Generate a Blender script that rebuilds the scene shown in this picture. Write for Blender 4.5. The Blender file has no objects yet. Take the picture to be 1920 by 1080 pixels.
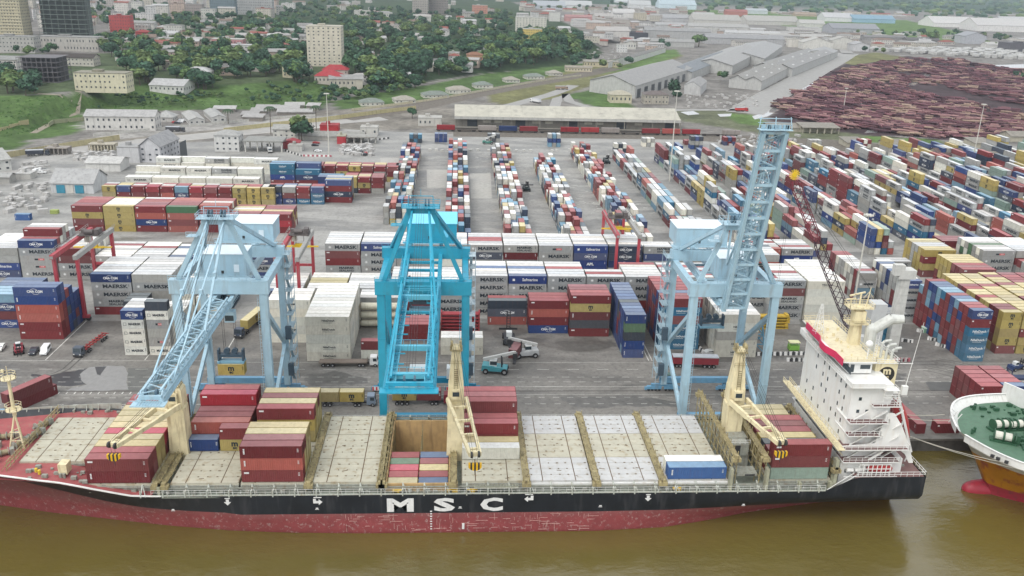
import bpy, math, random, colorsys
import numpy as np
from mathutils import Vector, Matrix
from mathutils.bvhtree import BVHTree
rnd = random.Random(7)
SC = bpy.context.scene
COL = SC.collection

# ------------------------------------------------------------------ camera, sky, sun, exposure
CF, CPITCH, CROLL, CYAW, CH = 1665.987, 0.344952549, 0.029243653, 0.067285094, 106.10115
def cam_axes():
    f = np.array([math.sin(CYAW)*math.cos(CPITCH), math.cos(CYAW)*math.cos(CPITCH), -math.sin(CPITCH)])
    r = np.array([math.cos(CYAW), -math.sin(CYAW), 0.]); u = np.cross(r, f)
    return math.cos(CROLL)*r+math.sin(CROLL)*u, -math.sin(CROLL)*r+math.cos(CROLL)*u, f
AR, AU, AF = cam_axes()
CAMP = np.array([0, 0, CH])
cd = bpy.data.cameras.new('camera'); cam = bpy.data.objects.new('camera', cd); COL.objects.link(cam)
cd.sensor_width = 36; cd.lens = CF/1920*36; cd.clip_start = 1; cd.clip_end = 60000
cam.matrix_world = Matrix(((AR[0], AU[0], -AF[0], 0), (AR[1], AU[1], -AF[1], 0), (AR[2], AU[2], -AF[2], CH), (0, 0, 0, 1)))
SC.camera = cam
SUN_EL, SUN_AZ = math.radians(52), math.radians(-140)     # azimuth measured from +y towards +x
world = bpy.data.worlds.new('World'); SC.world = world; world.use_nodes = True
wn = world.node_tree; bg = wn.nodes['Background']
sky = wn.nodes.new('ShaderNodeTexSky'); sky.sky_type = 'NISHITA'; sky.sun_disc = False
sky.sun_elevation = SUN_EL; sky.sun_rotation = SUN_AZ
sky.air_density = 1.0; sky.dust_density = 6.0; sky.ozone_density = 0.6; sky.altitude = 0
mixw = wn.nodes.new('ShaderNodeMix'); mixw.data_type = 'RGBA'; mixw.inputs[0].default_value = .72; mixw.inputs[7].default_value = (6.6, 6.85, 7.2, 1)   # the even cloud layer
hs = wn.nodes.new('ShaderNodeHueSaturation'); hs.inputs['Saturation'].default_value = 0.35
wn.links.new(sky.outputs[0], hs.inputs['Color']); wn.links.new(hs.outputs[0], mixw.inputs[6]); wn.links.new(mixw.outputs[2], bg.inputs['Color'])
bg.inputs['Strength'].default_value = 0.15
sd = bpy.data.lights.new('sun', 'SUN'); sd.energy = 0.9; sd.angle = math.radians(30); sd.color = (1, 0.97, 0.92)
sun = bpy.data.objects.new('sun', sd); COL.objects.link(sun)
sv = Vector((math.sin(SUN_AZ)*math.cos(SUN_EL), math.cos(SUN_AZ)*math.cos(SUN_EL), math.sin(SUN_EL)))
sun.rotation_euler = sv.to_track_quat('Z', 'Y').to_euler(); sun.location = (0, 0, 400)
SC.view_settings.view_transform = 'Standard'; SC.view_settings.look = 'None'
SC.view_settings.exposure = 0.42; SC.view_settings.gamma = 1.0; SC.view_settings.use_curve_mapping = False
SC.render.engine = 'CYCLES'
SC.cycles.max_bounces = 5; SC.cycles.diffuse_bounces = 2; SC.cycles.glossy_bounces = 2; SC.cycles.volume_bounces = 0
SC.cycles.transparent_max_bounces = 4; SC.cycles.use_denoising = True

def hit(px, py, z=0.0):
    """where the line of sight through a photo pixel meets the level z (survey of the photograph)"""
    d = (px-960)/CF*AR-(py-540)/CF*AU+AF; t = (z-CH)/d[2]; p = CAMP+t*d
    return float(p[0]), float(p[1])
def wall_hit(px, py, y):
    d = (px-960)/CF*AR-(py-540)/CF*AU+AF; p = CAMP+d*(y/d[1]); return float(p[0]), float(p[2])

# ------------------------------------------------------------------ materials
def lin(c):
    return tuple((v/12.92 if v <= .04045 else ((v+.055)/1.055)**2.4) for v in c)
MATS = {}
def mat(name, col=(.5, .5, .5), rough=.6, metal=0., vary=.12, scale=.6, stain=None, stain_amt=.0, bump=0., bscale=8., obj=False, attr=None, spec=.4, extra=None):
    if name in MATS: return MATS[name]
    m = bpy.data.materials.new(name); m.use_nodes = True; nt = m.node_tree; N = nt.nodes; L = nt.links
    b = N['Principled BSDF']; b.inputs['Roughness'].default_value = rough; b.inputs['Metallic'].default_value = metal
    b.inputs['Specular IOR Level'].default_value = spec
    geo = N.new('ShaderNodeNewGeometry')
    if obj:
        oi = N.new('ShaderNodeObjectInfo'); src = oi.outputs['Color']
    elif attr:
        at = N.new('ShaderNodeAttribute'); at.attribute_name = attr; src = at.outputs['Color']
    else:
        rgb = N.new('ShaderNodeRGB'); rgb.outputs[0].default_value = (*col, 1); src = rgb.outputs[0]
    n1 = N.new('ShaderNodeTexNoise'); n1.inputs['Scale'].default_value = scale; n1.inputs['Detail'].default_value = 5
    n1.inputs['Roughness'].default_value = .65
    L.new(geo.outputs['Position'], n1.inputs['Vector'])
    mr = N.new('ShaderNodeMapRange'); mr.inputs['From Min'].default_value = .3; mr.inputs['From Max'].default_value = .7
    mr.inputs['To Min'].default_value = 1-vary; mr.inputs['To Max'].default_value = 1+vary
    L.new(n1.outputs['Fac'], mr.inputs['Value'])
    mul = N.new('ShaderNodeVectorMath'); mul.operation = 'SCALE'
    L.new(src, mul.inputs[0]); L.new(mr.outputs[0], mul.inputs['Scale']); out = mul.outputs[0]
    if stain is not None:
        mp = N.new('ShaderNodeMapping'); mp.inputs['Scale'].default_value = (1.3, 1.3, .22)
        L.new(geo.outputs['Position'], mp.inputs['Vector'])
        n2 = N.new('ShaderNodeTexNoise'); n2.inputs['Scale'].default_value = scale*1.7; n2.inputs['Detail'].default_value = 6
        L.new(mp.outputs[0], n2.inputs['Vector'])
        r2 = N.new('ShaderNodeMapRange'); r2.inputs['From Min'].default_value = .52; r2.inputs['From Max'].default_value = .72
        r2.inputs['To Max'].default_value = stain_amt; L.new(n2.outputs['Fac'], r2.inputs['Value'])
        mx = N.new('ShaderNodeMix'); mx.data_type = 'RGBA'; mx.inputs[7].default_value = (*stain, 1)
        L.new(r2.outputs[0], mx.inputs[0]); L.new(out, mx.inputs[6]); out = mx.outputs[2]
    if extra: out = extra(nt, out, geo)
    L.new(out, b.inputs['Base Color'])
    if bump:
        n3 = N.new('ShaderNodeTexNoise'); n3.inputs['Scale'].default_value = bscale; n3.inputs['Detail'].default_value = 4
        L.new(geo.outputs['Position'], n3.inputs['Vector'])
        bp = N.new('ShaderNodeBump'); bp.inputs['Strength'].default_value = 1.0; bp.inputs['Distance'].default_value = bump
        L.new(n3.outputs['Fac'], bp.inputs['Height']); L.new(bp.outputs[0], b.inputs['Normal'])
    MATS[name] = m; return m
def C255(r, g, b): return lin((r/255, g/255, b/255))

# ------------------------------------------------------------------ mesh helpers
class MB:
    def __init__(s): s.v = []; s.f = []; s.m = []
    def add(s, vs, fs, m=0):
        o = len(s.v); s.v += [tuple(map(float, p)) for p in vs]; s.f += [tuple(i+o for i in f) for f in fs]; s.m += [m]*len(fs); return s
    def bx(s, x0, x1, y0, y1, z0, z1, m=0):
        return s.add([(x0,y0,z0),(x1,y0,z0),(x1,y1,z0),(x0,y1,z0),(x0,y0,z1),(x1,y0,z1),(x1,y1,z1),(x0,y1,z1)],
                     [(3,2,1,0),(4,5,6,7),(0,1,5,4),(1,2,6,5),(2,3,7,6),(3,0,4,7)], m)
    def box(s, c, d, rz=0, m=0):
        ca, sa = math.cos(rz), math.sin(rz); vs = []
        for z in (-.5, .5):
            for x, y in ((-.5,-.5),(.5,-.5),(.5,.5),(-.5,.5)):
                X, Y = x*d[0], y*d[1]; vs.append((c[0]+X*ca-Y*sa, c[1]+X*sa+Y*ca, c[2]+z*d[2]))
        return s.add(vs, [(3,2,1,0),(4,5,6,7),(0,1,5,4),(1,2,6,5),(2,3,7,6),(3,0,4,7)], m)
    def beam(s, p, q, w, h=None, m=0):
        h = h or w; p = Vector(p); q = Vector(q); d = (q-p)
        if d.length < 1e-6: return s
        d.normalize(); up = Vector((0, 0, 1)) if abs(d.z) < .95 else Vector((0, 1, 0))
        a = d.cross(up).normalized(); b = a.cross(d).normalized(); vs = []
        for e in (p, q):
            for i, j in ((-.5,-.5),(.5,-.5),(.5,.5),(-.5,.5)): vs.append(e+a*w*i+b*h*j)
        return s.add(vs, [(3,2,1,0),(4,5,6,7),(0,1,5,4),(1,2,6,5),(2,3,7,6),(3,0,4,7)], m)
    def tube(s, p, q, r, n=6, r2=None, m=0):
        r2 = r if r2 is None else r2; p = Vector(p); q = Vector(q); d = (q-p)
        if d.length < 1e-6: return s
        d.normalize(); up = Vector((0, 0, 1)) if abs(d.z) < .95 else Vector((0, 1, 0))
        a = d.cross(up).normalized(); b = a.cross(d).normalized(); vs = []
        for e, rr in ((p, r), (q, r2)):
            for i in range(n):
                t = 2*math.pi*i/n; vs.append(e+a*math.cos(t)*rr+b*math.sin(t)*rr)
        fs = [(i, (i+1)%n, n+(i+1)%n, n+i) for i in range(n)]+[tuple(range(n))[::-1], tuple(range(n, 2*n))]
        return s.add(vs, fs, m)
    def path(s, pts, r, n=5, m=0):
        for a, b in zip(pts, pts[1:]): s.tube(a, b, r, n, m=m)
        return s
    def poly(s, pts, z0, z1, m=0):
        n = len(pts)
        return s.add([(x, y, z0) for x, y in pts]+[(x, y, z1) for x, y in pts],
                     [tuple(range(n))[::-1], tuple(range(n, 2*n))]+[(i, (i+1)%n, n+(i+1)%n, n+i) for i in range(n)], m)
    def prism_y(s, prof, y0, y1, m=0):     # profile in x,z swept along y
        n = len(prof)
        return s.add([(x, y0, z) for x, z in prof]+[(x, y1, z) for x, z in prof],
                     [tuple(range(n)), tuple(range(n, 2*n))[::-1]]+[((i+1)%n, i, n+i, n+(i+1)%n) for i in range(n)], m)
    def prism_x(s, prof, x0, x1, m=0):     # profile in y,z swept along x
        n = len(prof)
        return s.add([(x0, y, z) for y, z in prof]+[(x1, y, z) for y, z in prof],
                     [tuple(range(n))[::-1], tuple(range(n, 2*n))]+[(i, (i+1)%n, n+(i+1)%n, n+i) for i in range(n)], m)
    def sphere(s, c, r, n=8, k=5, sz=1., m=0):
        vs = [(c[0], c[1], c[2]-r*sz)]
        for j in range(1, k):
            ph = -math.pi/2+math.pi*j/k
            for i in range(n):
                t = 2*math.pi*i/n; vs.append((c[0]+r*math.cos(ph)*math.cos(t), c[1]+r*math.cos(ph)*math.sin(t), c[2]+r*sz*math.sin(ph)))
        vs.append((c[0], c[1], c[2]+r*sz)); fs = []
        for i in range(n): fs.append((0, 1+(i+1)%n, 1+i))
        for j in range(k-2):
            for i in range(n):
                a = 1+j*n+i; b = 1+j*n+(i+1)%n; fs.append((a, b, b+n, a+n))
        t = len(vs)-1
        for i in range(n): fs.append((t, 1+(k-2)*n+i, 1+(k-2)*n+(i+1)%n))
        return s.add(vs, fs, m)
    def rail(s, pts, h=1.1, r=.05, step=2.0, n=4, mid=True, closed=False, m=0):
        pts = [Vector(p) for p in pts]
        if closed: pts.append(pts[0])
        for a, b in zip(pts, pts[1:]):
            L = (b-a).length; k = max(1, int(round(L/step)))
            for zz in ((h, h*.5) if mid else (h,)): s.beam(a+Vector((0,0,zz)), b+Vector((0,0,zz)), r*1.6)
            for i in range(k+1):
                p = a.lerp(b, i/k); s.beam(p, p+Vector((0, 0, h)), r*1.4)
        return s
    def mesh(s, name, mats, smooth=False):
        me = bpy.data.meshes.new(name); me.from_pydata(s.v, [], s.f)
        for mm in (mats if isinstance(mats, (list, tuple)) else [mats]): me.materials.append(mm)
        if any(s.m): me.polygons.foreach_set('material_index', s.m)
        if smooth: me.polygons.foreach_set('use_smooth', [True]*len(s.f))
        me.update(); return me
    def build(s, name, mats, parent=None, label=None, kind=None, smooth=False, loc=None):
        o = bpy.data.objects.new(name, s.mesh(name, mats, smooth)); COL.objects.link(o)
        if parent: o.parent = parent
        if loc is not None: o.location = loc
        if label: o['label'] = label
        if kind: o['kind'] = kind
        return o
def thing(name, label, cat, loc=(0, 0, 0), rz=0., group=None):
    o = bpy.data.objects.new(name, None); COL.objects.link(o); o.location = loc; o.rotation_euler = (0, 0, rz)
    o.empty_display_size = .1; o['label'] = label; o['category'] = cat
    if group: o['group'] = group
    return o
def tag(o, label, cat, group=None, kind=None):
    o['label'] = label; o['category'] = cat
    if group: o['group'] = group
    if kind: o['kind'] = kind
    return o
def struct(name, mb, m, label=None, smooth=False):
    o = mb.build(name, m, smooth=smooth); o['kind'] = 'structure'
    if label: o['label'] = label
    return o
def inst(name, me, parent=None, loc=(0, 0, 0), rz=0., col=None, label=None):
    o = bpy.data.objects.new(name, me); COL.objects.link(o); o.location = loc; o.rotation_euler = (0, 0, rz)
    if parent: o.parent = parent
    if col: o.color = (*col, 1)
    if label: o['label'] = label
    return o
def copy_tree(o, parent=None):
    c = o.copy(); COL.objects.link(c)
    if parent: c.parent = parent
    for ch in list(o.children): copy_tree(ch, c)
    return c
TXT = {}
def text_mesh(s, size=1.0, ext=.01, bold=.0, sx=1.0):
    key = (s, size, ext, bold, sx)
    if key in TXT: return TXT[key]
    cu = bpy.data.curves.new('t', 'FONT'); cu.body = s; cu.size = size; cu.align_x = 'CENTER'; cu.align_y = 'CENTER'
    cu.extrude = ext; cu.offset = bold; cu.resolution_u = 2
    o = bpy.data.objects.new('t', cu); COL.objects.link(o)
    dg = bpy.context.evaluated_depsgraph_get(); me = bpy.data.meshes.new_from_object(o.evaluated_get(dg))
    bpy.data.objects.remove(o); bpy.data.curves.remove(cu)
    v = np.empty(len(me.vertices)*3); me.vertices.foreach_get('co', v); v = v.reshape(-1, 3)
    f = [tuple(p.vertices) for p in me.polygons]; bpy.data.meshes.remove(me)
    v = np.stack([v[:, 0]*sx, -v[:, 2], v[:, 1]], 1)     # stands in the x-z plane facing -y
    TXT[key] = (v, f); return TXT[key]
def text_mb(mb, s, c, size=1., rz=0., m=0, bold=0., sx=1., ext=.01):
    v, f = text_mesh(s, size, ext, bold, sx); ca, sa = math.cos(rz), math.sin(rz)
    mb.add([(c[0]+x*ca-y*sa, c[1]+x*sa+y*ca, c[2]+z) for x, y, z in v], f, m); return mb
# ------------------------------------------------------------------ terrain, water, quay, paving
FOOT = [(-356, 533), (-279, 561), (-274, 617), (-262, 676), (-214, 698), (-172, 692), (-150, 720), (-111, 741), (-72, 785), (-29, 859), (12, 917), (78, 1004), (126, 1059), (168, 1180), (213, 1338), (345, 1728), (489, 2143), (900, 3300), (1500, 5200)]
FX = [p[0] for p in FOOT]; FY = [p[1] for p in FOOT]
def terr(x, y):
    x = np.asarray(x, float); y = np.asarray(y, float)
    yf = np.interp(x, [-1500]+FX+[2500], [430]+FY+[9000])
    t = np.clip((y-yf)*.75/75, 0, 1); t = t*t*(3-2*t)
    return 13*t*(1+.12*np.sin(x/90)*np.cos(y/120))
def hitT(px, py):
    z = 0.
    for _ in range(25):
        x, y = hit(px, py, z); z = z*.5+.5*float(terr(x, y))
    return x, y, z
def inpoly(px, py, poly):
    px = np.asarray(px); py = np.asarray(py); c = np.zeros(px.shape, bool); n = len(poly)
    for i in range(n):
        x1, y1 = poly[i]; x2, y2 = poly[(i+1) % n]
        if y1 == y2: continue
        c ^= ((y1 > py) != (y2 > py)) & (px < (x2-x1)*(py-y1)/(y2-y1)+x1)
    return c
def pix(P):
    d = P-CAMP; w = d@AF; w = np.where(w < 1, 1, w); return 960+CF*(d@AR)/w, 540-CF*(d@AU)/w
# colour regions of the land, outlined in survey pixels
SOIL = (.20, .185, .16); GRASS = (.075, .125, .04); DRY = (.15, .15, .07); URB = (.19, .18, .165); FOREST = (.04, .075, .045); MEAD = (.10, .16, .05)
REG = [
 (URB, [(-900,-60),(3000,-60),(3000,330),(-900,330)]),
 (FOREST, [(-900,-400),(3000,-400),(3000,42),(1920,28),(1560,14),(1200,10),(900,2),(600,-10),(-900,-40)]),
 ((.04,.065,.03), [(560,-30),(900,-20),(1100,60),(1130,100),(1060,125),(880,140),(700,172),(440,180),(330,120),(300,40)]),
 (MEAD, [(1280,18),(1430,20),(1530,30),(1700,38),(1800,60),(1790,82),(1600,66),(1420,42),(1290,36)]),
 (MEAD, [(1640,50),(1760,56),(1740,66),(1650,60)]),
 ((.075,.10,.05), [(-900,100),(330,100),(640,120),(640,165),(330,160),(0,180),(-900,180)]),
 (GRASS, [(-500,190),(0,180),(130,176),(330,150),(430,160),(560,150),(640,165),(600,205),(440,205),(330,207),(160,212),(150,250),(60,262),(0,292),(-500,330)]),
 (GRASS, [(620,190),(700,175),(800,160),(900,140),(1100,118),(1180,108),(1180,122),(900,170),(640,212)]),
 (DRY, [(900,172),(1000,150),(1120,120),(1240,100),(1262,95),(1280,105),(1250,118),(1160,140),(1110,160),(1040,185),(930,196)]),
 (MEAD, [(1180,120),(1240,95),(1268,92),(1276,104),(1200,128),(1120,140)]),
 (GRASS, [(1060,178),(1110,168),(1160,180),(1200,205),(1110,200)]),
 (SOIL, [(-200,300),(0,292),(160,258),(500,222),(640,205),(820,185),(850,205),(850,240),(430,252),(0,330)]),
 ((.30,.29,.27), [(140,232),(200,262),(330,250),(560,230),(640,222),(640,214),(560,220),(340,238),(200,250)]),
 ((.06,.042,.045), [(1500,160),(1600,112),(1700,105),(1920,130),(2300,160),(2300,330),(1920,262),(1600,262),(1440,225),(1460,205)]),
 ((.12,.13,.08), [(1270,205),(1400,208),(1440,232),(1700,262),(1920,280),(1920,300),(1700,285),(1420,250),(1270,225)]),
 (MEAD, [(1360,212),(1420,216),(1440,236),(1380,232)]),
 (MEAD, [(1620,255),(1760,262),(1760,272),(1620,266)]),
 (DRY, [(1560,112),(1640,98),(1700,108),(1600,122)]),
]
def land():
    xs = np.unique(np.concatenate([np.linspace(-9000, -1500, 12), np.linspace(-1500, -600, 46), np.linspace(-600, 800, 234), np.linspace(800, 2000, 80), np.linspace(2000, 16000, 60)]))
    ys = np.unique(np.concatenate([[188, 260, 400, 500], np.linspace(520, 1400, 180), np.linspace(1400, 3200, 120), np.linspace(3200, 26000, 60)]))
    X, Y = np.meshgrid(xs, ys); Z = terr(X, Y); Z[Y < 500] = 0
    P = np.stack([X, Y, Z], -1).reshape(-1, 3); px, py = pix(P)
    colr = np.tile(np.array(URB), (len(P), 1))
    for c, poly in REG: colr[inpoly(px, py, poly)] = c
    colr[P[:, 1] > 3600] = FOREST
    nx, ny = len(xs), len(ys); idx = np.arange(nx*ny).reshape(ny, nx)
    F = np.stack([idx[:-1, :-1], idx[:-1, 1:], idx[1:, 1:], idx[1:, :-1]], -1).reshape(-1, 4)
    me = bpy.data.meshes.new('ground'); me.from_pydata(P.tolist(), [], F.tolist())
    a = me.color_attributes.new('Col', 'FLOAT_COLOR', 'POINT'); a.data.foreach_set('color', np.c_[colr, np.ones(len(P))].ravel())
    me.polygons.foreach_set('use_smooth', [True]*len(F))
    def ex(nt, out, geo):
        N, L = nt.nodes, nt.links
        n = N.new('ShaderNodeTexNoise'); n.inputs['Scale'].default_value = .035; n.inputs['Detail'].default_value = 8; n.inputs['Roughness'].default_value = .7
        L.new(geo.outputs['Position'], n.inputs['Vector'])
        r = N.new('ShaderNodeMapRange'); r.inputs['From Min'].default_value = .35; r.inputs['From Max'].default_value = .65; r.inputs['To Min'].default_value = .62; r.inputs['To Max'].default_value = 1.35
        L.new(n.outputs['Fac'], r.inputs['Value']); s = N.new('ShaderNodeVectorMath'); s.operation = 'SCALE'
        L.new(out, s.inputs[0]); L.new(r.outputs[0], s.inputs['Scale']); return s.outputs[0]
    me.materials.append(mat('land', attr='Col', rough=.95, vary=.3, scale=.25, spec=.1, extra=ex)); me.update()
    o = bpy.data.objects.new('ground', me); COL.objects.link(o); o['kind'] = 'structure'
land()
def sheet(name, poly, z, m, zt=None):
    mb = MB(); n = len(poly); mb.add([(x, y, z) for x, y in poly], [tuple(range(n))]); return struct(name, mb, m)
# river
def water_extra(nt, out, geo):
    N, L = nt.nodes, nt.links; b = N['Principled BSDF']
    mp = N.new('ShaderNodeMapping'); mp.inputs['Scale'].default_value = (.5, .9, 1); mp.inputs['Rotation'].default_value = (0, 0, .35)
    L.new(geo.outputs['Position'], mp.inputs['Vector'])
    n = N.new('ShaderNodeTexNoise'); n.inputs['Scale'].default_value = .75; n.inputs['Detail'].default_value = 8; n.inputs['Roughness'].default_value = .62
    L.new(mp.outputs[0], n.inputs['Vector'])
    n2 = N.new('ShaderNodeTexNoise'); n2.inputs['Scale'].default_value = .05; n2.inputs['Detail'].default_value = 3
    L.new(geo.outputs['Position'], n2.inputs['Vector'])
    r = N.new('ShaderNodeMapRange'); r.inputs['From Min'].default_value = .4; r.inputs['From Max'].default_value = .65; r.inputs['To Min'].default_value = .25; r.inputs['To Max'].default_value = 1
    L.new(n2.outputs['Fac'], r.inputs['Value'])
    mu = N.new('ShaderNodeMath'); mu.operation = 'MULTIPLY'; L.new(n.outputs['Fac'], mu.inputs[0]); L.new(r.outputs[0], mu.inputs[1])
    bp = N.new('ShaderNodeBump'); bp.inputs['Strength'].default_value = 1; bp.inputs['Distance'].default_value = .26
    L.new(mu.outputs[0], bp.inputs['Height']); L.new(bp.outputs[0], b.inputs['Normal']); return out
river = mat('river', C255(98, 87, 42), rough=.10, vary=.12, scale=.03, spec=1.0, extra=water_extra)
sheet('river_water', [(-4000, -600), (5000, -600), (5000, 187.9), (-4000, 187.9)], -3.5, river)
# the quay: a real wall with a coping, fenders hang on it
conc = mat('quay_concrete', (.10, .096, .088), rough=.85, vary=.3, scale=.25, stain=(.04, .036, .03), stain_amt=.8)
mb = MB(); mb.bx(-4000, 5000, 187.2, 188.2, -8, -.02); struct('quay_wall', mb, conc)
mb = MB(); mb.bx(-1500, 1500, 186.9, 188.6, -.55, .02); struct('quay_coping', mb, mat('coping', (.17, .165, .15), rough=.85, vary=.25, scale=.3, stain=(.06, .055, .05), stain_amt=.7))
def pave_extra(nt, out, geo):
    N, L = nt.nodes, nt.links; b = N['Principled BSDF']
    mp = N.new('ShaderNodeMapping'); mp.inputs['Scale'].default_value = (.5, 1.6, 1); L.new(geo.outputs['Position'], mp.inputs['Vector'])
    n = N.new('ShaderNodeTexNoise'); n.inputs['Scale'].default_value = .055; n.inputs['Detail'].default_value = 7; n.inputs['Roughness'].default_value = .62; n.inputs['Distortion'].default_value = .6
    L.new(mp.outputs[0], n.inputs['Vector'])
    r = N.new('ShaderNodeMapRange'); r.inputs['From Min'].default_value = .42; r.inputs['From Max'].default_value = .64; L.new(n.outputs['Fac'], r.inputs['Value'])
    s = N.new('ShaderNodeVectorMath'); s.operation = 'SCALE'; s.inputs['Scale'].default_value = .48; L.new(out, s.inputs[0])
    mx = N.new('ShaderNodeMix'); mx.data_type = 'RGBA'; L.new(r.outputs[0], mx.inputs[0]); L.new(out, mx.inputs[6]); L.new(s.outputs[0], mx.inputs[7])
    rr = N.new('ShaderNodeMapRange'); rr.inputs['To Min'].default_value = .85; rr.inputs['To Max'].default_value = .38; L.new(r.outputs[0], rr.inputs['Value']); L.new(rr.outputs[0], b.inputs['Roughness'])
    return mx.outputs[2]
apron = mat('apron_asphalt', (.22, .208, .188), rough=.8, vary=.16, scale=.5, stain=(.07, .065, .055), stain_amt=.45, extra=pave_extra)
yardm = mat('yard_concrete', (.33, .325, .305), rough=.85, vary=.12, scale=.35, stain=(.17, .16, .135), stain_amt=.5, extra=pave_extra)
sheet('quay_apron_pavement', [(-420, 188.6), (420, 188.6), (420, 262), (-420, 262)], .004, apron)
sheet('container_yard_pavement', [(-420, 262), (420, 262), (430, 300), (430, 590), (166, 598), (-6, 600), (-76, 612), (-150, 560), (-262, 522), (-420, 500)], .004, yardm)
rot = random.Random(3)
def ragged(pts, amp=1.0, step=1.2, seed=1):
    r = random.Random(seed); P = [hit(*p) for p in pts]; out = []; w = 0.
    for (ax, ay), (bx, by) in zip(P, P[1:]+P[:1]):
        L = math.hypot(bx-ax, by-ay); n = max(1, int(L/step))
        for i in range(n): t = i/n; w = w*.6+r.uniform(-amp, amp)*.6; out.append((ax+(bx-ax)*t-(by-ay)/max(L, .1)*w, ay+(by-ay)*t+(bx-ax)/max(L, .1)*w))
    return out
# concrete slabs of a paler mix laid in the yard lanes, and resurfaced / wet patches on the apron
palec = mat('pale_slab', (.40, .39, .36), rough=.85, vary=.12, scale=.5)
for px in ([(713,296),(750,296),(742,327),(715,327)], [(800,318),(840,318),(835,352),(801,352)], [(881,325),(920,325),(922,372),(883,372)], [(250,262),(600,228),(640,226),(600,240),(300,268)]):
    sheet('concrete_slab', [hit(*p) for p in px], .008, palec)
wet = mat('wet_patch', (.055, .055, .055), rough=.3, vary=.2, scale=.4, spec=.35)
sheet('wet_patch', ragged([(62,700),(80,706),(110,700),(150,692),(182,689),(212,686),(206,700),(190,712),(170,722),(130,726),(75,724),(66,714)]), .009, wet)
damp = mat('damp_patch', (.115, .11, .10), rough=.45, vary=.3, scale=.6)
for _i, _p in enumerate(([(1190,600),(1230,604),(1236,640),(1200,640)], [(1040,640),(1150,636),(1160,652),(1060,656)], [(905,618),(960,612),(1000,622),(930,634)], [(1500,600),(1540,598),(1560,628),(1510,630)], [(330,640),(420,648),(400,690),(330,680)], [(1560,690),(1700,700),(1640,760),(1580,740)], [(560,700),(640,696),(690,716),(590,722)], [(1050,745),(1200,742),(1280,760),(1080,764)])): sheet('damp_patch', ragged(_p, 1.4, 1.5, 20+_i), .0065, damp)
sheet('wet_patch', [hit(*p) for p in [(178,688),(200,687),(190,700),(188,704),(182,702)]], .0135, wet)
sheet('resurfaced_strip', ragged([(150,702),(166,690),(232,686),(238,706),(240,732),(120,733),(134,727),(160,722)], .7, 1.6, 5), .013, mat('fresh_slab', (.255, .25, .24), rough=.6, vary=.1, scale=.6))
sheet('resurfaced_strip', [hit(*p) for p in [(240,690),(300,690),(300,733),(240,733)]], .008, mat('dark_strip', (.13, .13, .12), rough=.7, vary=.2, scale=.4))
sheet('patched_slab', [hit(*p) for p in [(1735,716),(1795,716),(1800,733),(1745,733)]], .008, mat('dark_strip2', (.10, .10, .095), rough=.6, vary=.15, scale=.4))
mb = MB(); tyre = mat('tyre_mark', (.10, .095, .085), rough=.8, vary=.3, scale=.8)
for k in range(2):
    pts = [hit(px+k*12, py) for px, py in [(140,672),(118,692),(100,700),(70,706)]]
    for (a, b), (c, d) in zip(pts, pts[1:]): mb.add([(a-.25, b, .017), (a+.25, b, .017), (c+.25, d, .017), (c-.25, d, .017)], [(0,1,2,3)])
for k in range(7):   # curving tyre marks at the right of the apron
    cx, cy, R = 131+k*1.1, 214, 13+k*1.4+(k % 2)*.5; pr = None
    for j in range(12):
        t = -0.5+j*.16; p = (cx+R*math.cos(t), cy+R*math.sin(t), .017)
        q = (cx+(R+.35)*math.cos(t), cy+(R+.35)*math.sin(t), .017)
        if pr: mb.add([pr[0], pr[1], q, p], [(0,1,2,3)])
        pr = (p, q)
struct('tyre_marks', mb, tyre)
# painted lane markings and crane rails
white = mat('road_paint', (.62, .61, .56), rough=.7, vary=.25, scale=1.2, stain=(.25, .24, .22), stain_amt=.7)
mb = MB()
def hline(x0, x1, y, w=.14, z=.012): mb.add([(x0, y-w/2, z), (x1, y-w/2, z), (x1, y+w/2, z), (x0, y+w/2, z)], [(0,1,2,3)])
for y, dash, gap in ((227, 3.4, 5.1), (222, 2., 2.2), (219, 2., 2.2), (209.7, 1.6, 2.2), (206, 1.6, 2.2)):
    x = -130.
    while x < 190: hline(x, x+dash, y); x += dash+gap
hline(-200, -64, 232.5); hline(-64, 170, 231.6, .1); hline(-200, 60, 216.1, .1); hline(-200, 190, 211.4, .1)
for x in range(-200, -62, 2): mb.add([(x, 211.9, .012), (x+.25, 211.9, .012), (x+.25, 213.1, .012), (x, 213.1, .012)], [(0,1,2,3)])
for x0, x1 in ((-3, 6), (12, 16), (21, 29), (80, 90)):
    for y in (213.9, 216.0): hline(x0, x1, y, .12)
for xa, xb in ((-87, -98), (-114, -125), (-66, -72), (56, 62), (57, 63)):      # bay lines running inland
    mb.add([(xa, 233, .012), (xa+.25, 233, .012), (xa+.25, 262, .012), (xa, 262, .012)], [(0,1,2,3)])
for x in (100.5, 121.5):                                   # turning arrows
    mb.add([(x, 219.5, .012), (x+5, 219.5, .012), (x+5, 219.9, .012), (x, 219.9, .012)], [(0,1,2,3)]); mb.add([(x-1.6, 219.7, .013), (x, 219., .013), (x, 220.4, .013)], [(0,1,2)])
struct('lane_markings', mb, white)
mb = MB(); 
for y in (193.0, 213.5): mb.bx(-400, 400, y-.06, y+.06, .01, .05); mb.bx(-400, 400, y-.45, y-.38, .006, .012); mb.bx(-400, 400, y+.38, y+.45, .006, .012)
struct('crane_rail', mb, mat('rail_steel', (.12, .11, .10), rough=.5, metal=.6, vary=.2))
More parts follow.
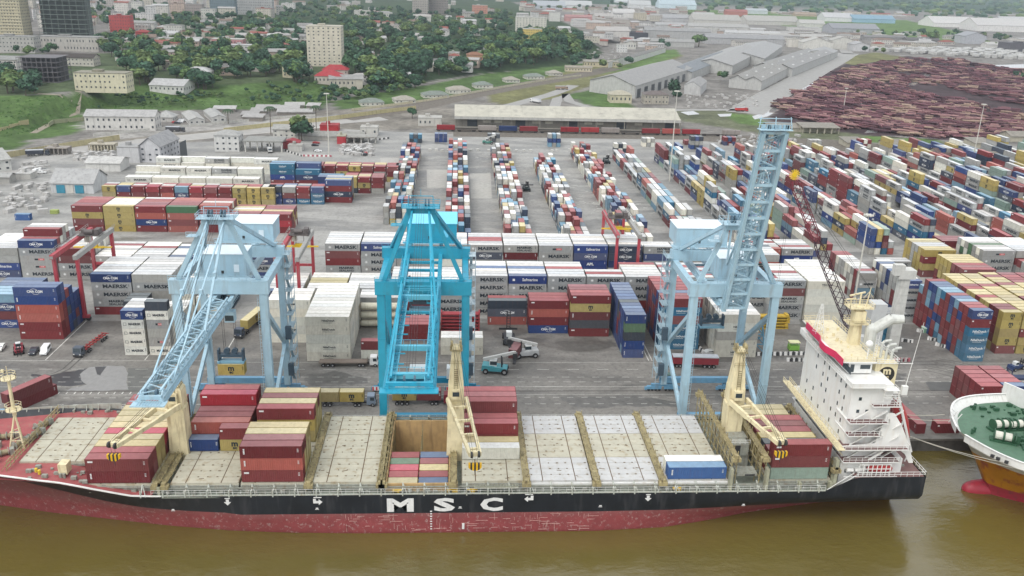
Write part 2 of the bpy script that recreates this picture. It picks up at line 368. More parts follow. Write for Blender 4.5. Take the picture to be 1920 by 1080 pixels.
# inland roads
roadm = mat('road_asphalt', (.30, .295, .28), rough=.85, vary=.12, scale=.2, spec=.2)
def road(pts, w, m=roadm, z=.05, name='road', kerb=False):
    mb = MB(); P = [hitT(*p) for p in pts]; n = len(P); L = []; R = []
    for i in range(n):
        a = Vector(P[max(0, i-1)][:2]); b = Vector(P[min(n-1, i+1)][:2]); d = (b-a).normalized(); nr = Vector((-d.y, d.x))
        ww = w[i] if isinstance(w, list) else w
        L.append((P[i][0]+nr.x*ww/2, P[i][1]+nr.y*ww/2)); R.append((P[i][0]-nr.x*ww/2, P[i][1]-nr.y*ww/2))
    vs = []; 
    for l, r in zip(L, R): vs += [(l[0], l[1], float(terr(*l))+z), (r[0], r[1], float(terr(*r))+z)]
    mb.add(vs, [(2*i, 2*i+1, 2*i+3, 2*i+2) for i in range(n-1)]); o = struct(name, mb, m)
    if kerb:
        mb = MB()
        for S, sg in ((L, 1), (R, -1)):
            for a, b in zip(S, S[1:]): mb.beam((a[0], a[1], .12), (b[0], b[1], .12), .4, .24)
        struct('road_kerb', mb, mat('kerb', (.42, .41, .38), rough=.8))
    return o
road([(1396,212),(1420,196),(1450,178),(1490,156),(1530,133),(1570,112),(1590,100)], 30, kerb=True)
road([(1590,101),(1580,88),(1500,82),(1380,78),(1300,70)], 18)
road([(1040,200),(1045,185),(1060,176),(1068,190),(1100,200),(1200,208),(1300,206),(1396,206)], 9)
road([(930,205),(985,190),(1030,178),(1058,168),(1075,160)], 12)
dirt = mat('dirt_track', (.27, .24, .19), rough=.95, vary=.2, scale=.3, spec=.1)
road([(62,250),(95,232),(118,220),(142,205),(150,192),(138,184),(112,178),(70,176)], 4.5, dirt, .12, name='dirt_track')
road([(-60,345),(60,305),(160,278),(300,262),(440,250),(640,228),(720,222)], 16, mat('road2', (.34, .33, .31), rough=.85, vary=.1, scale=.2), .03)
rail_m = mat('railway_ballast', (.15, .135, .115), rough=.95, vary=.3, scale=.4, spec=.1)
road([(640,222),(760,205),(860,183),(950,165),(1060,146),(1150,128)], 26, rail_m, .06, name='railway_ballast')
sheet('railway_ballast', [hit(*p) for p in [(850,240),(1280,250),(1560,262),(1920,292),(2300,330),(2300,352),(1920,312),(1560,282),(1280,262),(850,256)]], .02, rail_m)
# sky is the world; the air is one closed box
mb = MB(); mb.bx(-6000, 13000, -300, 15000, -9, 150)
hz = mb.build('haze', mat('haze_skin')); hz['kind'] = 'stuff'; hz['label'] = 'pale humid air over the port'; hz['category'] = 'haze'
hm = bpy.data.materials.new('haze_volume'); hm.use_nodes = True; hm.node_tree.nodes.remove(hm.node_tree.nodes['Principled BSDF'])
pv = hm.node_tree.nodes.new('ShaderNodeVolumePrincipled'); pv.inputs['Color'].default_value = (.80, .90, 1.0, 1); pv.inputs['Density'].default_value = .00008; pv.inputs['Anisotropy'].default_value = .3
hm.node_tree.links.new(pv.outputs[0], hm.node_tree.nodes['Material Output'].inputs['Volume']); hz.data.materials.clear(); hz.data.materials.append(hm)
# ------------------------------------------------------------------ shipping containers
CW, CHT, L40, L20 = 2.44, 2.70, 12.19, 6.06
#        phrase              side colour        roof colour (faded, with sky light painted in)        writing
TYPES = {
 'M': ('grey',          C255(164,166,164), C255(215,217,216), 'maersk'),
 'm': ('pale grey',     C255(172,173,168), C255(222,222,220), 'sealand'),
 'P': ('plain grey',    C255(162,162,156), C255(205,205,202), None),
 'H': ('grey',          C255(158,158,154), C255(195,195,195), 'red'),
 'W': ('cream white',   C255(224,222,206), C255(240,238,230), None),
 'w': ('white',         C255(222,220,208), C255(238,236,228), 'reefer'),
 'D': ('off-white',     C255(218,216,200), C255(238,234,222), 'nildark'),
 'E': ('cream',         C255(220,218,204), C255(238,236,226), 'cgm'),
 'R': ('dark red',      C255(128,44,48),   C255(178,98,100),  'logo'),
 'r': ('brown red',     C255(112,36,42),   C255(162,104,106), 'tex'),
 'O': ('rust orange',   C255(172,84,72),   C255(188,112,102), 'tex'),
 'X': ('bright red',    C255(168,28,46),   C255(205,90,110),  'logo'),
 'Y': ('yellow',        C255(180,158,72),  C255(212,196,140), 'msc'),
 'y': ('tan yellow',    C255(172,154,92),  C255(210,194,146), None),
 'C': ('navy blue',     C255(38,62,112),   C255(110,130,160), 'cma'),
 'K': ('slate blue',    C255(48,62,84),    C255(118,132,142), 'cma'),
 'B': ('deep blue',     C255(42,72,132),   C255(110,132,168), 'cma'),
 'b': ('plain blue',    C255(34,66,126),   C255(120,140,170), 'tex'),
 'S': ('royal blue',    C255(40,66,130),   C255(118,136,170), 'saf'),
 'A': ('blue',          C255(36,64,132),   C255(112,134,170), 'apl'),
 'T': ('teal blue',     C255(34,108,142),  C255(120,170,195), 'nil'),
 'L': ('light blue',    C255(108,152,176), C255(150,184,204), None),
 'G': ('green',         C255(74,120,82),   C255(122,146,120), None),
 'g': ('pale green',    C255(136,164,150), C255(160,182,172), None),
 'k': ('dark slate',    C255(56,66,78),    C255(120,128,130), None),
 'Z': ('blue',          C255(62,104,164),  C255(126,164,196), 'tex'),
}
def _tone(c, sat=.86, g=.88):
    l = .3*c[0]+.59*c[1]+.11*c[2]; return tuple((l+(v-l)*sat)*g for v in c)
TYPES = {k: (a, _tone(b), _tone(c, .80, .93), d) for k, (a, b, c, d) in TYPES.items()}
def star(mb, cx, cz, r, y, m=0, sgn=1):
    vs = [(cx, y, cz)]
    for i in range(14):
        t = math.pi/2+i*math.pi/7; rr = r if i % 2 == 0 else r*.42; vs.append((cx+rr*math.cos(t), y, cz+rr*math.sin(t)))
    mb.add(vs, [(0, 1+(i+1) % 14, 1+i)[::sgn] for i in range(14)], m)
DARK, WHITE_, RED_ = 0, 1, 2
def writing(kind, L):
    """one side's writing, local coords: facing -y at y=0, x centred, z from the floor; returns MB with 3 materials"""
    mb = MB(); k = L/L40; zc = CHT*.5
    if kind == 'maersk':
        text_mb(mb, 'MAERSK', (L*.09 if k > .6 else L*.08, 0, zc), 1.62 if k > .6 else 1.0, m=DARK, sx=1.28 if k > .6 else .95, bold=.055)
        star(mb, -L*.36, zc, .62, 0, WHITE_)
    elif kind == 'sealand':
        text_mb(mb, 'MAERSK', (L*.1, 0, zc+.45), 1.0, m=DARK, sx=1.45 if k > .6 else .9, bold=.04); text_mb(mb, 'SEALAND', (L*.1, 0, zc-.55), .95, m=DARK, sx=1.3 if k > .6 else .8, bold=.02)
        star(mb, -L*.34, zc, .6, 0, WHITE_)
    elif kind == 'reefer':
        text_mb(mb, 'MAERSK', (L*.08, 0, zc), .95 if k < .6 else 1.25, m=DARK, sx=.95 if k < .6 else 1.3, bold=.035)
        for a in ((-.42,-.42,.42,-.34),(-.42,.34,.42,.42),(-.42,-.42,-.34,.42),(.34,-.42,.42,.42)):
            mb.bx(-L*.36+a[0], -L*.36+a[2], -.01, .0, zc+a[1], zc+a[3], DARK)
    elif kind == 'msc':
        text_mb(mb, 'm', (0, 0, zc+.35), 1.9, m=DARK, bold=.07, sx=1.0); text_mb(mb, 'sc', (0, 0, zc-.62), .95, m=DARK, bold=.04, sx=1.15)
    elif kind in ('cma', 'cgm'):
        c = WHITE_ if kind == 'cma' else DARK; s = 1.0 if kind == 'cma' else .75
        text_mb(mb, 'CMA CGM', (0, 0, zc), s, m=c, bold=.04*s, sx=.95 if k > .6 else .7)
        for sg in (1, -1):
            pts = [(sg*(-1.2+1.9*j/6)*s, -.01, zc+sg*(.55+.32*math.sin(math.pi*j/6))*s) for j in range(7)]
            for a, b in zip(pts, pts[1:]): mb.beam(a, b, .02, .09, c)
    elif kind == 'saf':
        text_mb(mb, 'Safmarine', (L*.06, 0, zc+.05), 1.35 if k > .6 else .8, m=WHITE_, bold=.02, sx=.95)
        mb.bx(-L*.40, -L*.34, -.01, 0, zc-.35, zc+.4, WHITE_)
    elif kind == 'apl':
        text_mb(mb, 'APL', (0, 0, zc-.1), 1.3, m=WHITE_, bold=.07, sx=1.15)
    elif kind in ('nil', 'nildark'):
        text_mb(mb, 'NileDutch', (L*.02, 0, zc+.15), 1.0 if kind == 'nil' and k < .6 else .85, m=WHITE_ if kind == 'nil' else DARK, bold=.02, sx=1.0)
        mb.bx(-1.4, 1.3, -.01, 0, zc-.55, zc-.47, WHITE_ if kind == 'nil' else DARK)
    elif kind == 'red':
        mb.bx(-L*.10, L*.0, -.012, 0, zc-.3, zc+.3, DARK); mb.bx(L*.005, L*.17, -.012, 0, zc-.32, zc+.32, RED_)
        text_mb(mb, 'SUD', (L*.09, -.02, zc), .45, m=WHITE_, sx=1.4)
    elif kind == 'logo':
        mb.bx(-L*.455, -L*.375, -.01, 0, CHT*.70, CHT*.84, WHITE_)
    elif kind == 'tex':
        for j in range(4): mb.bx(-L*.445, -L*.42, -.01, 0, CHT*(.34+.12*j), CHT*(.34+.12*j)+.24, WHITE_)
    if kind:   # number block near the door end
        for j in range(3): mb.bx(L*.42, L*.42+.34, -.01, 0, CHT*(.52+.11*j), CHT*(.52+.11*j)+.1, WHITE_ if kind not in ('maersk','sealand','reefer','nildark','cgm','msc') else DARK)
    return mb
WRITE = {}
def writing_geo(kind, L):
    key = (kind, L)
    if key not in WRITE:
        a = writing(kind, L); v = np.array(a.v).reshape(-1, 3)
        f = list(a.f); n = len(v); front = v+[0, -CW/2-.004, 0]; back = v*[-1, -1, 1]+[0, CW/2+.004, 0]
        V = np.concatenate([front, back]); F = f+[tuple(i+n for i in q) for q in f]; WRITE[key] = (V, F, a.m+a.m)
    return WRITE[key]
LETM = [mat('lettering_dark', (.018, .026, .035), rough=.6), mat('lettering_white', (.72, .73, .72), rough=.6), mat('lettering_red', (.55, .10, .10), rough=.6)]
def container_body(L):
    mb = MB(); w = CW/2; h = CHT; p = .10
    n = max(8, int(round((L-.3)/.42))); x0 = -L/2+.15; dx = (L-.3)/n
    for sg in (-1, 1):      # corrugated long walls
        prof = []
        for i in range(n):
            a = x0+i*dx
            prof += [(a, w-.012), (a+dx*.32, w-.012), (a+dx*.5, w-.05), (a+dx*.82, w-.05)]
        prof.append((x0+n*dx, w-.012)); vs = []
        for x, y in prof: vs += [(x, sg*y, .12), (x, sg*y, h-.1)]
        q = [(2*i, 2*i+2, 2*i+3, 2*i+1) for i in range(len(prof)-1)]
        mb.add(vs, q if sg < 0 else [t[::-1] for t in q])
    for x in (-L/2, L/2-.16):
        for y in (-w, w-.14): mb.bx(x, x+.16, y, y+.14, 0, h-.02)
    for y in (-w+.002, w-.102):
        mb.bx(-L/2+.16, L/2-.16, y, y+.1, 0.02, .14); mb.bx(-L/2+.16, L/2-.16, y, y+.1, h-.12, h-.02)
    for x in (-L/2+.003, L/2-.103): mb.bx(x, x+.1, -w+.14, w-.14, .0, .16); mb.bx(x, x+.1, -w+.14, w-.14, h-.14, h-.02)
    mb.bx(-L/2+.04, -L/2+.07, -w+.14, w-.14, .16, h-.14)      # closed end
    for x in (-L/2-.004, L/2-.174):      # corner castings stand proud
        for y in (-w-.004, w-.154):
            for z in (-.002, h-.14): mb.bx(x, x+.178, y, y+.158, z, z+.142)
    return mb
def container_door():
    mb = MB(); mb.bx(0, .05, .01, 1.06, .17, CHT-.15)
    for y in (.28, .78): mb.tube((.09, y, .1), (.09, y, CHT-.12), .03, 5); mb.bx(.05, .12, y-.06, y+.22, 1.05, 1.12)
    for z in (.5, 1.3, 2.1): mb.bx(.05, .075, .02, 1.05, z, z+.05)
    return mb
def container_roof(L):
    mb = MB(); w = CW/2-.05; n = 10; dx = (L-.3)/n; mb.bx(-L/2+.1, L/2-.1, -w, w, CHT-.06, CHT-.015)
    for i in range(n): mb.bx(-L/2+.15+i*dx+dx*.1, -L/2+.15+i*dx+dx*.6, -w+.12, w-.12, CHT-.015, CHT+.006)
    return mb
paint = mat('container_paint', obj=True, rough=.5, vary=.10, scale=.9, stain=(.16, .085, .05), stain_amt=.15, spec=.3)
roofp = mat('container_roof_lit_paint', obj=True, rough=.6, vary=.12, scale=.7, stain=(.22, .15, .11), stain_amt=.22, spec=.25)
BODY = {L: container_body(L).mesh('container_body', paint) for L in (L40, L20)}
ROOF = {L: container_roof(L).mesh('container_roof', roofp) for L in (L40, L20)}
DOOR = container_door().mesh('container_door', paint)
LETO = {}
def letter_obj(kind, L):
    key = (kind, L)
    if key not in LETO:
        V, F, M = writing_geo(kind, L); me = bpy.data.meshes.new('lettering'); me.from_pydata(V.tolist(), [], F)
        for x in LETM: me.materials.append(x)
        me.polygons.foreach_set('material_index', M); me.update(); LETO[key] = me
    return LETO[key]
def weather(c):      # every box has faded and dulled by its own amount
    k = rnd.random()**2*.28; g = (.34, .32, .30); h = rnd.uniform(-.03, .03); return tuple(max(0, v+(q-v)*k*.6+h*v*s) for v, q, s in zip(c, g, (1, 0, -1)))
def add_container(t, L, x, y, z, rz, label, group, doors=True, jit=True):
    ph, c, rc, wr = TYPES[t]; f = 1+rnd.uniform(-.12, .12) if jit else 1; c, rc = weather(c), weather(rc)
    e = thing('shipping_container', label, 'shipping container', (x, y, z), rz, group)
    cc = tuple(min(1, v*f) for v in c); rr = tuple(min(1, v*f) for v in rc)
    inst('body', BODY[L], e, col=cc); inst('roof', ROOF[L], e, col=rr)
    if wr: inst('lettering', letter_obj(wr, L), e)
    if doors:
        inst('door', DOOR, e, (L/2-.06, 0, 0), col=cc); d = inst('door', DOOR, e, (L/2-.06, 0, 0), col=cc); d.scale = (1, -1, 1)
    return e
CELLS = []      # every container cell of the place: dict(t,L,x,y,z,rz,exp,...)
def block(axis, x0, y0, nx, ny, L, fronts, back_h, pal, where, z0=0., pitch=None, jitter=0., seed=0, ship=False, dy=None):
    R = random.Random(seed+int(x0*7+y0*13)); hh = {}; ty = {}
    for i in range(nx):
        fr = fronts[i % len(fronts)] if fronts else None
        for j in range(ny):
            if j == 0 and fr is not None: s = fr[::-1]
            else:
                h = back_h(i, j, R) if callable(back_h) else back_h; s = ''
                prev = None
                for k in range(max(0, h)):
                    t = prev if prev and R.random() < .35 else R.choice(pal); s += t; prev = t
            hh[i, j] = len(s)
            for k, t in enumerate(s): ty[i, j, k] = t
    for (i, j, k), t in ty.items():
        if t == ' ': continue
        if axis == 'x':
            px = (pitch or (L+.42)); x = x0+L/2+i*px; y = y0+CW/2+j*(dy or 2.6); rz = 0.
        else:
            x = x0+CW/2+i*2.72; y = y0+L/2+j*(pitch or (L+.45)); rz = math.pi/2
        x += R.uniform(-jitter, jitter); y += R.uniform(-jitter, jitter)*.4
        ex = dict(top=k == hh[i, j]-1, front=hh.get((i, j-1), 0) <= k, left=hh.get((i-1, j), 0) <= k, right=hh.get((i+1, j), 0) <= k)
        if not (ex['top'] or ex['front'] or ex['left'] or ex['right'] or k >= hh[i, j]-2): continue
        CELLS.append(dict(t=t, L=L, x=x, y=y, z=z0+k*CHT, rz=rz, ex=ex, i=i, j=j, k=k, n=hh[i, j], nx=nx, ny=ny, where=where, ship=ship, axis=axis))
def drop(lo, hi, p=.25):
    return lambda i, j, R: R.randint(lo, hi) if R.random() > p*.2 else max(0, lo-1)
GREY = 'MMMMPPHmWW'; MIX = 'MMMPRRrrCbYKOWHSTL'; REDS = 'RRRRrYOYK'; WH = 'WWWWwD'; MIX20 = 'RRRrWWWMPPCbkYTLOOKWP'; SEA = 'MMMMRRRrrCYYHWbTPPOAKmWMLg'
# ---- front yard, facing the quay
block('x', -127.0, 247.6, 1, 7, L40, ['BbOORR'], lambda i, j, R: [6, 6, 5, 5, 4, 4, 3][j], 'bbBKRkC', 'tall blue and red stack at the left of the yard')
block('x', -140.2, 256.2, 1, 6, L40, ['LCrB'], 4, 'LRbC', 'blue and red stack at the left edge')
block('x', -138.0, 270.5, 1, 4, L40, ['rb'], 2, 'rbC', 'low red stack at the left edge')
block('x', -93.3, 236.4, 2, 9, L20, ['Cwwww', 'kwHPHw'], lambda i, j, R: R.choice([4, 5, 5]) if j < 4 else 3, 'WWWPw', 'white reefer stacks beside the left crane', pitch=6.9)
block('x', -113.2, 267.4, 2, 7, L40, ['CMMmR', 'PMPMR'], 5, 'MPWMBP', 'grey row behind the empty trailer')
block('x', -100.5, 258.0, 1, 3, L20, ['kOk'], 3, 'kPW', 'low dark stack behind the reefers')
block('x', -86.5, 262.0, 2, 9, L20, ['WWWW', 'WWW'], 4, 'WWWP', 'white block left of the left crane', pitch=6.5)
block('x', -163.2, 302.0, 5, 7, L40, ['PPSC', 'CMHHM', 'rrMM', 'mrr', 'PPP'], lambda i, j, R: [4, 5, 4, 3, 3][i] + (1 if i in (1,) and j in (2, 3, 4) else 0), 'MPWWMR', 'rear grey row around the left yard gantry')
block('x', -100.0, 302.0, 2, 6, L40, ['CMP', 'MPP'], 3, 'WWPCM', 'low row behind the left crane')
block('x', -74.5, 302.0, 1, 6, L40, ['CMb'], 3, 'WWRWM', 'stack beside the second yard gantry')
block('x', -61.0, 268.0, 1, 7, L40, ['CMC'], 3, 'WWPWR', 'stack under the second yard gantry')
block('x', -46.0, 302.0, 4, 6, L40, ['MRRmM', 'SMMMC', 'MPMMP', 'PMWMP'], lambda i, j, R: 5, GREY, 'rear grey row left of the bright blue crane')
block('x', -47.6, 271.0, 2, 6, L40, ['Mym', 'PyO'], 3, 'WWPWY', 'low grey row behind the cream block')
block('x', -20.8, 270.0, 2, 6, L40, ['MMMM', 'MMMM'], 4, 'MPWWM', 'grey row behind the bright blue crane')
block('x', 4.4, 302.0, 5, 6, L40, ['MKMMM', 'mrMMM', 'HMmMM', 'SCAAA', 'KKCMM'], lambda i, j, R: 5, GREY+'WR', 'rear grey row right of the bright blue crane')
block('x', 67.6, 302.0, 4, 6, L40, ['mbMMM', 'PPMM', 'RbMM', 'POMM'], lambda i, j, R: 4, GREY+'RWK', 'rear grey row behind the right crane')
block('x', 4.4, 268.5, 5, 6, L40, ['MMMMM', 'SMMMR', 'MMMMK', 'MMMMK', 'MMMRK'], lambda i, j, R: 5 if j < 3 or i != 3 else 4, 'MPWWMRB', 'grey row facing the quay')
block('x', 67.6, 268.5, 3, 6, L40, ['PMMMM', 'MMMMM', 'RMMMM'], 5, 'MPWRM', 'grey row behind the right crane')
block('x', -41.8, 232.5, 1, 11, L40, ['DDWDD'], 5, 'WWWWD', 'tall cream block left of the bright blue crane')
block('x', -54.6, 245.6, 1, 4, L40, ['EWWEW'], 5, 'WWWE', 'cream stack behind the left crane leg')
block('x', -30.0, 262.5, 1, 3, L40, ['PPW'], 3, 'PWP', 'low grey stack behind the tank containers')
block('x', -26.8, 234.2, 1, 1, L20, ['RW'], 2, 'R', 'small stack beside the cream block', seed=3)
block('x', -17.6, 247.0, 1, 3, L40, ['RR'], 2, 'R', 'red stack under the bright blue crane')
block('x', -17.6, 258.5, 1, 2, L40, ['rCr'], 3, 'R', 'red and blue stack seen through the blue boom')
block('x', -4.2, 237.0, 1, 2, L40, ['WD'], 2, 'W', 'white pair right of the bright blue crane')
block('x', 10.2, 260.3, 1, 2, L40, ['kKO'], 3, 'KR', 'slate blue stack behind the reach stackers')
block('x', 22.6, 253.3, 1, 3, L40, ['RORB'], 4, 'RR', 'red stack over a blue container mid yard')
block('x', 35.0, 250.9, 1, 4, L40, ['RYrkR'], 5, 'RRr', 'five high red stack with one yellow')
block('x', 48.8, 235.0, 1, 11, L20, ['bGkbb'], 5, 'bBRkLBb', 'deep blue block left of the right crane')
block('x', 60.5, 241.2, 1, 8, L40, ['RTRTTT'], 6, 'RRrCb', 'red and teal block behind the right crane leg', seed=5)
block('x', 76.3, 235.6, 1, 11, L40, ['WDPDD'], 5, 'WWWWP', 'white block under the right crane')
block('x', 101.4, 266.0, 1, 7, L40, ['MrmMM'], 5, 'PWRM', 'grey and red stack right of the right crane')
block('x', 114.2, 265.4, 1, 9, L40, ['DWWWW'], 5, 'WWWWD', 'cream block right of the right crane')
block('x', 101.4, 289.5, 2, 4, L40, ['KPM', 'PPM'], 3, 'PWRK', 'low row behind the cream block')
block('x', 112.2, 318.5, 2, 5, L40, ['OCR', 'MAb'], 3, 'WPMR', 'grey and blue row right of the raised boom')
block('x', 139.0, 282.0, 1, 10, L20, ['PMLM'], 4, 'PMPWRP', 'narrow grey stack by the tall lamp mast')
block('x', 146.6, 266.4, 1, 9, L20, ['SMMMM'], 5, 'PWrMCP', 'grey twenty foot block by the lattice jib')
block('x', 150.4, 232.7, 1, 12, L20, ['CRTTTT'], lambda i, j, R: 6 if j < 11 else 5, 'RRRbbTLCrR', 'blue and red block by the right roadway')
block('x', 163.6, 238.5, 2, 14, L20, ['YYyYR', 'YYRYY'], 5, 'YYYyYRr', 'yellow block at the right edge')
block('x', 177.0, 240.0, 3, 14, L20, ['YRYRY', 'YYLYR'], 5, 'YyYRr', 'yellow rows past the right edge')
block('x', 156.5, 288.0, 1, 3, L20, ['gg'], 2, 'gR', 'green pair behind the blue and red block')
block('x', 178.4, 287.0, 1, 7, L40, ['RRYY'], 4, 'YrYRy', 'brown red block at the right')
block('x', 161.0, 312.3, 1, 2, L40, ['MM'], 2, 'PR', 'grey pair left of the yellow stack')
block('x', 176.2, 309.8, 1, 6, L40, ['YRYr'], 4, 'YyYP', 'yellow topped stack at the right')
block('x', 189.4, 319.5, 1, 4, L40, ['rrr'], 4, 'rWr', 'dark red stack right of the yellow stack')
block('x', 193.4, 300.8, 2, 7, L40, ['HMMMM', 'PRMPP'], 5, 'PMWG', 'grey stack at the right edge')
block('x', 206.0, 284.0, 4, 6, L40, ['WGMM', 'PMRM'], 4, 'MPRYW', 'mixed row past the right edge')
block('x', 135.4, 199.6, 2, 5, L20, ['RRR', 'bCb'], lambda i, j, R: 3, 'RRR', 'red pile on the quay behind the second ship')
# ---- rear left
block('x', -156.1, 360.0, 7, 6, L40, ['RYrR', 'YYYY', 'ROCR', 'GORO', 'rrR', 'rRR', 'RXR'], lambda i, j, R: 4 if i < 5 else 3, 'RORYWr', 'red and yellow row at the left of the yard')
block('x', -161.0, 405.5, 12, 3, L20, ['YyY', 'bRR', 'RrR', 'XrY', 'ROR', 'LCL', 'XRR', 'RRC', 'RRY', 'YYY', 'YYY', 'YYy'], 3, 'RPWYR', 'twenty foot row behind the red row')
block('x', -157.0, 424.0, 5, 2, L40, ['wWW', 'WWW', 'WWW', 'WWW', 'wWW'], 3, 'WWW', 'first white reefer row at the left rear')
block('x', -160.0, 446.0, 5, 2, L40, ['WW', 'wWW', 'wWW', 'mWW', 'WWW'], 3, 'WWw', 'second white reefer row at the left rear')
block('x', -157.0, 470.0, 5, 2, L40, ['wwW', 'WW', 'mWW', ' ', 'wWW'], 3, 'WWw', 'rearmost white reefer row at the left')
block('x', -87.0, 408.0, 4, 3, L20, ['kCb', 'PRC', 'RRT', 'bTT'], 3, 'PRbTK', 'twenty foot stacks before the blue stack')
block('x', -61.4, 411.8, 1, 4, L40, ['bRKR'], 4, 'PRYb', 'blue and red stack by the rear lane')
block('x', -93.5, 446.0, 2, 3, L40, ['TTAR', 'TCR'], 4, 'TbC', 'blue block at the left rear')
block('x', -67.5, 430.5, 1, 3, L40, ['CAb'], 3, 'bTC', 'navy stack at the left rear')
block('x', -54.6, 430.5, 3, 4, L20, ['YYk', 'RYR', 'rRP'], 3, 'YRRyr', 'yellow and red rows at the left rear')
block('x', -75.0, 456.0, 7, 4, L20, ['XRR', 'RRR', 'RYR', 'YRR', 'RRY', 'RPR', 'Rry'], 3, 'RRrYY', 'red rows at the left rear')
# ---- rear rows running inland
ends = [(-31.5, 375, 530, 3), (-4.6, 346, 545, 3), (20.3, 346, 532, 3), (43.8, 344, 507, 3), (69.3, 342, 540, 3), (93.9, 338, 533, 3), (118.6, 334, 532, 4), (143.5, 334, 530, 4), (168.2, 338, 540, 4), (193, 344, 545, 4), (217.6, 330, 545, 4), (242.2, 330, 552, 4), (266.8, 330, 556, 4), (291.4, 330, 560, 4), (316, 330, 560, 4), (340.6, 330, 560, 4), (365.2, 330, 560, 4)]
for q, (x0, ya, yb, h) in enumerate(ends):
    L = L20 if q < 5 else L40; n = int((yb-ya)/(L+.5))
    fn = (lambda lo, hi: (lambda i, j, R: 0 if R.random() < .04 else R.randint(lo, hi)))(2 if q < 6 else 2, h+(0 if q < 6 else (1 if R_ else 0)) if (R_ := (q % 3 == 0)) or True else h)
    block('y', x0, ya, 4, n, L, None, fn, MIX20 if q < 5 else SEA, ['first', 'second', 'third', 'fourth', 'fifth', 'sixth', 'seventh', 'eighth', 'ninth', 'tenth', 'eleventh', 'twelfth', 'thirteenth', 'fourteenth', 'fifteenth', 'sixteenth', 'seventeenth'][q]+' inland row from the left', jitter=.08, seed=q)
for x, y, s in ((-30, 566, 'Tk'), (-14, 570, 'bC'), (20, 572, 'kP'), (58, 560, 'PbL'), (98, 545, 'Wk'), (150, 560, 'kPb'), (206, 560, 'CPW'), (150, 575, 'R'), (176, 575, 'rC'), (232, 570, 'PP'), (268, 575, 'RW'), (60, 575, 'k'), (120, 566, 'PW')):
    block('y', x, y, 3, 1, L20, [s, s[::-1]], 2, MIX20, 'scattered stack by the long shed')
# ---- on the ship's hatch covers
ZH = 7.75
SH = dict(z0=ZH, ship=True)
block('x', -72.6, 157.2, 1, 11, L40, ['Rr'], lambda i, j, R: 2 if j < 6 else 2, 'Rr', 'dark red bow block on the ship', **SH)
CELLS_BOW = [c for c in CELLS if c['where'].startswith('dark red bow')]
for c in CELLS_BOW: c['t'] = {0: 'rR', 1: 'RR', 2: 'yY', 3: 'yy', 4: 'RX', 5: 'yy', 6: 'yy', 7: 'yy', 8: 'Yy', 9: 'yR', 10: 'RR'}[c['j']][c['k']] if c['k'] < 2 else 'y'
block('x', -56.3, 169.0, 1, 1, L20, [' '], 0, 'b', 'x', **SH)
block('x', -56.2, 169.5, 2, 1, L20, ['b', 'RY'], 0, 'b', 'small pair between the red ship stacks', **SH)
block('x', -56.2, 172.2, 1, 3, L40, ['OR'], 2, 'Rr', 'brown red ship stack behind the small pair', **SH)
block('x', -56.2, 180.0, 1, 2, L40, ['XXR'], 3, 'R', 'bright red ship stack by the quay', **SH)
block('x', -42.5, 157.2, 1, 4, L40, ['rOR'], lambda i, j, R: 3, 'y', 'purple red ship stack', **SH)
for c in CELLS:
    if c['where'] == 'purple red ship stack' and c['j']: c['t'] = 'ryy'[c['j']-1] if c['k'] == 2 else 'y'
block('x', -42.5, 173.2, 1, 4, L40, ['RYy'], lambda i, j, R: 3 if j < 2 else 3, 'yr', 'ship stack with a yellow middle tier', **SH)
for c in CELLS:
    if c['where'] == 'ship stack with a yellow middle tier' and c['j']: c['t'] = 'yry'[c['j']-1] if c['k'] == 2 else 'y'
block('x', 1.6, 165.5, 1, 1, L40, ['W'], 1, 'W', 'white ship container beside the middle crane', **SH)
block('x', 1.6, 168.1, 1, 1, L40, ['Y'], 1, 'W', 'yellow ship container beside the middle crane', **SH)
block('x', 1.6, 171.2, 1, 5, L40, ['RO'], lambda i, j, R: [2, 2, 3, 3, 3][j], 'R', 'pink roofed ship stack beside the middle crane', **SH)
block('x', 44.0, 157.2, 1, 2, L40, ['Z'], 1, 'W', 'lone blue and white pair on the ship', **SH)
block('x', 65.4, 156.9, 1, 11, L40, ['RRg'], lambda i, j, R: [3, 2, 2, 2, 2, 2, 2, 1, 1, 1, 1][j], 'yRY', 'aft ship block before the bridge', **SH)
for c in CELLS:
    if c['where'].startswith('aft ship block') and c['j'] and c['k'] == c['n']-1: c['t'] = 'RrkYRrRyyyy'[c['j']]
for c in CELLS:     # the aft block leans on taller tiers towards the quay
    pass
hold = []
for i, (tt) in enumerate(['yC', 'RR', 'XY', 'GR', 'RC', 'rR']):
    for q in (0, 1): CELLS.append(dict(t=tt[q], L=L20*.965, x=-10.55+q*6.2, y=158.6+min(i, 4)*2.56, z=4.3 if i < 5 else 1.6, rz=0., ex=dict(top=i < 5, front=i == 0, left=False, right=False), i=q, j=i, k=0, n=1, nx=2, ny=7, where='open hold of the black ship', ship=True, axis='x'))
for L in (L20*.965,): BODY[L] = BODY[L20]; ROOF[L] = ROOF[L20]
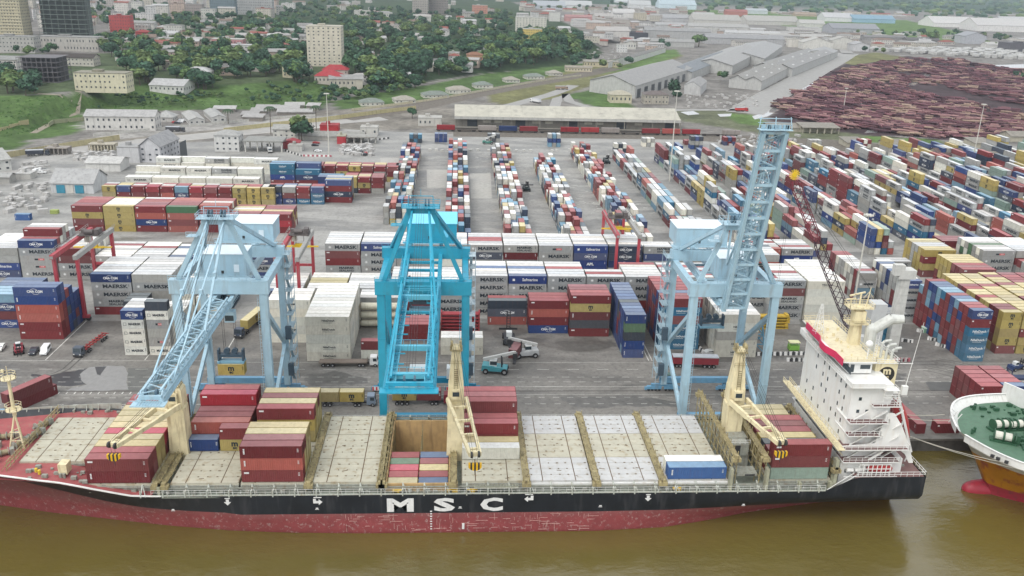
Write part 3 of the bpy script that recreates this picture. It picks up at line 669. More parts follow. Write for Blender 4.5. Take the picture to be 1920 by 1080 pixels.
# ---- which of them show largest
def corners(c):
    hx, hy = (c['L']/2, CW/2) if c['rz'] == 0 else (CW/2, c['L']/2)
    return c['x']-hx, c['x']+hx, c['y']-hy, c['y']+hy, c['z'], c['z']+CHT
def score_cells():
    V, F = [], []
    for c in CELLS:
        a, b, d, e, z0, z1 = corners(c); o = len(V); a += .03; b -= .03; d += .03; e -= .03
        V += [(a,d,z0),(b,d,z0),(b,e,z0),(a,e,z0),(a,d,z1),(b,d,z1),(b,e,z1),(a,e,z1)]
        F += [tuple(o+i for i in q) for q in ((0,1,5,4),(1,2,6,5),(2,3,7,6),(3,0,4,7),(4,5,6,7))]
    bvh = BVHTree.FromPolygons(V, F); C = Vector((0, 0, CH))
    for c in CELLS:
        a, b, d, e, z0, z1 = corners(c); ex = c['ex']; s = 0.; cx, cy = c['x'], c['y']; zm = (z0+z1)/2; dist = math.hypot(cx, cy)
        faces = []
        if ex['top']: faces.append(((b-a)*(e-d)*(CH-z1)/dist, [(cx, cy, z1+.02), (a+.3, d+.3, z1+.02), (b-.3, e-.3, z1+.02)]))
        if ex['front']: faces.append(((b-a)*CHT*d/dist, [(cx, d-.02, zm+.6), (a+1, d-.02, zm), (b-1, d-.02, zm)]))
        if ex['left'] and a > 0: faces.append(((e-d)*CHT*a/dist, [(a-.02, cy, zm), (a-.02, d+.5, zm+.5)]))
        if ex['right'] and b < 0: faces.append(((e-d)*CHT*-b/dist, [(b+.02, cy, zm), (b+.02, d+.5, zm+.5)]))
        for ar, pts in faces:
            for p in pts:
                q = Vector(p); px, py = pix(np.array([p])); 
                if not (-10 < px[0] < 1930 and -10 < py[0] < 1090): continue
                dr = q-C; r = bvh.ray_cast(C, dr.normalized(), dr.length-.3)
                if r[0] is None: s += ar/len(pts)
        c['score'] = s/dist**2 if s > 0 else 0
score_cells()
vis = sorted([c for c in CELLS if c['score'] > 0], key=lambda c: -c['score'])
NEAR = vis[:300]; nearset = set(id(c) for c in NEAR)
ORD = ['first', 'second', 'third', 'fourth', 'fifth', 'sixth', 'seventh', 'eighth', 'ninth', 'tenth', 'eleventh', 'twelfth', 'thirteenth', 'fourteenth']
def lab(c):
    ph = TYPES[c['t']][0]; k = c['k']; n = c['n']
    tier = 'lone' if n == 1 else 'top' if k == n-1 else 'bottom' if k == 0 else ORD[k]+' tier'
    w = c['where']; s = ph+' container, '+tier
    if c['axis'] == 'y': s += ', '+ORD[c['i']]+' lane, '+ORD[min(13, c['j'])]+' in, '
    else:
        if c['nx'] > 1: s += ', '+ORD[c['i']]+' column'
        if c['ny'] > 1 and c['j']: s += ', '+ORD[min(13, c['j'])]+' behind front'
        s += ', '
    s += w; ws = s.split()
    if len(ws) > 16: s = s.replace(' container', '', 1)
    if len(s.split()) > 16: s = s.replace(' the ', ' ')
    return s
for c in NEAR:
    add_container(c['t'], c['L'] if c['L'] in (L40, L20) else L20, c['x'], c['y'], c['z'], c['rz'] + (0 if c['x'] < 20 or c['rz'] else math.pi), lab(c), 'containers on the ship' if c['ship'] else 'containers stacked in the yard', doors=True)
def mass():
    V, F, COLS, MI = [], [], [], []; o = 0
    unit = np.array([(-.5,-.5,0),(.5,-.5,0),(.5,.5,0),(-.5,.5,0),(-.5,-.5,1),(.5,-.5,1),(.5,.5,1),(-.5,.5,1)])
    bf = [(0,1,5,4),(1,2,6,5),(2,3,7,6),(3,0,4,7)]
    def addbox(x0, x1, y0, y1, z0, z1, col, roofc=None, top=True):
        nonlocal o
        V.extend([(x0,y0,z0),(x1,y0,z0),(x1,y1,z0),(x0,y1,z0),(x0,y0,z1),(x1,y0,z1),(x1,y1,z1),(x0,y1,z1)])
        for q in bf: F.append(tuple(o+i for i in q)); COLS.append(col); MI.append(0)
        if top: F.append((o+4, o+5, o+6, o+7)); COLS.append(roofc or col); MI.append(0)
        o += 8
    for c in CELLS:
        if id(c) in nearset or (c['score'] <= 0 and not c['ex']['top'] and not c['ex']['front'] and c['k'] < c['n']-2): continue
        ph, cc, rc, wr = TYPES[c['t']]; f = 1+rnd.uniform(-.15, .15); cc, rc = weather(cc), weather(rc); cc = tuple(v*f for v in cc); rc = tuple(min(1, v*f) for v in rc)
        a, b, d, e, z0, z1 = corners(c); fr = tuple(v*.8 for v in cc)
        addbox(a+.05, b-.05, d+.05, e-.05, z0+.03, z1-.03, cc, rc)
        for xx in (a, b-.14):
            for yy in (d, e-.14): addbox(xx, xx+.14, yy, yy+.14, z0, z1-.008, fr)
        if c['score'] > 0:
            if c['rz']: addbox(a+.14, b-.14, d, d+.1, z1-.15, z1-.03, fr, rc); addbox(a, a+.1, d+.14, e-.14, z1-.13, z1-.03, fr, rc)
            else: addbox(a+.14, b-.14, d, d+.1, z1-.13, z1-.03, fr, rc); addbox(a+.14, b-.14, d, d+.1, z0, z0+.12, fr)
        if c['rz'] and c['score'] > 0 and math.hypot(c['x'], c['y']) < 470:      # door bars at the near end
            for t in (.3, .42, .58, .7): addbox(a+CW*t-.04, a+CW*t+.04, d-.06, d+.02, z0+.15, z1-.15, tuple(min(1, v*1.6+.05) for v in cc))
        if wr and c['score'] > 0:
            VV, FF, MM = writing_geo(wr, L40 if c['L'] > 7 else L20)
            lim = 1500
            if len(FF) < lim and math.hypot(c['x'], c['y']) < 560:
                n = len(VV)//2; m = len(FF)//2
                # only the long wall that can be seen from the water side
                if c['rz'] == 0: use = (0, n, 0, m)
                else: use = (n, 2*n, m, 2*m) if c['x'] > 20 else (0, n, 0, m)
                P = np.array(VV)[use[0]:use[1]]
                if c['rz']: P = np.stack([-P[:, 1], P[:, 0], P[:, 2]], 1)
                P = P+[c['x'], c['y'], c['z']]; V.extend(P.tolist()); off = o-use[0]
                for q, mi in zip(FF[use[2]:use[3]], MM[use[2]:use[3]]): F.append(tuple(i+off for i in q)); COLS.append((1, 1, 1)); MI.append(1+mi)
                o += len(P)
    me = bpy.data.meshes.new('shipping_containers'); me.from_pydata(V, [], F)
    a = me.color_attributes.new('Col', 'FLOAT_COLOR', 'CORNER')
    cnt = np.array([len(f) for f in F]); arr = np.repeat(np.c_[np.array(COLS), np.ones(len(F))], cnt, axis=0); a.data.foreach_set('color', arr.ravel())
    me.materials.append(mat('stacked_paint', attr='Col', rough=.55, vary=.14, scale=.8, stain=(.16, .09, .06), stain_amt=.15, spec=.3))
    for x in LETM: me.materials.append(x)
    me.polygons.foreach_set('material_index', MI); me.update()
    ob = bpy.data.objects.new('shipping_containers', me); COL.objects.link(ob)
    tag(ob, 'the many further containers stacked through the yard behind the nearest ones', 'shipping containers', kind='stuff')
    print('container mass faces', len(F), 'cells', len(CELLS), 'visible', len(vis))
mass()
# ------------------------------------------------------------------ the container ship
cream = mat('ship_cream', C255(222,210,172), rough=.55, vary=.12, scale=.5, stain=(.30,.20,.10), stain_amt=.6)
creamd = mat('ship_lashing_cream', C255(158,146,108), rough=.6, vary=.25, scale=.8, stain=(.09,.065,.04), stain_amt=.95)
hatchm = mat('hatch_cover_paint', C255(184,180,162), rough=.65, vary=.10, scale=.35, stain=(.30,.22,.12), stain_amt=.7)
hatchg = mat('hatch_cover_grey', C255(190,190,188), rough=.65, vary=.08, scale=.35, stain=(.34,.29,.21), stain_amt=.55)
shipwhite = mat('ship_white', C255(226,226,222), rough=.45, vary=.05, scale=.4, stain=(.55,.45,.33), stain_amt=.3)
deckred = mat('deck_red', C255(158,84,84), rough=.75, vary=.15, scale=.4, stain=(.30,.17,.13), stain_amt=.5)
deckgrn = mat('side_deck_green_grey', C255(140,146,134), rough=.75, vary=.2, scale=.6, stain=(.18,.16,.12), stain_amt=.6)
greyfit = mat('ship_fittings_grey', C255(148,150,140), rough=.6, vary=.2, scale=1.0, stain=(.2,.14,.09), stain_amt=.6)
darkm = mat('dark_metal', (.035, .035, .037), rough=.5)
glass = mat('window_glass', (.03, .045, .055), rough=.12, spec=.6)
hullblack = mat('hull_black', C255(28,32,38), rough=.42, vary=.25, scale=.3, stain=(.06,.06,.065), stain_amt=.6)
def red_scratch(nt, out, geo):
    N, L = nt.nodes, nt.links
    mp = N.new('ShaderNodeMapping'); mp.inputs['Scale'].default_value = (.9, 1, .8); L.new(geo.outputs['Position'], mp.inputs['Vector'])
    n = N.new('ShaderNodeTexNoise'); n.inputs['Scale'].default_value = 1.3; n.inputs['Detail'].default_value = 9; n.inputs['Roughness'].default_value = .75
    L.new(mp.outputs[0], n.inputs['Vector'])
    r = N.new('ShaderNodeMapRange'); r.inputs['From Min'].default_value = .56; r.inputs['From Max'].default_value = .61; r.inputs['To Max'].default_value = .7
    L.new(n.outputs['Fac'], r.inputs['Value'])
    mx = N.new('ShaderNodeMix'); mx.data_type = 'RGBA'; mx.inputs[7].default_value = (.42, .30, .28, 1); L.new(r.outputs[0], mx.inputs[0]); L.new(out, mx.inputs[6]); out = mx.outputs[2]
    # silt and slime line rising from the river
    sx = N.new('ShaderNodeSeparateXYZ'); L.new(geo.outputs['Position'], sx.inputs[0])
    n2 = N.new('ShaderNodeTexNoise'); n2.inputs['Scale'].default_value = .5; n2.inputs['Detail'].default_value = 4; L.new(geo.outputs['Position'], n2.inputs['Vector'])
    ad = N.new('ShaderNodeMath'); ad.operation = 'MULTIPLY_ADD'; ad.inputs[1].default_value = 3.2; L.new(n2.outputs['Fac'], ad.inputs[0]); L.new(sx.outputs['Z'], ad.inputs[2])
    r2 = N.new('ShaderNodeMapRange'); r2.inputs['From Min'].default_value = 1.3; r2.inputs['From Max'].default_value = 2.9; r2.inputs['To Max'].default_value = .28; L.new(ad.outputs[0], r2.inputs['Value'])
    m2 = N.new('ShaderNodeMix'); m2.data_type = 'RGBA'; m2.inputs[7].default_value = (.17, .13, .12, 1); L.new(r2.outputs[0], m2.inputs[0]); L.new(out, m2.inputs[6]); return m2.outputs[2]
hullred = mat('hull_red', C255(140,68,70), rough=.5, vary=.15, scale=.4, extra=red_scratch)
ship = thing('container_ship', 'black and red hulled container ship with cream deck cranes moored along the quay', 'container ship', (0, 0, 0))
YC = 171.2
def lerp_tab(x, tab):
    return float(np.interp(x, [t[0] for t in tab], [t[1] for t in tab]))
DECKH = [(-132, .2), (-126, 4.5), (-118, 8.2), (-108, 11.), (-98, 12.9), (-90, 14.2), (-80, 15.5), (-72, 15.8), (98, 15.8)]
WLH = [(-134, .1), (-126, .6), (-114, 1.8), (-96, 4.2), (-84, 7.2), (-72, 9.6), (-58, 12.4), (-46, 14.2), (-34, 15.2), (-20, 15.75), (30, 15.75), (44, 14.7), (54, 12.3), (63, 9.6), (74, 7.2), (86, 5.), (98, 2.8)]
TOP = [(-134, 10.6), (-90, 9.9), (-78, 9.0), (-74, 8.2), (-64, 5.9), (-60, 5.75), (77, 5.75), (83, 8.9), (98, 9.0)]
PAINT = [(-134, 9.6), (-92, 8.5), (-84, 5.9), (-76, 3.5), (-70, 2.3), (-62, 1.55), (-52, 1.3), (-40, 1.3), (98, 1.3)]
def hull():
    xs = np.unique(np.concatenate([np.linspace(-134, -60, 42), np.linspace(-60, 40, 30), np.linspace(40, 98, 34)]))
    rows = [-6, -3.6, -3.0, -2.2, -1.0, .2]
    def hb(x, z):
        wl, dk = lerp_tab(x, WLH), lerp_tab(x, DECKH); zt = lerp_tab(x, TOP)
        if z <= -3.5: return max(.05, wl*(1+.05*(z+3.5)))
        t = min(1, (z+3.5)/((zt+3.5) if x < 30 else (4.7+3.5)))
        p = 1.0+1.2*max(0, min(1, (-46-x)/50)) if x < 30 else 1.45
        if x > 30: return wl+(dk-wl)*(math.sin(min(1, t)*math.pi/2)**p)
        if x > -46: return wl+(dk-wl)*min(1, t*2.2)
        return wl+(dk-wl)*t**p
    for sg, nm in ((-1, 'near'), (1, 'far')):
        mb = MB(); grid = []
        for x in xs:
            zp, zt = lerp_tab(x, PAINT), lerp_tab(x, TOP)
            zs = [-6, -3.6]+[-3.6+(zp+3.6)*i/6 for i in range(1, 7)]+[zp+(zt-zp)*i/5 for i in range(1, 6)]
            col = []
            for z in zs:
                if x > 60 and z < -3.5+(x-60)*.03 and False: pass
                col.append((x, YC+sg*hb(x, z), z))
            grid.append(col)
        nz = len(grid[0]); vs = [p for c in grid for p in c]; F, M = [], []
        for i in range(len(xs)-1):
            for j in range(nz-1):
                q = (i*nz+j, (i+1)*nz+j, (i+1)*nz+j+1, i*nz+j+1); F.append(q if sg < 0 else q[::-1]); M.append(0 if j < 7 else 1)
        mb.v = vs; mb.f = F; mb.m = M
        o = mb.build('hull', [hullred, hullblack], ship, smooth=True)
    mb = MB()     # flat transom
    zs = [-6, -3.6, -2, 0, 1.5, 3, 4.6, 6, 9.]; vs = [(98, YC-hb(98, z), z) for z in zs]+[(98, YC+hb(98, z), z) for z in zs]; n = len(zs)
    mb.add(vs, [(i, n+i, n+i+1, i+1) for i in range(n-1)]); mb.build('transom', hullblack, ship)
    # decks
    mb = MB(); X = [x for x in xs if x <= -58]
    for a, b in zip(X, X[1:]):
        za, zb = [min(8.9, lerp_tab(t, TOP)-.35) if t < -70 else lerp_tab(t, TOP)-.1 for t in (a, b)]
        ya, yb = lerp_tab(a, DECKH)-.05, lerp_tab(b, DECKH)-.05
        mb.add([(a, YC-ya, za), (b, YC-yb, zb), (b, YC+yb, zb), (a, YC+ya, za)], [(0,1,2,3)])
    mb.build('bow_deck', deckred, ship)
    mb = MB(); mb.bx(-58, 83, YC-15.7, YC-13.9, 5.2, 5.45); mb.bx(-58, 83, YC+13.9, YC+15.7, 5.2, 5.45); mb.build('side_deck', deckgrn, ship)
    mb = MB(); mb.bx(83, 97.9, YC-15.7, YC+15.7, 8.6, 8.75); mb.build('aft_deck', mat('aft_deck_brown', C255(120,92,88), rough=.8, vary=.2, scale=.5), ship)
    return hb
hb = hull()
# lower inside plating so that no hull is open to the sky: cell walls around the holds
mb = MB()
mb.bx(-70, -14.0, YC-13.9, YC+13.9, 4.8, 5.6); mb.bx(-.9, 83, YC-13.9, YC+13.9, 4.8, 5.6)
mb.build('tank_top_plating', deckgrn, ship)
mb = MB()
mb.bx(-14.0, -13.7, 157.2, 185.0, -5, 7.3); mb.bx(-1.2, -.9, 157.2, 185.0, -5, 7.3); mb.bx(-14, -.9, 156.9, 157.2, -5, 7.3); mb.bx(-14, -.9, 183.4, 183.7, -5, 7.3); mb.bx(-14, -.9, 157, 184, -5.6, -5)
mb.build('hold_bulkhead', mat('hold_tan', C255(186,156,110), rough=.7, vary=.15, scale=.4, stain=(.26,.17,.09), stain_amt=.7), ship)
mb = MB()
for y in np.arange(158.5, 183, 2.62):
    for x in (-13.6, -7.35, -1.3): mb.bx(x-.08, x+.08, y-.08, y+.08, -5, 7.2)
mb.build('cell_guides', creamd, ship)['kind'] = 'stuff'
# hatch coamings, covers with their panels and fittings
BAYS = [(-88.2, -73.2, 'cream', 0), (-73.0, -60.0, 'cream', 0), (-56.6, -43.2, 'cream', 0), (-42.8, -29.9, 'cream', 0), (-28.6, -15.6, 'cream', 0), (1.5, 14.2, 'cream', 0), (15.2, 28.3, 'grey', 0), (29.9, 42.2, 'grey', 0), (43.5, 56.7, 'grey', 0), (64.9, 78.5, 'cream', 0)]
for bi, (x0, x1, kind, _) in enumerate(BAYS):
    z = 7.62; bow = bi == 0
    ys = [(157.2, 166.3), (166.42, 176.6), (176.72, 185.2)] if not bow else [(163.0, 171.9), (172.05, 181.8)]
    if bow: z = 9.3
    mb = MB(); mb.bx(x0+.3, x1-.3, ys[0][0]+.2, ys[-1][1]-.2, 5.4, z-.55); mb.build('hatch_coaming', greyfit, ship)
    for pi, (a, b) in enumerate(ys):
        m = hatchg if (kind == 'grey' and pi != 1) else hatchm
        mb = MB(); mb.bx(x0, x1, a, b, z-.55, z-.075); mb.bx(x0+.02, x1-.02, a+.02, b-.02, z-.075, z-.06, 1)
        w = (x1-x0); cuts = [x0, x0+w*.22, x0+w*.74, x1]; nb = 4
        for c0, c1 in zip(cuts, cuts[1:]):
            for q in range(nb):
                ya, yb = a+(b-a)*q/nb, a+(b-a)*(q+1)/nb
                mb.bx(c0+.10, c1-.10, ya+.035, yb-.035, z-.06, z-.015 if (q+pi) % 2 else z-.022)
        o = mb.build('hatch_cover', [m, mat('seam_rust', (.13, .085, .05), rough=.9, vary=.3, scale=2)], ship)
        mb = MB()
        for c in (x0+.7, x0+w*.36, x0+w*.5, x0+w*.64, x1-.7):
            for q in range(1, nb): s_ = rnd.uniform(.1, .24); j_ = rnd.uniform(-.12, .12); mb.bx(c-s_+j_, c+s_+j_, a+(b-a)*q/nb-.12, a+(b-a)*q/nb+.12, z-.015, z+.06)
        for _k in range(3):
            cx_, cy_ = rnd.uniform(x0+.4, x1-1.4), rnd.uniform(a+.3, b-.6); mb.beam((cx_, cy_, z+.02), (cx_+rnd.uniform(.2, 1.1), cy_+rnd.uniform(-.4, .4), z+.03), .09)
        mb.build('twistlock_sockets', mat('rusty_fitting', (.16, .12, .075), rough=.8, vary=.3, scale=2), o)['kind'] = 'stuff'
    mb = MB(); mb.bx(x0, x1, ys[0][0]-.25, ys[0][0]-.02, z-.95, z-.5); mb.build('coaming_flange', shipwhite if kind == 'grey' else greyfit, ship)
# lashing bridges between the bays
def lash(x, z1, w=1.3, tall=False, y0=157.0, y1=185.4):
    mb = MB()
    for xx in (x-w/2, x+w/2):
        for zz in ([z1] if not tall else [z1, z1-2.6, z1-5.2]): mb.beam((xx, y0, zz), (xx, y1, zz), .14)
        n = 11
        for i in range(n+1):
            y = y0+(y1-y0)*i/n; mb.beam((xx, y, 5.4), (xx, y, z1+.9), .14)
            if i < n and tall: mb.beam((xx, y, z1-2.6), (xx, y+(y1-y0)/n, z1), .08); mb.beam((xx, y+(y1-y0)/n, z1-5.2), (xx, y, z1-2.6), .08)
    mb.bx(x-w/2, x+w/2, y0, y1, z1-.12, z1-.02)
    for i in range(34):
        y = y0+rnd.random()*(y1-y0); zz = z1+.05; xx = x+rnd.uniform(-.6, .6); mb.beam((xx, y, zz), (xx+rnd.uniform(-.5, .5), y+rnd.uniform(.8, 2.), zz+rnd.uniform(0, .5)), .07)
    for y in (y0-.6, y1+.3): mb.bx(x-.9, x+.9, y-.6, y+.6, z1-1.0, z1-.2); mb.bx(x-.45, x+.45, y-.4, y+.4, z1-.2, z1+.35)
    mb.rail([(x-w/2, y0, z1), (x-w/2, y1, z1)], .9, .03, 2.6); 
    mb.build('lashing_bridge', creamd, ship)
for x in (-59.2, -29.25, -14.9, -.2, 14.7, 29.1, 42.85): lash(x, 7.9)
lash(-57.6, 7.9, .9); lash(-15.9+1.5, 7.9, .5)
lash(57.6, 13.4, 1.0, True); lash(63.7, 13.4, 1.2, True); lash(79.0, 10.6, .6, True, y1=184)
# side framing, stanchions and rails above the sheer strake
mb = MB()
for sg in (-1, 1):
    y = YC+sg*15.75
    for x in np.arange(-62, 77, 4.3):
        mb.bx(x-.12, x+.12, y-.15, y+.15, 5.4, 6.9); mb.beam((x, y, 5.6), (x, YC+sg*14.1, 7.4), .22); mb.beam((x+.9, y, 5.5), (x, YC+sg*14.1, 7.3), .16)
    mb.bx(-60, 77, y-.1, y+.1, 5.7, 5.95)
mb.build('side_brackets', mat('bracket_grey', C255(176,180,170), rough=.6, vary=.15, scale=1, stain=(.3,.22,.14), stain_amt=.5), ship)['kind'] = 'stuff'
mb = MB(); mb.rail([(-60, 155.55, 5.9), (77, 155.55, 5.9)], 1.05, .03, 1.6); mb.build('side_railing', shipwhite, ship)
mb = MB(); mb.rail([(-60, 186.85, 5.9), (77, 186.85, 5.9)], 1.05, .03, 1.6); mb.build('side_railing', shipwhite, ship)
mb = MB(); mb.bx(-58, 77, 156.35, 156.5, 6.7, 7.0); mb.bx(-58, 77, 185.9, 186.05, 6.7, 7.0); mb.build('passage_stringer', greyfit, ship)
mb = MB()
for x in np.arange(-57, 76, 1.7):
    if rnd.random() < .75:
        w, d, h = rnd.uniform(.3, 1.3), rnd.uniform(.2, .5), rnd.uniform(.3, 1.1); mb.bx(x, x+w, 156.0, 156.0+d, 5.45, 5.45+h)
mb.build('deck_lockers', greyfit, ship)['kind'] = 'stuff'
mb = MB()
for x in (-12.5, -1.5, 2.5, 45): mb.bx(x, x+2.2, 156.0, 156.6, 5.45, 6.3)
mb.build('yellow_lashing_bins', mat('yellow_box', C255(204,170,60), rough=.6, vary=.2, scale=2), ship)['kind'] = 'stuff'
# gangway resting along the side
mb = MB(); mb.bx(4, 13, 155.9, 156.7, 6.6, 6.75)
for x in np.arange(4, 13, .6): mb.bx(x, x+.08, 155.9, 156.7, 6.75, 7.1)
mb.rail([(4, 155.9, 6.7), (13, 155.9, 6.7)], .8, .03, 1.2); mb.build('gangway', mat('gangway_grey', C255(170,170,150), rough=.6, vary=.2), ship)
# thick beads of weld, dents and scrapes standing on the boot-top
mb = MB()
for _k in range(120):
    x_ = rnd.uniform(-24, 28); z_ = rnd.uniform(-3.1, 1.0); L_ = rnd.uniform(.3, 2.6)
    if rnd.random() < .45: mb.bx(x_, x_+L_, YC-15.83, YC-15.77, z_, z_+.06)
    elif abs(x_-22) < 16 or rnd.random() < .4: mb.bx(x_, x_+.07, YC-15.83, YC-15.77, z_, min(1.15, z_+L_*.6))
mb.build('boot_top_scrapes', mat('scraped_paint', C255(196,160,152), rough=.7, vary=.25, scale=2), ship)['kind'] = 'stuff'
# hull writing and marks
whm = mat('hull_white_paint', (.74, .74, .72), rough=.5, vary=.08, scale=.8, stain=(.4, .4, .4), stain_amt=.3)
YS = YC-15.84
for ch, xc, w in (('M', -6.9-4.0, 1.), ('S', -2.0, 1.), ('C', 7.6, 1.)):
    mb = MB(); v, f = text_mesh(ch, 1.0, .02, .045, 1.0); mn, mx = v.min(0), v.max(0); W = {'M': 5.4, 'S': 4.3, 'C': 4.6}[ch]; H = 3.15
    mb.add([((x-(mn[0]+mx[0])/2)/(mx[0]-mn[0])*W+xc, YS+y, (z-(mn[2]+mx[2])/2)/(mx[2]-mn[2])*H+3.25) for x, y, z in v], f)
    mb.build('hull_letter', whm, ship)
def arrow(x, z, kind):
    mb = MB(); y0, y1 = YS-.02, YS+.02
    def P(pts):
        n = len(pts); mb.add([(px, y0, pz) for px, pz in pts]+[(px, y1, pz) for px, pz in pts], [tuple(range(n)), tuple(range(n, 2*n))[::-1]]+[((i+1) % n, i, n+i, n+(i+1) % n) for i in range(n)])
    if kind == 'down': P([(x-.3, z+.6), (x-.3, z), (x-.7, z), (x, z-.75), (x+.7, z), (x+.3, z), (x+.3, z+.6)]); P([(x-.5, z+.95), (x-.5, z+.75), (x+.5, z+.75), (x+.5, z+.95)])
    else:
        s = 1 if kind == 'right' else -1
        q = [(x-s*.9, z+.7), (x-s*.9, z-.35), (x+s*.2, z-.35), (x+s*.2, z-.75), (x+s*.95, z-.05), (x+s*.2, z+.6), (x+s*.2, z+.2), (x-s*.35, z+.2), (x-s*.35, z+.7)]
        P(q if s > 0 else q[::-1]); P([(x-.8, z+1.1), (x-.8, z+.9), (x+.8, z+.9), (x+.8, z+1.1)])
    mb.build('tug_mark', whm, ship)
arrow(-45.2, 4.3, 'down'); arrow(-27.4, 4.2, 'right'); arrow(15.2, 4.5, 'left'); arrow(39.8, 4.4, 'down')
mb = MB()
for x in (-56, -27.6, 1.2, 30, 60): mb.bx(x-.4, x+.4, YS-.015, YS+.01, 2.35, 2.45); mb.bx(x-.25, x+.25, YS-.015, YS+.01, 2.55, 2.8)
mb.bx(1.6, 2.1, YS-.02, YS+.01, -2.6, -1.2)
for i in range(8): mb.bx(-4.9, -4.5, YS-.015, YS+.01, -2.6+i*.6, -2.35+i*.6)
mb.build('draught_marks', whm, ship)
# deck cranes
def deck_crane(x, zp, jib_tip, ztop, name='deck_crane', y=170.4):
    e = bpy.data.objects.new('deck_crane', None); COL.objects.link(e); e.parent = ship; e.location = (x, y, 5.6); P = lambda a, b, c: (a-x, b-y, c-5.6)
    mb = MB(); hw = 1.55
    def frus(z0, w0, z1, w1): mb.add([(-w0, -w0, z0-5.6), (w0, -w0, z0-5.6), (w0, w0, z0-5.6), (-w0, w0, z0-5.6), (-w1, -w1, z1-5.6), (w1, -w1, z1-5.6), (w1, w1, z1-5.6), (-w1, w1, z1-5.6)], [(3,2,1,0),(4,5,6,7),(0,1,5,4),(1,2,6,5),(2,3,7,6),(3,0,4,7)])
    frus(5.6, 2.0, 14, 1.75); frus(14.003, 1.78, zp-1.2, 1.78); mb.tube((0, 0, zp-6.8), (0, 0, zp-6.3), 2.15, 16); mb.build('pedestal', cream, e)
    mb = MB(); frus(zp-.7, 1.75, zp+3, 1.6); frus(zp+3.003, 1.55, ztop, .8); mb.bx(-.9, .9, -2.6, -1.7, zp+.5-5.6, zp+2.6-5.6); mb.build('slewing_tower', cream, e)
    mb = MB(); mb.bx(-.7, .7, -2.66, -2.58, zp+1.2-5.6, zp+2.2-5.6); mb.build('cab_window', glass, e)
    mb = MB()
    for xx in (-.9, .9): mb.tube((xx-.25, 0, ztop-5.3), (xx+.25, 0, ztop-5.3), .75, 12)
    for s in (-1, 1): mb.beam((s*1.1, -1.1, ztop-6.2), (s*1.1, -1.1, ztop-4.4), .12); mb.beam((s*1.1, 1.1, ztop-6.2), (s*1.1, 1.1, ztop-4.4), .12)
    mb.bx(-1.3, 1.3, -1.4, 1.4, ztop-6.4, ztop-6.25); mb.rail([(-1.4, -1.6, ztop-9.5), (1.4, -1.6, ztop-9.5)], 1, .04, 1); mb.build('sheave_head', creamd, e)
    mb = MB()
    for i in range(9): mb.bx(-.35, .35, -1.78, -1.68, zp+3.4-5.6+i*.45, zp+3.48-5.6+i*.45)
    for s in (-.38, .38): mb.beam((s, -1.85, zp+2.2-5.6), (s, -1.5, ztop-6.6), .08)
    mb.build('ladder', mat('ladder_dark', C255(110,98,66), rough=.7), e)
    tip = Vector(P(*jib_tip)); piv = Vector((0, 0, zp-5.6)); d = (tip-piv); dh = Vector((d.x, d.y, 0)).normalized(); sd = Vector((-dh.y, dh.x, 0)); root = piv+dh*1.6
    mb = MB()
    for s in (-1, 1):
        a, b = root+sd*s*2.0, tip+sd*s*.95; m1 = a.lerp(b, .38)+Vector((0, 0, -.1))
        mb.beam(a, m1, .62, 1.15); mb.beam(m1, b, .58, .85)
    for t in (.16, .42, .68, .93):
        a = root.lerp(tip, t); w = 2.0+(.95-2.0)*t; mb.beam(a-sd*w, a+sd*w, .5, .5)
    mb.beam(tip-sd*1.2, tip+sd*1.2, .9, .9); mb.build('jib', cream, e)
    mb = MB()
    for s in (-.7, .7): mb.tube(tip+sd*(s-.18)+dh*.5, tip+sd*(s+.18)+dh*.5, .62, 12)
    mb.build('jib_sheaves', darkm, e)
    mb = MB()
    for s in (-.75, -.35, .35, .75): mb.beam(Vector((0, 0, ztop-5.2))+sd*s, tip+sd*s*1.1+Vector((0, 0, .5)), .05)
    for s in (-.5, .5): mb.beam(tip+sd*s+dh*.5, tip+sd*s*.8+dh*.5-Vector((0, 0, 2.0)), .05)
    mb.build('wire_ropes', darkm, e)
    hk = bpy.data.objects.new('hook_block', None); COL.objects.link(hk); hk.parent = e
    c = tip+dh*.5-Vector((0, 0, 2.4)); n = 7
    for i in range(n):
        mb = MB(); t0, t1 = -1+2*i/n, -1+2*(i+1)/n; r = 1.25
        f = lambda t: max(.25, math.sqrt(max(0, 1-t*t)))
        for s0, s1 in ((t0, t1),):
            pts = [(s0*r, .5), (s1*r, .5), (s1*r, -.9*f(s1)), (s0*r, -.9*f(s0))]
            vs = [c+Vector((px, -.35, pz)) for px, pz in pts]+[c+Vector((px, .35, pz)) for px, pz in pts]
            mb.add(vs, [(3,2,1,0),(4,5,6,7),(0,1,5,4),(1,2,6,5),(2,3,7,6),(3,0,4,7)])
        mb.build('hook_block_stripe', mat('hazard_yellow', C255(216,170,30), rough=.5) if i % 2 == 0 else darkm, hk)
    mb = MB(); mb.tube(c+Vector((0, 0, -.8)), c+Vector((0, 0, -2.0)), .12, 6, .05); mb.build('hook', darkm, hk)
    return e
deck_crane(-58.1, 19.2, (-64.6, 152.9, 19.), 23.6)
deck_crane(.2, 20.2, (3.8, 147.4, 19.8), 32.0)
deck_crane(60.6, 19.8, (64.8, 152.6, 19.), 31.6)
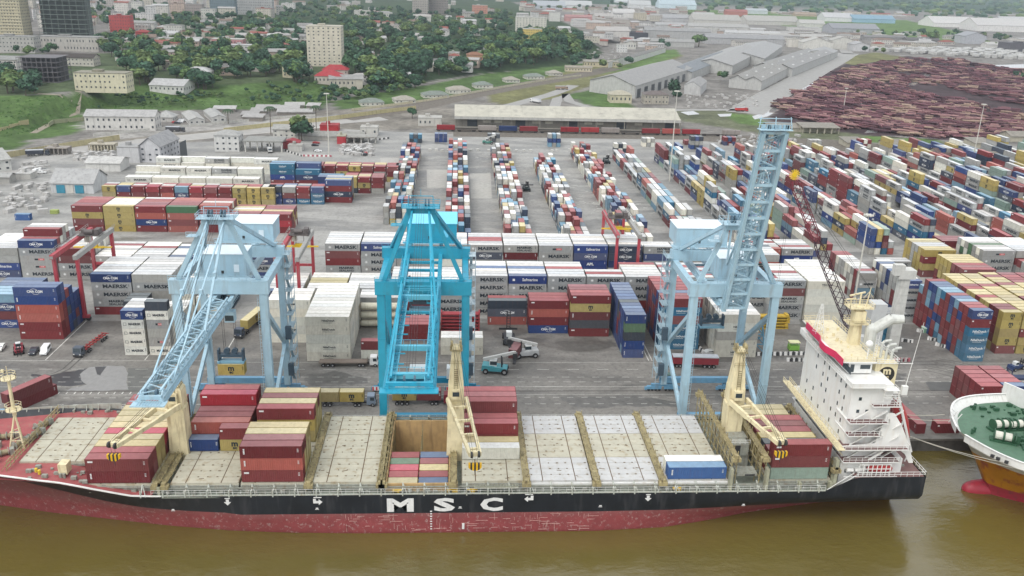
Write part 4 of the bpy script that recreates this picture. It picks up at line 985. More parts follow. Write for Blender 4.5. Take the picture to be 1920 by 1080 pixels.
# crane house gap between the tall lashing bridges
mb = MB(); mb.bx(58.4, 63, 164, 177, 5.6, 9.5); mb.bx(58.6, 62.8, 157.6, 160.2, 8.1, 8.9); mb.bx(58.8, 62.6, 163.5, 166, 9.5, 12.2); mb.bx(58.3, 63, 166, 169, 12.2, 12.4); mb.build('crane_house', greyfit, ship)
mb = MB(); mb.bx(60.3, 62.4, 157.55, 157.62, 8.15, 8.5); mb.bx(59.2, 60.8, 163.42, 163.5, 9.7, 11.9); mb.build('doorway', darkm, ship)
mb = MB(); mb.rail([(58.4, 164.2, 9.5), (63, 164.2, 9.5), (63, 177, 9.5)], 1, .04, 1.3); mb.rail([(58.4, 163.5, 12.2), (62.8, 163.5, 12.2)], 1., .04, 1.); mb.build('crane_house_railing', shipwhite, ship)
mb = MB()
for x in (-58.5, 56.9, 64.4, 71.6, 78.2): mb.bx(x-.3, x+.3, 155.6, 156.9, 5.5, 7.7 if x < 56 else (10.8 if x < 70 else 7.4))
mb.bx(78.6, 79.3, 156, 157.4, 5.5, 12.6); mb.build('container_stanchions', mat('stanchion_grey', C255(158,158,136), rough=.6, vary=.2, scale=1, stain=(.2,.15,.09), stain_amt=.5), ship)
# bow: winches, bollards, foremast, breakwater, rails
mb = MB(); mb.rail([(-96+i*2.6, YC-lerp_tab(-96+i*2.6, DECKH), lerp_tab(-96+i*2.6, TOP)) for i in range(3)], .3, .06, 2.0)
bul = MB()
for sg in (1,):
    X = np.linspace(-133, -76, 24)
    for a, b in zip(X, X[1:]):
        ya, yb = YC+sg*lerp_tab(a, DECKH), YC+sg*lerp_tab(b, DECKH); bul.add([(a, ya, 9.0), (b, yb, 9.0), (b, yb, 10.3), (a, ya, 10.3), (a, ya-.12, 9.0), (b, yb-.12, 9.0), (b, yb-.12, 10.3), (a, ya-.12, 10.3)], [(0,3,2,1),(4,5,6,7),(3,7,6,2)])
        bul.beam((a, ya-.1, 10.2), (a, ya-.9, 9.0), .14)
bul.build('bow_bulwark', mat('bulwark_grey', C255(172,176,166), rough=.6, vary=.15, scale=.8, stain=(.3,.2,.12), stain_amt=.5), ship)
mb = MB()
for x0, x1 in ((-76, -60),): mb.rail([(x, YC+lerp_tab(x, DECKH)-.3, lerp_tab(x, TOP)-.2) for x in np.linspace(x0, x1, 4)], 1.1, .06, 2.2)
mb.build('bow_railing', shipwhite, ship)
def winch(x, y, rz, z=8.6):
    e = bpy.data.objects.new('mooring_winch', None); COL.objects.link(e); e.parent = ship; e.location = (x, y, z); e.rotation_euler = (0, 0, rz)
    mb = MB(); mb.tube((-1.3, 0, 1.), (1.3, 0, 1.), .55, 12); mb.build('drum', mat('winch_rope', C255(150,140,112), rough=.8, vary=.3, scale=3), e)
    mb = MB()
    for a in (-1.4, -.1, 1.3): mb.tube((a-.06, 0, 1.), (a+.06, 0, 1.), .95, 14)
    mb.bx(-1.6, 1.6, -.8, .8, 0, .25); mb.bx(1.5, 2.4, -.6, .6, .2, 1.6); mb.tube((-1.5, 0, 1), (-2.1, 0, 1), .3, 8); mb.build('winch_frame', greyfit, e)
for a in ((-93, 166, .5), (-91, 170, 1.1), (-89.5, 173.5, 1.2), (-95, 173, .3), (-94.5, 162.5, .4), (-90, 178, 1.0), (-97, 169, .2)): winch(*a)
mb = MB()
for x, y in ((-78, 158), (-77.3, 158), (-72, 186), (-71.2, 186), (-86, 185), (-92, 161.5)): mb.tube((x, y, 8.4), (x, y, 9.5), .3, 8)
mb.build('bollards', greyfit, ship)
mb = MB()
for i in range(60):
    x = rnd.uniform(-86, -61); y = rnd.choice([rnd.uniform(156.8, 161.5), rnd.uniform(183.5, 186)]); s = rnd.uniform(.2, .7); 
    z = min(8.9, lerp_tab(x, TOP)-.35); mb.bx(x, x+s*1.6, y, y+s, z, z+s)
mb.build('deck_fittings', greyfit, ship)['kind'] = 'stuff'
mb = MB()       # breakwater ahead of the bow hatch
for y in np.arange(160, 185, 1.6): mb.beam((-89.3, y, 8.7), (-88.9, y, 11.0), .12); mb.beam((-90.4, y, 8.7), (-89.1, y, 10.6), .1)
for z in (9.4, 10.2, 11.0): mb.beam((-89.1, 160, z), (-88.9, 184.5, z), .13)
mb.build('breakwater', creamd, ship)
mb = MB(); X = np.linspace(-133, -58, 40)
for a_, b_ in zip(X, X[1:]): mb.beam((a_, YC-lerp_tab(a_, DECKH)-.02, lerp_tab(a_, TOP)+.05), (b_, YC-lerp_tab(b_, DECKH)-.02, lerp_tab(b_, TOP)+.05), .35, .2)
mb.build('sheer_rail', shipwhite, ship)
mb = MB(); bx, by = -91.2, 170.2
for dx, dy in ((-1.6, -1.2), (1.4, -1.2), (0, 1.6)): mb.tube((bx+dx, by+dy, 8.6), (bx, by, 16.5), .2, 6)
for z in (10.5, 12.5): mb.beam((bx-1.2, by-.9, z), (bx+1, by-.9, z), .14); mb.beam((bx-1.2, by-.9, z), (bx, by+1.2, z), .14)
mb.tube((bx, by, 16), (bx, by, 24.5), .42, 8, .3); mb.build('foremast', cream, ship)
mb = MB()
for z, r in ((17.3, 1.6), (24.4, 1.5)):
    mb.tube((bx, by, z), (bx, by, z+.15), r, 12); k = [(bx+r*math.cos(t), by+r*math.sin(t), z+.15) for t in np.linspace(0, 2*math.pi, 9)[:-1]]; mb.rail(k, 1.1, .05, 1.2, closed=True)
mb.tube((bx, by, 24.5), (bx, by, 27.2), .08, 5); mb.box((bx-.9, by, 26.1), (.5, .4, .6)); mb.build('mast_platforms', cream, ship)
mb = MB(); mb.bx(-78.5, -76.8, 158.4, 160.6, 9, 11.2); mb.tube((-77.6, 159.5, 9), (-77.6, 159.5, 10), .5, 8); mb.build('vent_hood', cream, ship)
mb = MB(); mb.tube((-83, 159, 9.3), (-83, 159, 10.1), .3, 8); mb.tube((-82.3, 158.7, 9.), (-82.3, 158.7, 9.9), .3, 8); mb.build('yellow_bollards', mat('yellow_paint', C255(210,180,60), rough=.6), ship)
# ---- superstructure
ss = ship
mb = MB(); mb.bx(80.3, 93.5, 157.6, 184.8, 5.6, 12.0); mb.build('deckhouse_base', shipwhite, ss)
mb = MB(); mb.bx(80.6, 89.2, 158.6, 183.8, 12.0, 28.6); mb.bx(89.2, 91.0, 160.5, 182, 12.0, 18.3); mb.build('accommodation_block', shipwhite, ss)
mb = MB(); mb.bx(81.4, 86.4, 163.4, 182.4, 28.9, 31.5); mb.add([(79.9, 162.8, 31.5), (81.2, 162.6, 31.5), (86.9, 162.6, 31.5), (86.9, 186, 31.5), (79.9, 186, 31.5), (79.9, 175.5, 31.5), (78.9, 172.5, 31.5), (78.9, 170, 31.5), (79.9, 167, 31.5)]+[(79.9, 162.8, 31.75), (81.2, 162.6, 31.75), (86.9, 162.6, 31.75), (86.9, 186, 31.75), (79.9, 186, 31.75), (79.9, 175.5, 31.75), (78.9, 172.5, 31.75), (78.9, 170, 31.75), (79.9, 167, 31.75)],
       [tuple(range(9))[::-1], tuple(range(9, 18))]+[(i, (i+1) % 9, 9+(i+1) % 9, 9+i) for i in range(9)]); mb.bx(79.6, 86.5, 157.0, 163.3, 28.5, 28.7); mb.bx(79.6, 81.3, 163.3, 185.8, 28.5, 28.7); mb.bx(79.6, 86.5, 182.5, 185.8, 28.6, 30.0); mb.beam((79.7, 157, 29.1), (79.7, 160, 29.1), .1, .9); mb.beam((79.7, 157.1, 29.1), (86.5, 157.1, 29.1), .1, .9); mb.rail([(79.6, 160, 28.7), (79.6, 185.6, 28.7)], 1.1, .05, 1.3)
mb.build('bridge', shipwhite, ss)
mb = MB(); mb.bx(80.0, 86.8, 162.8, 185.9, 31.76, 31.8); mb.build('bridge_roof_deck', mat('roof_deck_cream', C255(216,206,176), rough=.7, vary=.08, scale=.6, stain=(.45,.33,.2), stain_amt=.4), ss)
mb = MB()
for a, b in (((79.8, 163.0), (79.8, 167)), ((79.8, 167), (78.8, 170)), ((78.8, 170), (78.8, 172.5)), ((78.8, 172.5), (79.8, 175.5)), ((79.8, 175.5), (79.8, 183.4))): mb.beam((a[0], a[1], 31.55), (b[0], b[1], 31.55), .16, 1.5)
mb.build('red_bridge_visor', mat('visor_red', C255(206,52,92), rough=.5, vary=.05), ss)
mb = MB(); mb.bx(80.84, 80.9, 161, 181.4, 29.7, 31.0); mb.build('bridge_windows_front', glass, ss)
mb = MB(); mb.bx(81.8, 82.6, 163.34, 163.4, 29.2, 30.9); mb.bx(83.9, 86.0, 163.34, 163.4, 29.9, 30.8); mb.build('bridge_windows_side', glass, ss)
for lv in range(6):
    for y in (161.5, 164, 166.6, 170.2, 172.8, 176.6, 180.4):
        if rnd.random() < .8: mb = MB(); mb.bx(80.55, 80.6, y-.22, y+.22, 13.3+lv*2.65, 14.2+lv*2.65); mb.build('porthole', glass, ss)
for x, z in ((82.6, 25.4), (82.5, 22.6), (84.4, 22.6), (82.6, 13.8), (84.8, 13.8), (81.6, 9.2), (82.8, 9.2)):
    mb = MB(); mb.bx(x-.3, x+.3, 158.52, 158.6, z-.35, z+.35) if z > 10 else mb.bx(x-.2, x+.2, 157.53, 157.6, z-.4, z+.4); mb.build('porthole', glass, ss)
brown = mat('deck_brown', C255(112,82,80), rough=.8, vary=.15, scale=.6)
for x0, x1, y0, z in ((80.2, 88.4, 156.4, 20.9), (80.4, 87.2, 156.6, 17.9), (80.0, 93.6, 156.0, 15.0), (80.1, 92.2, 156.2, 12.0), (85, 90.8, 157.4, 24.2)):
    mb = MB(); mb.bx(x0, x1, y0, 186.0 if z < 16 else 163.6, z-.18, z); mb.build('gallery_deck', shipwhite, ss)
    mb = MB(); mb.bx(x0+.15, x1-.15, y0+.15, 158.5 if x1 < 89.3 else 160.3, z, z+.02); mb.build('gallery_floor', brown, ss)
    mb = MB(); mb.rail([(x0, y0+.05, z), (x1, y0+.05, z), (x1, y0+3, z)], 1.05, .045, 1.3); mb.build('gallery_railing', shipwhite, ss)
mb = MB()
for z in (12.02, 15.02, 17.92, 20.92):
    for x in (81.8, 85.6, 89): mb.beam((x+2.2, 156.9, z+2.6 if z > 17 else z+2.8), (x, 158.2, z), .9, .12)
mb.build('stairs', shipwhite, ss)
# white side plate sloping down to the stern, with its lifeboat ramp
def plate(name, pts, y, th, m, par=ss):
    mb = MB(); P = [wall_hit(px, py, y) for px, py in pts]; n = len(P)
    mb.add([(x, y, z) for x, z in P]+[(x, y+th, z) for x, z in P], [tuple(range(n))[::-1], tuple(range(n, 2*n))]+[(i, (i+1) % n, n+(i+1) % n, n+i) for i in range(n)]); return mb.build(name, m, par)
plate('stern_side_plate', [(1570,842),(1572,838),(1640,832),(1660,785),(1662,776),(1678,776),(1692,800),(1705,835),(1712,868),(1704,868),(1697,852),(1688,845),(1600,847)], 157.3, .3, shipwhite)
mb = MB()
for y in (162, 166.5): mb.beam((92.6, y, 24.0), (97.6, y, 11.0), .35, .5)
for t in np.linspace(.1, .9, 6): mb.beam((92.6+5*t, 162, 24-13*t), (92.6+5*t, 166.5, 24-13*t), .25)
for y in (162, 166.5): mb.beam((94.6, y, 18.8), (92.8, y, 8.7), .25); mb.beam((97.4, y, 11.4), (96.6, y, 8.7), .25)
mb.build('lifeboat_ramp', shipwhite, ss)
orange = mat('lifeboat_red', C255(176,60,60), rough=.4)
mb = MB()
for i in range(6):
    t0, t1 = i/6, (i+1)/6; r = lambda t: .35+1.1*math.sin(math.pi*min(1, .15+t*.8))
    mb.tube((93.6+4.2*t0-.2, 164.2, 22.3-10.6*t0), (93.6+4.2*t1-.2, 164.2, 22.3-10.6*t1), r(t0), 10, r(t1))
mb.build('stern_lifeboat', orange, ss)
mb = MB(); L_ = [(85.9, .2), (86.3, .75), (87.3, .95), (90, .95), (91, .75), (91.4, .2)]
for (a, ra), (b, rb) in zip(L_, L_[1:]): mb.tube((a, 157.2, 10.0), (b, 157.2, 10.0), ra*.85, 10, rb*.85)
mb.build('side_rescue_boat', orange, ss)
mb = MB()
for x in (81.6, 83.4): mb.tube((x, 157.2, 9.6), (x+1.4, 157.2, 9.6), .45, 10)
mb.tube((85.3, 157.4, 8.8), (85.3, 157.4, 11.4), .45, 10); mb.beam((85.3, 157.3, 11.3), (88.4, 156.8, 14.2), .3, .35); mb.box((85.3, 157.3, 11.3), (1.1, 1, 1)); mb.build('boat_davit_and_rafts', shipwhite, ss)
mb = MB(); mb.bx(80.6, 92, 155.8, 156.0, 8.75, 8.85); mb.rail([(83.2, 155.6, 8.9), (98, 155.6, 8.9), (98, 187, 8.9), (83.2, 187, 8.9)], 1.1, .045, 1.4)
mb.beam((77.4, 155.6, 5.9), (82.6, 155.6, 9.9), .12); mb.beam((77.8, 155.6, 5.4), (83, 155.6, 9.2), .12); mb.build('poop_railing', shipwhite, ss)
mb = MB()
for i in range(8): mb.bx(83.6+i*.95, 83.75+i*.95, 155.9, 156.05, 8.75, 11.6)
for z in (9.6, 10.5, 11.5): mb.bx(83.6, 90.4, 155.88, 156.0, z, z+.12)
mb.build('pilot_grating', shipwhite, ss)
mb = MB()
for i in range(22): x = rnd.uniform(84, 97); y = rnd.uniform(156.5, 186); s = rnd.uniform(.3, .9); mb.bx(x, x+s*1.4, y, y+s, 8.75, 8.75+s*1.2)
mb.build('poop_fittings', greyfit, ss)['kind'] = 'stuff'
# walkway across the front of the house
mb = MB(); mb.bx(78.3, 79.9, 155.8, 188.4, 15.0, 15.2); mb.rail([(78.35, 155.8, 15.2), (78.35, 188.4, 15.2)], 1.0, .05, 1.5); mb.rail([(79.85, 159, 15.2), (79.85, 188.4, 15.2)], 1.0, .05, 1.5)
for y in np.arange(158, 188, 3): mb.beam((80.6, y, 12.6), (78.5, y, 15.), .16)
mb.build('lashing_walkway', cream, ss)
# funnel with its round mark, exhaust pipes
mb = MB(); mb.bx(88.0, 92.8, 165.0, 175, 18.3, 30.4); mb.build('funnel', cream, ss)
mb = MB(); mb.tube((90.6, 164.92, 27.9), (90.6, 164.99, 27.9), 1.75, 28); mb.build('funnel_mark_disc', mat('mark_black', (.03, .028, .026), rough=.5), ss)
mb = MB(); text_mb(mb, 'm', (90.6, 164.86, 28.7), 2.3, bold=.1); text_mb(mb, 'sc', (90.6, 164.86, 27.25), 1.35, bold=.07, sx=1.0); mb.build('funnel_mark_letters', cream, ss)
mb = MB(); mb.rail([(87.4, 164.6, 30.4), (92.8, 164.6, 30.4), (92.8, 175, 30.4)], 1.1, .05, 1.2); mb.bx(87.2, 93.2, 163.4, 165, 24.2, 24.35); mb.rail([(87.2, 163.4, 24.3), (93.2, 163.4, 24.3), (93.2, 176, 24.3)], 1.1, .05, 1.2)
mb.beam((84, 164.7, 30.6), (95.8, 164.7, 30.5), .12); mb.build('funnel_railing', shipwhite, ss)
mb = MB(); steel = mat('exhaust_grey', C255(196,198,192), rough=.4, vary=.1, stain=(.1,.09,.08), stain_amt=.3)
mb.tube((88.8, 171, 28), (88.8, 171, 36.0), 1.25, 14); mb.tube((88.8, 171, 35.4), (92.6, 170.4, 38.4), 1.15, 14); mb.tube((92.4, 170.4, 38.2), (94.8, 169.6, 38.6), 1.1, 14, .9); mb.sphere((88.8, 171, 35.8), 1.25, 12, 8)
for i, x in enumerate((90.2, 91.1, 92.0)): mb.path([(x, 168-i*.6, 30), (x, 168-i*.6, 33.6-i*.6), (x+.4, 168-i*.6, 34.2-i*.6), (x+1.8, 168-i*.6, 34.4-i*.6)], .3, 8)
mb.build('exhaust_pipes', steel, ss, smooth=False)
mb = MB(); mb.tube((94.79, 169.6, 38.6), (94.85, 169.58, 38.62), .85, 12); mb.build('exhaust_mouth', darkm, ss)
# radar mast with platforms, lattice signal mast, radome, whip aerial
mb = MB(); mx_, my = 86.0, 172.5
mb.add([(mx_-1.1, my-1.1, 31.7), (mx_+1.1, my-1.1, 31.7), (mx_+1.1, my+1.1, 31.7), (mx_-1.1, my+1.1, 31.7), (mx_-.7, my-.7, 40.5), (mx_+.7, my-.7, 40.5), (mx_+.7, my+.7, 40.5), (mx_-.7, my+.7, 40.5)], [(0,1,5,4),(1,2,6,5),(2,3,7,6),(3,0,4,7),(4,5,6,7)])
for z, w in ((36.6, 2.3), (40.2, 2.7)):
    mb.bx(mx_-w, mx_+w, my-1.6, my+1.6, z, z+.15); mb.rail([(mx_-w, my-1.6, z), (mx_+w, my-1.6, z), (mx_+w, my+1.6, z), (mx_-w, my+1.6, z)], 1.1, .05, 1.3, closed=True)
mb.bx(mx_-1.2, mx_+1.2, my-1.4, my+.8, 37.2, 39.6)
mb.tube((mx_+1.5, my, 40.3), (mx_+1.9, my, 44.6), .18, 6, .08); mb.tube((mx_, my, 40.3), (mx_, my, 43.2), .2, 6); mb.beam((mx_-2.6, my-.4, 42.9), (mx_+1.0, my+.4, 43.4), .28, .3)
mb.beam((mx_-1.9, my, 40.3), (mx_-1.9, my, 42), .12); mb.beam((mx_-3.1, my-.2, 42), (mx_-.9, my+.2, 42.1), .2, .25)
for s in (-1, 1): mb.beam((mx_+1.7, my, 43.6), (mx_+1.7+s*1.1, my, 42.2), .08)
mb.build('radar_mast', cream, ss)
mb = MB(); lx, ly = 80.6, 178.5
for a, b in ((-.9, -.9), (.9, -.9), (.9, .9), (-.9, .9)): mb.beam((lx+a, ly+b, 31.8), (lx+a*.15, ly+b*.15, 38.6), .11)
for i in range(6):
    s = 1-.85*i/6; z = 31.9+i*1.1
    for p, q in (((-.9,-.9),(.9,-.9)),((.9,-.9),(.9,.9)),((.9,.9),(-.9,.9)),((-.9,.9),(-.9,-.9))): mb.beam((lx+p[0]*s, ly+p[1]*s, z), (lx+q[0]*s, ly+q[1]*s, z+.4), .08)
mb.build('lattice_mast', shipwhite, ss)
mb = MB(); mb.sphere((85.4, 164.2, 35.2), .75, 12, 8); mb.tube((85.4, 164.2, 31.8), (85.4, 164.2, 34.6), .16, 6)
for z in np.arange(32, 37, .5): mb.bx(86.2, 86.8, 163.3, 163.36, z, z+.06)
mb.beam((86.2, 163.3, 31.8), (86.2, 163.3, 37.5), .08); mb.beam((86.8, 163.3, 31.8), (86.8, 163.3, 37.5), .08); mb.build('radome', shipwhite, ss, smooth=False)
mb = MB(); mb.rail([(80, 162.8, 31.8), (86.8, 162.8, 31.8), (86.8, 185.8, 31.8)], 1.1, .05, 1.4); mb.rail([(80, 174, 31.8), (80, 185.8, 31.8), (86, 185.8, 31.8)], 1.1, .05, 1.4)
for i in range(14): x = rnd.uniform(81, 86); y = rnd.uniform(164, 184); s = rnd.uniform(.2, .5); mb.bx(x, x+s, y, y+s, 31.8, 31.8+s*1.6)
mb.build('monkey_island_railing', cream, ss)
mb = MB(); mb.tube((94.0, 163, 24.3), (95.4, 163, 40.5), .09, 5, .04); mb.bx(93.4, 94.6, 162.6, 163.4, 24.2, 26.2); mb.build('whip_aerial', shipwhite, ss)
mb = MB(); mb.bx(86.9, 90.2, 157.6, 159.6, 27.6, 27.75); mb.rail([(86.9, 157.6, 25.6), (90.2, 157.6, 25.6)], 1.1, .05, .9); mb.bx(87, 87.15, 157.7, 157.85, 24.2, 27.6); mb.bx(90, 90.15, 157.7, 157.85, 24.2, 27.6); mb.build('wing_canopy', shipwhite, ss)
# mooring lines to the quay
rope = mat('mooring_rope', C255(190,186,172), rough=.9)
def line(name, a, b, sag=1.2, r=.07, n=8, label=None, cat='rope'):
    mb = MB(); pts = []
    for i in range(n+1):
        t = i/n; p = Vector(a).lerp(Vector(b), t); p.z -= sag*4*t*(1-t); pts.append(p)
    mb.path(pts, r, 5); o = mb.build(name, rope); 
    if label: tag(o, label, cat, 'mooring lines')
    return o
# ------------------------------------------------------------------ quay cranes
def sts(label, xc, bc, m1, m2, mroof, boom_z, apex_z, boom_w, up, side, tip_y, houses, bogie_guard=False, yt=194., spread_z=17.5, cab=True):
    """xc centre between the legs, bc boom centre, side=+1 stair tower on the right"""
    e = thing('quay_crane', label, 'gantry crane', (xc, 203, 0), 0, 'ship to shore gantry cranes')
    P = lambda x, y, z: (x-xc, y-203, z)
    hw = 9.75; YS_, YL = 193.0, 213.5; lw = 1.75; ztp = 38.3; zt2 = 39.9
    def part(name, mb, m=m1, par=e, label=None):
        mb.v = [(x-xc, y-203, z) for x, y, z in mb.v] if par is e else mb.v
        return mb.build(name, m, par, label)
    for s in (-1, 1):
        x = xc+s*hw
        mb = MB(); mb.bx(x-lw/2, x+lw/2, YS_-.8, YS_+.8, 2.2, ztp-3.3); mb.bx(x-lw/2-.06, x+lw/2+.06, YS_-.87, YS_+.87, 24, 24.2); mb.bx(x-lw/2-.06, x+lw/2+.06, YS_-.87, YS_+.87, 12, 12.2); part('leg', mb)
        mb = MB(); mb.bx(x-lw*.45, x+lw*.45, YL-.75, YL+.75, 2.2, zt2-2.7); mb.bx(x-lw*.45-.06, x+lw*.45+.06, YL-.82, YL+.82, 14, 14.2); part('leg', mb)
        mb = MB(); mb.beam((x, YS_+.8, 30), (x, YL-.75, 14.5), 1.0, 1.0); mb.beam((x, YL-.75, 13.6), (x, YS_+.8, 3.6), .8, 1.3); part('side_brace', mb)
        mb = MB(); mb.bx(x-.7, x+.7, YS_+.9, YL-.8, 35.6, 37.4); part('top_side_beam', mb)
    mb = MB(); mb.bx(xc-hw-1.3, xc+hw+1.3, YS_-1.0, YS_+1.0, ztp-3.3, ztp); mb.bx(xc-hw-1.1, xc+hw+1.1, YS_-1.04, YS_-1.0, ztp-.35, ztp-.2); part('portal_beam', mb)
    mb = MB(); mb.bx(xc-hw-1.2, xc+hw+1.2, YL-.95, YL+.95, zt2-2.7, zt2); part('portal_beam', mb)
    for y in (YS_, YL):
        mb = MB(); mb.bx(xc-hw-1, xc+hw+1, y-.6, y+.6, 2.6, 4.1); part('sill_beam', mb, m2)
        for s in (-1, 1):
            x = xc+s*hw; b = bpy.data.objects.new('bogie', None); COL.objects.link(b); b.parent = e; b.location = (x-xc, y-203, 0)
            mb = MB(); mb.bx(-3.2, 3.2, -.35, .35, 1.5, 2.2); mb.bx(-4.3, -.4, -.45, .45, .7, 1.5); mb.bx(.4, 4.3, -.45, .45, .7, 1.5); mb.bx(-.5, .5, -.5, .5, 2.2, 2.65); mb.bx(-4.9, -4.3, -.3, .3, .4, 1.2); mb.bx(4.3, 4.9, -.3, .3, .4, 1.2); mb.build('bogie_frame', m2, b)
            for wx in (-3.8, -2.8, -1.9, -.9, .9, 1.9, 2.8, 3.8):
                mb = MB(); mb.tube((wx, -.22, .42), (wx, .22, .42), .36, 10); mb.build('wheel', darkm, b)
            if bogie_guard:
                mb = MB()
                for i in range(10): mb.bx(-4.6+i*.95, -4.2+i*.95, -.62, -.5, .5, 1.5)
                mb.build('striped_guard', mat('guard_red', C255(190,40,60), rough=.5), b)
                mb = MB(); mb.bx(-4.7, 4.7, -.6, -.52, .45, 1.55); mb.build('guard_panel', mat('guard_white', (.7,.7,.7), rough=.5), b)
    # A-frame
    ax = 1.9; ay = YS_-1.0
    for s in (-1, 1):
        mb = MB(); mb.beam((xc+s*8.9, YS_, ztp), (bc+s*ax*1.1, ay, apex_z), 1.15, 1.0); part('a_frame_leg', mb)
        mb = MB(); mb.beam((bc+s*ax*1.15, ay+.8, apex_z-.4), (xc+s*8.6, YL, zt2), .85, .8); part('back_stay', mb)
    mb = MB(); mb.bx(bc-3.2, bc+3.2, ay-.9, ay+.9, apex_z-1.4, apex_z); part('apex_beam', mb)
    mb = MB(); mb.bx(bc-4.2, bc+4.2, ay-2, ay+2.2, apex_z-.02, apex_z+.06); mb.rail([(bc-4.2, ay-2, apex_z), (bc+4.2, ay-2, apex_z), (bc+4.2, ay+2.2, apex_z), (bc-4.2, ay+2.2, apex_z)], 1.1, .05, 1.2, closed=True)
    mb.bx(bc-6.6, bc-4.2, ay-1.4, ay+1, apex_z-4.2, apex_z-4.1); mb.rail([(bc-6.6, ay-1.4, apex_z-4.1), (bc-4.2, ay-1.4, apex_z-4.1)], 1.1, .05, 1.1)
    part('apex_platform', mb)
    mb = MB()
    for s in (-1, 1):
        for q in (-.35, .35): mb.tube((bc+s*1.4+q-.16, ay, apex_z+.9), (bc+s*1.4+q+.16, ay, apex_z+.9), .85, 14)
    part('apex_sheaves', mb, mat('sheave_slate', C255(70,96,112), rough=.5))
    mb = MB()
    for s in (-1, 1): mb.beam((bc+s*2.7, ay, apex_z-.5), (bc+s*2.7, ay, apex_z+2.4), .16)
    mb.beam((bc-2.7, ay, apex_z+2.4), (bc+2.7, ay, apex_z+2.4), .16); mb.beam((bc, ay, apex_z+2.4), (bc, ay, apex_z+4), .08); part('hoist_frame', mb)
    # landside girder
    for s in (-1, 1):
        mb = MB(); mb.bx(bc+s*boom_w-.45, bc+s*boom_w+.45, 188, 238, boom_z-1.1, boom_z+.6); part('rear_girder', mb)
    mb = MB()
    for y in np.arange(190, 239, 6): mb.bx(bc-boom_w, bc+boom_w, y-.3, y+.3, boom_z-.6, boom_z)
    mb.bx(bc-boom_w-1.3, bc-boom_w-.45, 190, 238, boom_z-.3, boom_z-.2); mb.rail([(bc-boom_w-1.3, 190, boom_z-.2), (bc-boom_w-1.3, 238, boom_z-.2)], 1.1, .045, 2.4); part('girder_walkway', mb)
    # boom, modelled along its own axis then raised or lowered at the hinge
    Lb = 188-tip_y; hinge = Vector((bc, 188, boom_z)); ang = math.radians(up)
    def B(s, w, h): return Vector((bc+w, hinge.y-(s*math.cos(ang))+h*math.sin(ang), hinge.z+s*math.sin(ang)+h*math.cos(ang)))
    bm = bpy.data.objects.new('boom', None); COL.objects.link(bm); bm.parent = e
    def bpart(name, mb, m=m1): mb.v = [(x-xc, y-203, z) for x, y, z in mb.v]; return mb.build(name, m, bm)
    for s in (-1, 1):
        mb = MB(); mb.beam(B(0, s*boom_w, 0), B(Lb, s*boom_w*.96, 0), .7, 1.5); mb.beam(B(0, s*boom_w, 1.7), B(Lb*.97, s*boom_w*.8, 1.7), .35, .35)
        n = 14
        for i in range(n): a, b = Lb*i/n, Lb*(i+1)/n; mb.beam(B(a, s*boom_w, .7), B((a+b)/2, s*boom_w*.95, 1.7), .2); mb.beam(B((a+b)/2, s*boom_w*.95, 1.7), B(b, s*boom_w, .7), .2)
        bpart('boom_girder', mb)
    mb = MB(); n = 11
    for i in range(n+1):
        s0 = Lb*i/n; mb.beam(B(s0, -boom_w, -.2), B(s0, boom_w, -.2), .4, .55) if i in (0, 3, 7, n) or boom_w < 3 else mb.beam(B(s0, -boom_w, .6), B(s0, -boom_w*.35, .6), .2)
        if i < n and boom_w < 3: mb.beam(B(s0, -boom_w, 1.7), B(s0+Lb/n/2, boom_w, 1.7), .18); mb.beam(B(s0+Lb/n/2, boom_w, 1.7), B(s0+Lb/n, -boom_w, 1.7), .18)
    for zz in (-.1, .7):
        for k in range(26):
            a = rnd.uniform(1, Lb-4); w = rnd.uniform(-boom_w, boom_w)*.8; mb.beam(B(a, w, zz), B(a+rnd.uniform(1.5, 3.5), w+rnd.uniform(-.5, .5), zz+rnd.uniform(-.2, .8)), rnd.uniform(.08, .28)) if boom_w < 3 else None
    if up > 30:
        for i in range(22):
            a0, a1 = Lb*i/22, Lb*(i+1)/22; s = 1 if i % 2 else -1
            mb.beam(B(a0, -s*boom_w, 0), B(a1, s*boom_w, 0), .2); mb.beam(B(a0, -s*boom_w, 1.7), B(a1, s*boom_w*.9, 1.7), .2)
            if i % 3 == 0: mb.beam(B(a0, -boom_w, 1.7), B(a0, boom_w, 1.7), .35)
        for w in (-.9, -.3, .5, 1.1): mb.beam(B(1, w, .5), B(Lb-1, w, .8), .12)
        for k in range(16): a0 = rnd.uniform(1, Lb-2); w = rnd.uniform(-1.6, 1.2); mb.box(B(a0, w, .6), (rnd.uniform(.3, 1.0), .5, rnd.uniform(.3, 1.2)))
        for k in range(9): w = rnd.uniform(-boom_w-1, boom_w+1); mb.box(B(Lb+.8, w, 1.0), (.7, .7, .9))
        for w in (-boom_w-1, 0, boom_w+1): mb.beam(B(Lb+.8, w, 0), B(Lb+3.0, w*.9, 1), .14)
        mb.beam(B(Lb+2.6, -boom_w-1, 1), B(Lb+2.6, boom_w+1, 1), .14)
    bpart('boom_lacing', mb)
    mb = MB()
    for s in (-1, 1):
        for q in (.4, 1.1):
            mb.beam(B(0, s*(boom_w+.5), q), B(Lb, s*(boom_w*.96+.5), q), .07)
        for i in range(20): mb.beam(B(Lb*i/19, s*(boom_w+.5), 0), B(Lb*i/19, s*(boom_w+.5), 1.15), .06)
        mb.beam(B(0, s*(boom_w+.15), -.2), B(Lb, s*(boom_w+.15), -.2), .9, .06)
    for i in range(9): mb.beam(B(Lb-.6, -boom_w+boom_w*2*i/8, .2), B(Lb+1.6, -boom_w+boom_w*2*i/8, .2), .12)
    for q in (.2, 1.2): mb.beam(B(Lb+1.6, -boom_w-1, q), B(Lb+1.6, boom_w+1, q), .1)
